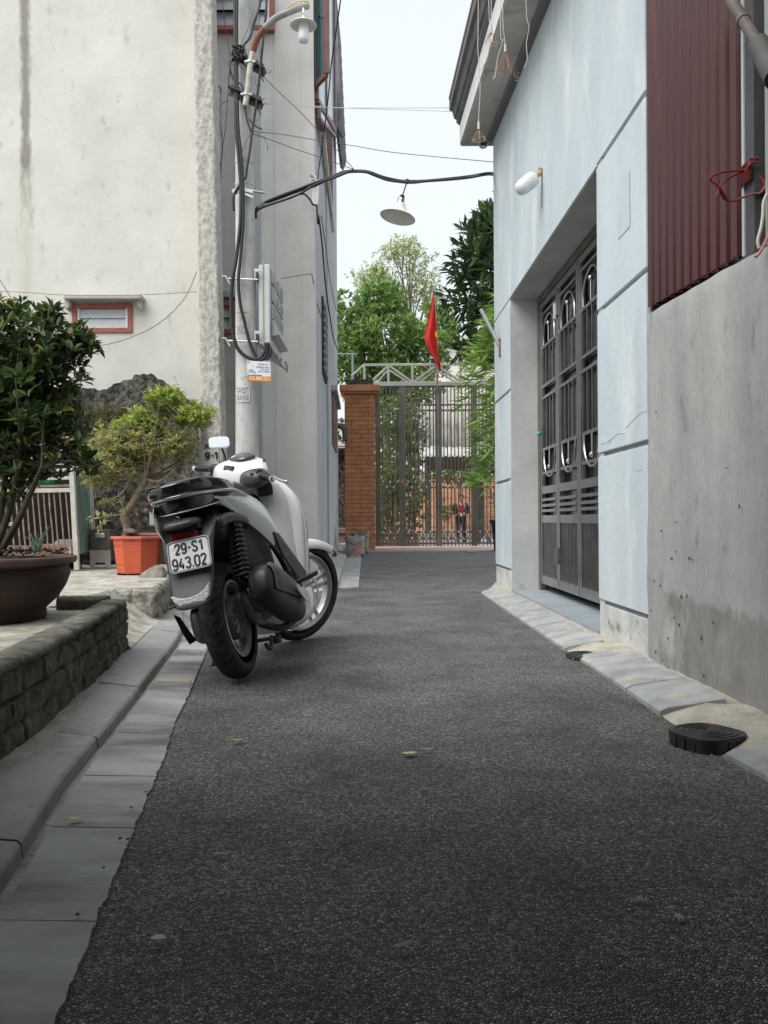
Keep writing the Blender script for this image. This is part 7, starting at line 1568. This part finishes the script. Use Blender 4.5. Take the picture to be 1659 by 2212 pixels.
dw = MB(); dw.prism([V((.44,-.196,.665)),V((.52,-.200,.655)),V((.86,-.225,.42)),V((.84,-.222,.37)),V((.70,-.21,.40)),V((.52,-.20,.53))], (0,.03,0)); mk('dark_wedge', dw, m_dgrey, SC, bevel=.004)
uc = MB(); R7 = []
for x_, z0, z1, hw in ((.62,.16,.33,.11),(.72,.12,.35,.16),(.84,.11,.37,.195),(.96,.12,.38,.205),(1.08,.16,.38,.20),(1.16,.22,.38,.18),(1.22,.29,.37,.14)):
    R7.append(ring((x_,0,(z0+z1)/2),(0,1,0),(0,0,1),hw,(z1-z0)/2,3.2,24))
uc.loft(R7); lcw = mk('lower_cowl', uc, m_wpaint, SC, sub=1)
sm2 = MB(); sm2.tube([V((.80,-.209,.33)), V((.95,-.212,.345)), V((1.10,-.206,.36)), V((1.20,-.165,.365))], .003, n=5); mk('cowl_seam', sm2, m_matt, lcw)
fb = MB(); fb.box(.50,.88,-.165,.165,.345,.385); mk('footboard', fb, m_matt, SC, bevel=.01)
bc_ = MB(); bc_.lathe([(.0001,0),(.009,0),(.009,.004),(.0001,.004)], (1.0,-.197,.385), axis=(0,-1,0), n=10); mk('bolt', bc_, m_gloss, SC)
# centre body and under-seat box
cb_ = MB(); cb_.loft([ring((x_,0,z_),(0,1,0),(0,0,1),a,b,3,20) for x_,z_,a,b in ((-.20,.78,.09,.05),(-.05,.72,.115,.10),(.12,.66,.13,.16),(.3,.62,.135,.20),(.45,.60,.14,.22),(.56,.55,.13,.19),(.64,.48,.12,.12))]); mk('frame_cover', cb_, m_matt, SC, sub=1)
eng = MB(); eng.loft([ring((x_,y_,z_),(0,1,0),(0,0,1),a,b,3,16) for x_,y_,z_,a,b in ((.02,.0,.32,.05,.06),(.15,.01,.33,.09,.10),(.35,.0,.32,.12,.11),(.52,0,.31,.11,.10),(.62,0,.30,.06,.06))]); mk('engine', eng, m_cast, SC, sub=1)
cvt = MB(); cvt.loft([ring((x_,y_,z_),(0,1,0),(0,0,1),a,b,3,20) for x_,y_,z_,a,b in ((-.10,.13,.30,.02,.05),(-.06,.135,.29,.04,.09),(.05,.14,.29,.045,.105),(.25,.145,.29,.05,.10),(.42,.145,.29,.045,.10),(.5,.14,.29,.02,.06))]); mk('drive_cover', cvt, mat('drive_cover_grey', (.10,.10,.10), (.16,.16,.155), scale=12, rough=.5, metal=.3), SC, sub=1)
abx = MB(); abx.loft([ring((x_,.165,z_),(0,1,0),(0,0,1),.055,b,3.4,16) for x_,z_,b in ((-.14,.44,.04),(-.10,.44,.075),(.12,.46,.085),(.26,.47,.05))]); mk('air_box', abx, m_matt, SC, sub=1)
# side panels
def spanel(sg, cols):
    rows = []
    for x_, zu, zl, yu, yl in cols:
        row = []
        for k in range(6):
            s = k/5; z_ = zu+(zl-zu)*s; row.append(V((x_-.0*s, sg*(yu+(yl-yu)*s+.018*math.sin(s*math.pi)), z_)))
        rows.append(row)
    return rows
RC = [(-.27,.858,.838,.125,.125),(-.16,.872,.815,.138,.132),(-.05,.880,.785,.147,.140),(.08,.882,.742,.154,.148),(.20,.872,.700,.160,.154),(.32,.855,.655,.166,.160),(.42,.826,.610,.172,.166),(.49,.775,.565,.178,.172),(.545,.690,.530,.184,.178),(.60,.600,.495,.188,.184),(.66,.528,.455,.192,.188),(.73,.455,.400,.195,.192),(.80,.392,.350,.196,.194)]
LC_ = [(-.40,.845,.70,.10,.085),(-.33,.862,.66,.125,.10),(-.22,.872,.70,.138,.12)]+RC[2:]
p_ = MB(); p_.grid(spanel(-1, RC)); sp1 = mk('side_panel', p_, m_wpaint, SC, sub=2, solid=.006)
p_ = MB(); p_.grid(spanel(1, LC_)); mk('side_panel', p_, m_wpaint, SC, sub=2, solid=.006)
ed = MB(); ed.tube([V((x_,-yl-.002,zl-.004)) for x_,zu,zl,yu,yl in RC[2:]], .007, n=6); mk('panel_lower_edge', ed, m_dgrey, sp1, smooth=True)
# tail: black gloss light band with silver lines
path = [V((.16,-.152,.0)),V((.0,-.158,0)),V((-.15,-.152,0)),V((-.26,-.135,0)),V((-.35,-.10,0)),V((-.40,-.05,0)),V((-.41,0,0))]
path += [V((p.x,-p.y,0)) for p in reversed(path[:-1])]
pc_ = catmull(path, 5); zt_f = lambda x: .888-.04*max(0,-x-.05)*1.0-(.10*max(0,x+.05)); zb_f = lambda x: .856-.13*max(0,-x)+(.02*max(0,x))
tl_ = MB(); tl_.grid([[V((p.x*1.0, p.y*.985, zt_f(p.x)+.01)), V((p.x, p.y*1.03, (zt_f(p.x)+zb_f(p.x))/2)), V((p.x*.97, p.y*.97, zb_f(p.x)))] for p in pc_]); tail = mk('tail_light', tl_, m_gloss, SC, sub=2, solid=.005)
ln_ = MB(); ln_.tube([V((p.x*1.03-.004, p.y*1.085, zt_f(p.x)-.006)) for p in pc_], .0078, n=6, smooth=False); ln_.tube([V((p.x*.98, p.y*.99, zb_f(p.x)-.002)) for p in pc_], .0034, n=6, smooth=False); mk('silver_trim', ln_, mat('satin_silver', (.62,.63,.64), metal=.6, rough=.3), tail, smooth=True)
ld = MB(); ld.grid([[V((.16-.20*i/6, -.1615-.004*math.sin(i/6*3), .888-.035*(1-i/6)+k*.0)), V((.16-.20*i/6, -.160, .868-.02*(1-i/6)))] for i in range(7) for k in (0,)]); mk('winker_lens', ld, m_refl, tail, solid=.002)
tb = MB(); tb.loft([ring((x_,0,z_),(0,1,0),(0,0,1),a,b,2.8,20) for x_,z_,a,b in ((-.39,.855,.05,.03),(-.34,.85,.10,.04),(-.25,.855,.13,.06),(-.05,.85,.145,.07),(.15,.83,.15,.09),(.35,.80,.15,.11),(.5,.74,.13,.10))]); mk('tail_body', tb, m_gloss, SC, sub=1)
# seat
st_s = [(-.37,.922,.030,.014),(-.33,.924,.080,.026),(-.22,.926,.114,.036),(-.10,.924,.130,.048),(.04,.915,.136,.050),(.16,.900,.138,.052),(.26,.902,.136,.060),(.36,.895,.125,.062),(.46,.868,.105,.052),(.54,.835,.080,.036),(.59,.810,.045,.018)]
se = MB(); se.loft([ring((x_,0,z_),(0,1,0),(0,0,1),a,b,2.8,28) for x_,z_,a,b in st_s]); seat = mk('seat', se, m_vinyl, SC, sub=2)
pp_ = MB(); pp_.tube([V((x_,s*a*.97,z_+b*.25)) for s in (-1,) for x_,z_,a,b in st_s[1:-1]], .003, n=5); pp_.tube([V((x_,a*.97,z_+b*.25)) for x_,z_,a,b in st_s[1:-1]], .003, n=5); mk('piping', pp_, m_matt, seat)
gr = MB(); path = [V((.02,-.150,.905)),V((-.12,-.160,.915)),V((-.26,-.150,.925)),V((-.37,-.115,.925)),V((-.435,-.05,.915)),V((-.45,0,.912))]; path += [V((p.x,-p.y,p.z)) for p in reversed(path[:-1])]
Pp = catmull(path, 5); gr.loft([ring(p-V((0,0,.012)), V((0,0,1)), V((p.x+.05,p.y*2,0)).normalized(), .026, .011, 3, 12) for p in Pp]); mk('grab_rail', gr, m_gloss, SC, smooth=True)
gs_ = MB(); gs_.tube([V((-.41,-.08,.915)),V((-.38,-.07,.865))], .014, n=8); gs_.tube([V((-.41,.08,.915)),V((-.38,.07,.865))], .014, n=8); gs_.tube([V((-.28,-.14,.92)),V((-.25,-.12,.87))], .014, n=8); mks('rail_stay', gs_, m_gloss, SC, smooth=True) if False else None
# rear fender / plate holder
rf = [(-.20,.79,.125,.030),(-.27,.745,.128,.034),(-.315,.70,.122,.034),(-.345,.64,.112,.030),(-.365,.56,.105,.026),(-.385,.50,.100,.024),(-.41,.45,.092,.022),(-.435,.405,.080,.018),(-.445,.385,.066,.012)]
hf_ = MB(); nrm = V((-.9,0,.28)).normalized(); hf_.loft([ring((x_,0,z_),(0,1,0),(1,0,.25),a,b,3.4,24) for x_,z_,a,b in rf]); hold = mk('rear_fender', hf_, m_dgrey, SC, sub=1)
ar = MB(); ar.tube([V((-.25,-.118,.73)),V((-.10,-.135,.755)),V((.10,-.14,.745)),V((.20,-.13,.72))], lambda q: .030-.012*q, n=10); mk('fender_arm', ar, m_dgrey, SC, smooth=True)
rb_ = MB(); rb_.loft([ring((x_,0,z_),(0,1,0),(0,0,1),a,b,3,18) for x_,z_,a,b in ((-.30,.752,.085,.020),(-.36,.758,.082,.024),(-.415,.750,.070,.018),(-.43,.745,.05,.010))]); mk('lamp_hood', rb_, m_dgrey, hold, sub=1)
rl = MB(); rl.loft([rrect(V((x_,0,.700)),V((0,1,0)),V((.15,0,1)).normalized(),a,b,20,5) for x_,a,b in ((-.34,.060,.026),(-.378,.056,.023),(-.384,.050,.018))]); mk('red_lens', rl, m_redl, hold)
bx = MB(); bx.box(-.375,-.30,-.075,.075,.722,.742); mk('lamp_housing', bx, m_gloss, hold, bevel=.004)
# number plate 190 x 140
pu = V((0,-1,0)); pv = V((.22,0,1)).normalized(); pn = V((-1,0,.22)).normalized(); pcn = V((-.400,-.018,.616)); PM = frameM(pcn, pu, pv)
def pbox(hw, hh, d0, d1): w = MB(); w.loft([[pcn+pu*p.x+pv*p.y+pn*d for p in ring((0,0,0),(1,0,0),(0,1,0),hw,hh,9,40)] for d in (d0,d1)]); return w
npl = mk('number_plate', pbox(.096,.070,-.002,.001), mat('plate_white', (.66,.67,.67), (.74,.75,.75), scale=20, rough=.35), SC)
fr_ = MB(); o1 = [pcn+pu*p.x+pv*p.y for p in ring((0,0,0),(1,0,0),(0,1,0),.0965,.0705,9,48)]; o2 = [pcn+pu*p.x+pv*p.y for p in ring((0,0,0),(1,0,0),(0,1,0),.0925,.0665,9,48)]; o3 = [pcn+pu*p.x+pv*p.y for p in ring((0,0,0),(1,0,0),(0,1,0),.0895,.0635,9,48)]
fr_.loft([[p+pn*.001 for p in o1],[p+pn*.004 for p in o1],[p+pn*.004 for p in o2],[p+pn*.0015 for p in o2]], cap=False); mk('plate_rim', fr_, mat('rim_satin', (.45,.46,.46), rough=.35), npl)
f2_ = MB(); f2_.loft([[p+pn*.0016 for p in o2],[p+pn*.0018 for p in o3]], cap=False); mk('plate_border', f2_, m_gloss, npl)
m_ch = mat('plate_black', (.02,.02,.022), rough=.5)
def ptext(s, cx, cy, h, wd, b=.012):
    tm = text_mb(s, 1.0, 0, bold=b); xs = [p.x for p in tm.v]; ys_ = [p.y for p in tm.v]; w = MB(); mx, my = (max(xs)+min(xs))/2, (max(ys_)+min(ys_))/2
    w.v = [pcn+pu*(cx+(p.x-mx)/(max(xs)-min(xs))*wd)+pv*(cy+(p.y-my)/(max(ys_)-min(ys_))*h)+pn*.0022 for p in tm.v]; w.f = tm.f; mk('plate_lettering', w, m_ch, npl)
GL = {'2':[[(0,.78),(.06,.93),(.25,1),(.44,.93),(.5,.75),(.42,.55),(0,0)],[(0,0),(.5,0)]], '9':[[(.03,.15),(.12,.03),(.25,0),(.42,.07),(.5,.28),(.5,.72),(.42,.94),(.25,1),(.08,.94),(0,.74),(0,.62),(.08,.44),(.25,.38),(.42,.44),(.5,.58)]],
 'S':[[(.5,.80),(.42,.95),(.25,1),(.08,.94),(0,.78),(.06,.62),(.44,.38),(.5,.2),(.42,.05),(.25,0),(.08,.05),(0,.2)]], '1':[[(.08,.72),(.32,1)],[(.32,1),(.32,0)]], '4':[[(.28,1),(0,.26)],[(0,.26),(.5,.26)],[(.38,.50),(.38,0)]],
 '3':[[(0,.85),(.10,.97),(.25,1),(.42,.94),(.49,.77),(.42,.60),(.22,.54)],[(.22,.54),(.42,.48),(.5,.27),(.42,.06),(.25,0),(.08,.04),(0,.17)]], '0':[[(.25,1),(.08,.94),(0,.75),(0,.25),(.08,.06),(.25,0),(.42,.06),(.5,.25),(.5,.75),(.42,.94),(.25,1)]], '-':[[(.0,.47),(.26,.47)]], '.':[[(-.03,.05),(.10,.05)]]}
def glyphs(s, x0, y0, h, gap):
    x = x0
    for ch in s:
        wg_ = MB()
        for st__ in GL[ch]: wg_.tube([V((a*h*.86, b*h, 0)) for a, b in st__], .0042, n=8, k=4, smooth=len(st__) > 2)
        wg_.v = [pcn+pu*(x+p.x)+pv*(y0+p.y)+pn*(.0024+p.z*.18) for p in wg_.v]; mk('plate_character', wg_, m_ch, npl, smooth=True)
        x += {'-':.26,'.':.06,'1':.36}.get(ch,.5)*h*.86+gap
glyphs('29-S1', -.060, .010, .044, .0105); glyphs('943.02', -.079, -.056, .046, .0098)
dm = MB(); dm.add([pcn+pu*a+pv*b+pn*.0026 for a,b in ((-.088,.050),(-.070,.060),(-.055,.058),(-.060,.047),(-.066,.042),(-.072,.033),(-.080,.040))], [tuple(range(7))]); mk('plate_dent', dm, mat('bright_scuff', (.8,.81,.81), rough=.4), npl)
rfl = MB(); rfl.loft([[V((-.443+dx,y_,z_)) for y_,z_ in ((-.094,.482),(-.080,.425),(-.045,.395),(0,.383),(.045,.395),(.078,.425),(.088,.455),(.062,.441),(.032,.434),(0,.434),(-.032,.440),(-.064,.455))] for dx in (-.004,.02)]); mk('clear_reflector', rfl, m_refl, hold, bevel=.003)
# shock absorber
a, b = V((-.02,-.125,.74)), V((-.075,-.125,.40)); sk_ = MB(); d = (b-a); sk_.tube([a, a+d*.35], .010, n=10, smooth=False); sk_.tube([a+d*.30, b], .021, n=14, smooth=False); sk_.tube([a+d*.80, a+d*1.0], .027, n=14, smooth=False); so_ = mk('shock_absorber', sk_, m_gloss, SC, smooth=True, auto=40)
sp2 = MB(); dn = d.normalized(); ea = dn.orthogonal().normalized(); eb = dn.cross(ea); hel = []
for i in range(220): t = i/219; an = t*2*math.pi*12; rr = .034; hel.append(a+d*(.03+.80*t)+(ea*math.cos(an)+eb*math.sin(an))*rr)
sp2.tube(hel, .0078, n=6, smooth=False); mk('spring', sp2, mat('spring_black', (.02,.02,.022), rough=.25), so_, smooth=True)
bk = MB(); bk.loft([ring(p,(0,1,0),(0,0,1),.022,h,3,12) for p,h in ((V((-.085,-.12,.40)),.03),(V((-.06,-.12,.35)),.045),(V((.0,-.115,.29)),.05),(V((.10,-.115,.25)),.035),(V((.22,-.11,.24)),.03))]); mk('swing_bracket', bk, mat('bracket_grey', (.14,.138,.13), (.23,.225,.21), scale=18, rough=.5, metal=.5), SC, sub=1)
nt2 = MB(); nt2.lathe([(.0001,0),(.024,0),(.024,.016),(.012,.018),(.012,.03),(.0001,.03)], (0,-.135,.283), axis=(0,-1,0), n=6); nt2.lathe([(.0001,0),(.018,0),(.018,.02),(.0001,.02)], (-.075,-.145,.40), axis=(0,-1,0), n=12); mk('axle_nut', nt2, m_alloyd, SC)
# muffler
mc_ = [(-.165,.43,.030,.040),(-.150,.43,.055,.070),(-.10,.42,.075,.098),(.0,.392,.076,.104),(.10,.358,.078,.104),(.22,.315,.078,.100),(.30,.285,.080,.098),(.38,.255,.068,.082),(.44,.235,.045,.050),(.47,.23,.025,.028)]
mf = MB(); uu = V((.30,0,.95)).normalized(); mf.loft([ring((x_,-.225,z_),(0,1,0),uu,a,b,2.5,28) for x_,z_,a,b in mc_]); muf = mk('muffler', mf, mat('muffler_black', (.012,.012,.013), (.02,.02,.02), scale=40, rough=.42), SC, sub=1)
hs_ = MB(); rows = []
for i in range(14):
    s = i/13; x_ = -.13+.52*s; z_ = float(np.interp(x_, [q[0] for q in mc_], [q[1] for q in mc_])); a = float(np.interp(x_, [q[0] for q in mc_], [q[2] for q in mc_])); b = float(np.interp(x_, [q[0] for q in mc_], [q[3] for q in mc_])); row = []
    for k in range(8):
        t = R_(150-135*k/7) if True else 0
        t0 = R_(112+(10*s)); t1 = R_(205-35*s); t = t0+(t1-t0)*k/7
        ct, st2 = math.cos(t), math.sin(t); row.append(V((x_,-.225,z_))+V((0,1,0))*(a+.010)*math.copysign(abs(ct)**.8,ct)+uu*(b+.012)*math.copysign(abs(st2)**.8,st2))
    rows.append(row)
hs_.grid(rows); shd = mk('heat_shield', hs_, m_dgrey, muf, sub=1, solid=.005)
tipm = MB(); tipm.lathe([(.014,.0),(.019,.0),(.021,.03),(.014,.03)], (-.160,-.20,.385), axis=(1,0,-.3), n=16, close=True); mk('exhaust_tip', tipm, m_matt, muf)
bdg = MB(); bdg.prism([V((.12,-.328,.385)),V((.28,-.324,.33)),V((.32,-.326,.27)),V((.27,-.328,.275)),V((.14,-.331,.34))], (0,.006,0)); bd1 = mk('badge', bdg, mat('badge_silver', (.45,.45,.46), (.62,.62,.63), scale=40, rough=.35), muf)
ds_ = MB(); ds_.tube([V((.30,-.05,.22)),V((.36,-.14,.17)),V((.42,-.20,.19))], .020, n=10); mk('exhaust_pipe', ds_, m_cast, SC, smooth=True)
pg_ = MB(); pg_.loft([ring(p,(1,0,0),(0,0,1),.022,.014,3.5,14) for p in (V((.56,-.215,.375)),V((.585,-.26,.385)),V((.63,-.325,.400)),V((.635,-.336,.402)))]); pg = mk('pillion_peg', pg_, m_black, SC, sub=1)
pg2 = MB(); pg2.tube([V((.53,-.15,.40)),V((.55,-.19,.37)),V((.565,-.22,.377))], .013, n=8); pg2.tube([V((.56,-.17,.40)),V((.58,-.20,.36))], .012, n=8); mk('peg_bracket', pg2, m_alloy, pg, smooth=True)
fr2 = MB(); fr2.tube([V((.47,-.165,.60)),V((.55,-.175,.52)),V((.60,-.185,.42)),V((.63,-.17,.33))], .020, n=10); mk('peg_frame', fr2, m_gloss, SC, smooth=True)
# stands
sd_ = MB(); sd_.tube([V((.42,.14,.20)),V((.40,.22,.10)),V((.38,.29,.03))], .012, n=8); sd_.loft([ring(V((.38,.295,.022+h)),(1,0,0),(0,1,0),.03,.02,3,10) for h in (0,.008)]); mk('side_stand', sd_, m_black, SC)
ms_ = MB(); ms_.tube([V((.30,-.10,.14)),V((.20,-.11,.09)),V((.12,-.115,.12))], .011, n=8); ms_.loft([ring(V((.32,-.12,.12))+V((0,0,h)),(1,0,0),(0,1,0),.03,.02,2.5,12) for h in (-.02,.02)]); ms_.tube([V((.28,.10,.14)),V((.30,-.12,.13))], .010, n=8); mk('main_stand', ms_, m_cast, SC, smooth=True)
ht = MB(); ht.loft([[V((-.16+.05*t,.205,.37-.04*t)),V((-.12+.05*t,.19,.35-.06*t)),V((-.07+.06*t,.175,.26-.04*t)),V((-.10+.05*t,.20,.26-.05*t))] for t in (0,.5,1)]); ht.tube([V((-.16,.22,.40)),V((-.15,.12,.42)),V((-.10,.06,.42))], .007); mk('mud_flap', ht, m_black, SC)
# handlebar group
hb = MB(); ctr = V((.86,.012,1.068)); Rr = []
for y_, a, b, dx, dz in ((-.20,.030,.022,-.03,-.030),(-.165,.060,.045,-.02,-.018),(-.12,.092,.056,-.005,-.004),(-.06,.112,.068,.01,.004),(0,.118,.074,.015,.006),(.06,.112,.068,.01,.004),(.12,.092,.056,-.005,-.004),(.165,.060,.045,-.02,-.018),(.20,.030,.022,-.03,-.030)):
    Rr.append(ring(ctr+V((dx,y_,dz)), V((1,0,.15)).normalized(), V((0,0,1)), a, b, 2.4, 24))
hb.loft(Rr); hb.xf(ST); hc = mk('handlebar_cover', hb, m_wpaint, SC, sub=2)
hb2 = MB(); hb2.loft([[ctr+V((-.03,0,-.03))+V((p.x,p.y,p.z)) for p in ring((0,y_,0),(1,0,.2),(0,0,1),a,b,2.6,20)] for y_,a,b in ((-.215,.03,.03),(-.16,.066,.062),(-.10,.088,.082),(0,.095,.095),(.10,.088,.082),(.17,.066,.062),(.225,.03,.03))]); hb2.xf(ST); mk('rear_bar_cover', hb2, m_wpaint, hc, sub=1)
pd = MB(); pd.loft([[ctr+V((-.035,0,-.035))+V((p.x,p.y,p.z)) for p in ring((-.012,y_,0),(1,0,.2),(0,0,1),a,b,2.6,20)] for y_,a,b in ((-.245,.035,.030),(-.20,.064,.052),(-.15,.080,.060),(-.115,.080,.052),(-.10,.060,.030))]); pd.xf(ST); mk('switch_panel', pd, m_dgrey, hc, sub=1)
mt = MB(); mt.loft([[ctr+V((.0,0,.0))+p for p in ring((-.015,0,.068-.0*k),(1,0,.35),(0,1,0),.060-.012*k,.078-.012*k,2.8,28)] for k in (0,)]+[[ctr+p for p in ring((-.02,0,.082),(1,0,.35),(0,1,0),.050,.066,2.8,28)],[ctr+p for p in ring((-.022,0,.088),(1,0,.35),(0,1,0),.030,.040,2.8,28)]]); mt.xf(ST); mk('instrument_lens', mt, mat('smoked_lens', (.05,.053,.056), rough=.08, coat=.5), hc, smooth=True)
dpl = MB(); dpl.loft([[ctr+V((-.112-d_,.0,-.012))+V((0,p.x,p.y)) for p in ring((0,0,0),(1,0,0),(0,1,0),a,b,5,24)] for d_,a,b in ((-.03,.050,.036),(.0,.048,.034),(.003,.042,.029))]); dpl.xf(ST); mk('display', dpl, m_gloss, hc, smooth=True, auto=40)
hh_ = MB(); hh_.tube([ctr+V((.07,-.09,.066)),ctr+V((.06,-.11,.062)),ctr+V((.045,-.115,.062))], .006); hh_.xf(ST); mk('cover_clip', hh_, m_gloss, hc)
for sg in (-1, 1):
    a = ctr+V((-.045,sg*.17,-.012)); b = ctr+V((-.085,sg*.345,-.022)); g = MB(); g.tube([a, b], .0165, n=16, smooth=False)
    for k in range(9): q = a.lerp(b,.25+.08*k); g.lathe([(.0165,-.003),(.019,0),(.0165,.003)], q, axis=(b-a), n=16)
    g.xf(ST); G = mk('grip', g, m_black, SC, smooth=True, auto=50)
    e = MB(); e.lathe([(.0001,0),(.013,0),(.017,.004),(.017,.018),(.012,.022),(.0001,.022)], b, axis=(b-a), n=18); e.xf(ST); mk('bar_end', e, m_chrome, G, smooth=True, auto=40)
    s = MB(); q = a.lerp(b,.12); s.loft([ring(q+(b-a)*t, (1,0,0),(0,0,1), .030, .032, 3, 16) for t in (-.10,.0,.14)]); s.box(q.x-.055,q.x-.02,q.y-.012,q.y+.012,q.z-.012,q.z+.010); s.box(q.x-.045,q.x-.01,q.y-.02,q.y+.02,q.z-.045,q.z-.025); s.xf(ST); mk('switch_pod', s, m_matt, G, bevel=.004)
    lv = MB(); lv.tube([ctr+V((.03,sg*.15,-.02)), ctr+V((.055,sg*.20,-.025)), ctr+V((.035,sg*.27,-.035)), ctr+V((.02,sg*.34,-.04)), ctr+V((.012,sg*.365,-.036))], lambda q: .0065+.003*q, n=8); lv.xf(ST); mk('brake_lever', lv, mat('lever_silver_%d' % sg, (.55,.55,.54), metal=.6, rough=.35), SC, smooth=True)
cb2 = MB(); cb2.tube([ST @ (ctr+V((-.03,-.15,-.04))), ST @ (ctr+V((-.08,-.10,-.08))), V((.83,-.06,.97)), V((.85,-.03,.90))], .005, n=6); cb2.tube([ST @ (ctr+V((-.03,-.16,-.03))), ST @ (ctr+V((-.09,-.13,-.07))), V((.825,-.09,.985)), V((.85,-.05,.92))], .004, n=6); mk('brake_cable', cb2, m_black, SC, smooth=True)
mr = MB(); s0 = ctr+V((.0,.17,.02)); s1 = ctr+V((.0,.19,.07)); s2 = ctr+V((-.01,.215,.12)); mr.tube([s0,s1,s2], .006, n=8); mr.xf(ST); mi = mk('mirror_stem', mr, m_gloss, SC, smooth=True)
mcn = ST @ (ctr+V((-.015,.228,.143)))
mview = (MS.inverted() @ Vector((CH*0, 0, CH)) - mcn).normalized(); up_l = (MS.inverted().to_3x3() @ Vector((0,0,1))); nrm2 = (mview+up_l*.55).normalized(); uu2 = up_l.cross(nrm2).normalized(); vv2 = nrm2.cross(uu2)
uu2, vv2 = (uu2+vv2*.10).normalized(), (vv2-uu2*.10).normalized()
mm = MB(); mm.loft([ring(mcn-nrm2*d_, uu2, vv2, a, b, 4.5, 32) for d_,a,b in ((.035,.030,.018),(.02,.052,.032),(.0,.061,.039),(-.004,.060,.038))]); mk('mirror_housing', mm, m_wpaint, mi, smooth=True, auto=50)
mg = MB(); mg.loft([ring(mcn+nrm2*d_, uu2, vv2, .056, .034, 4.5, 32) for d_ in (.0045,.0065)]); mk('mirror_glass', mg, m_chrome, mi)
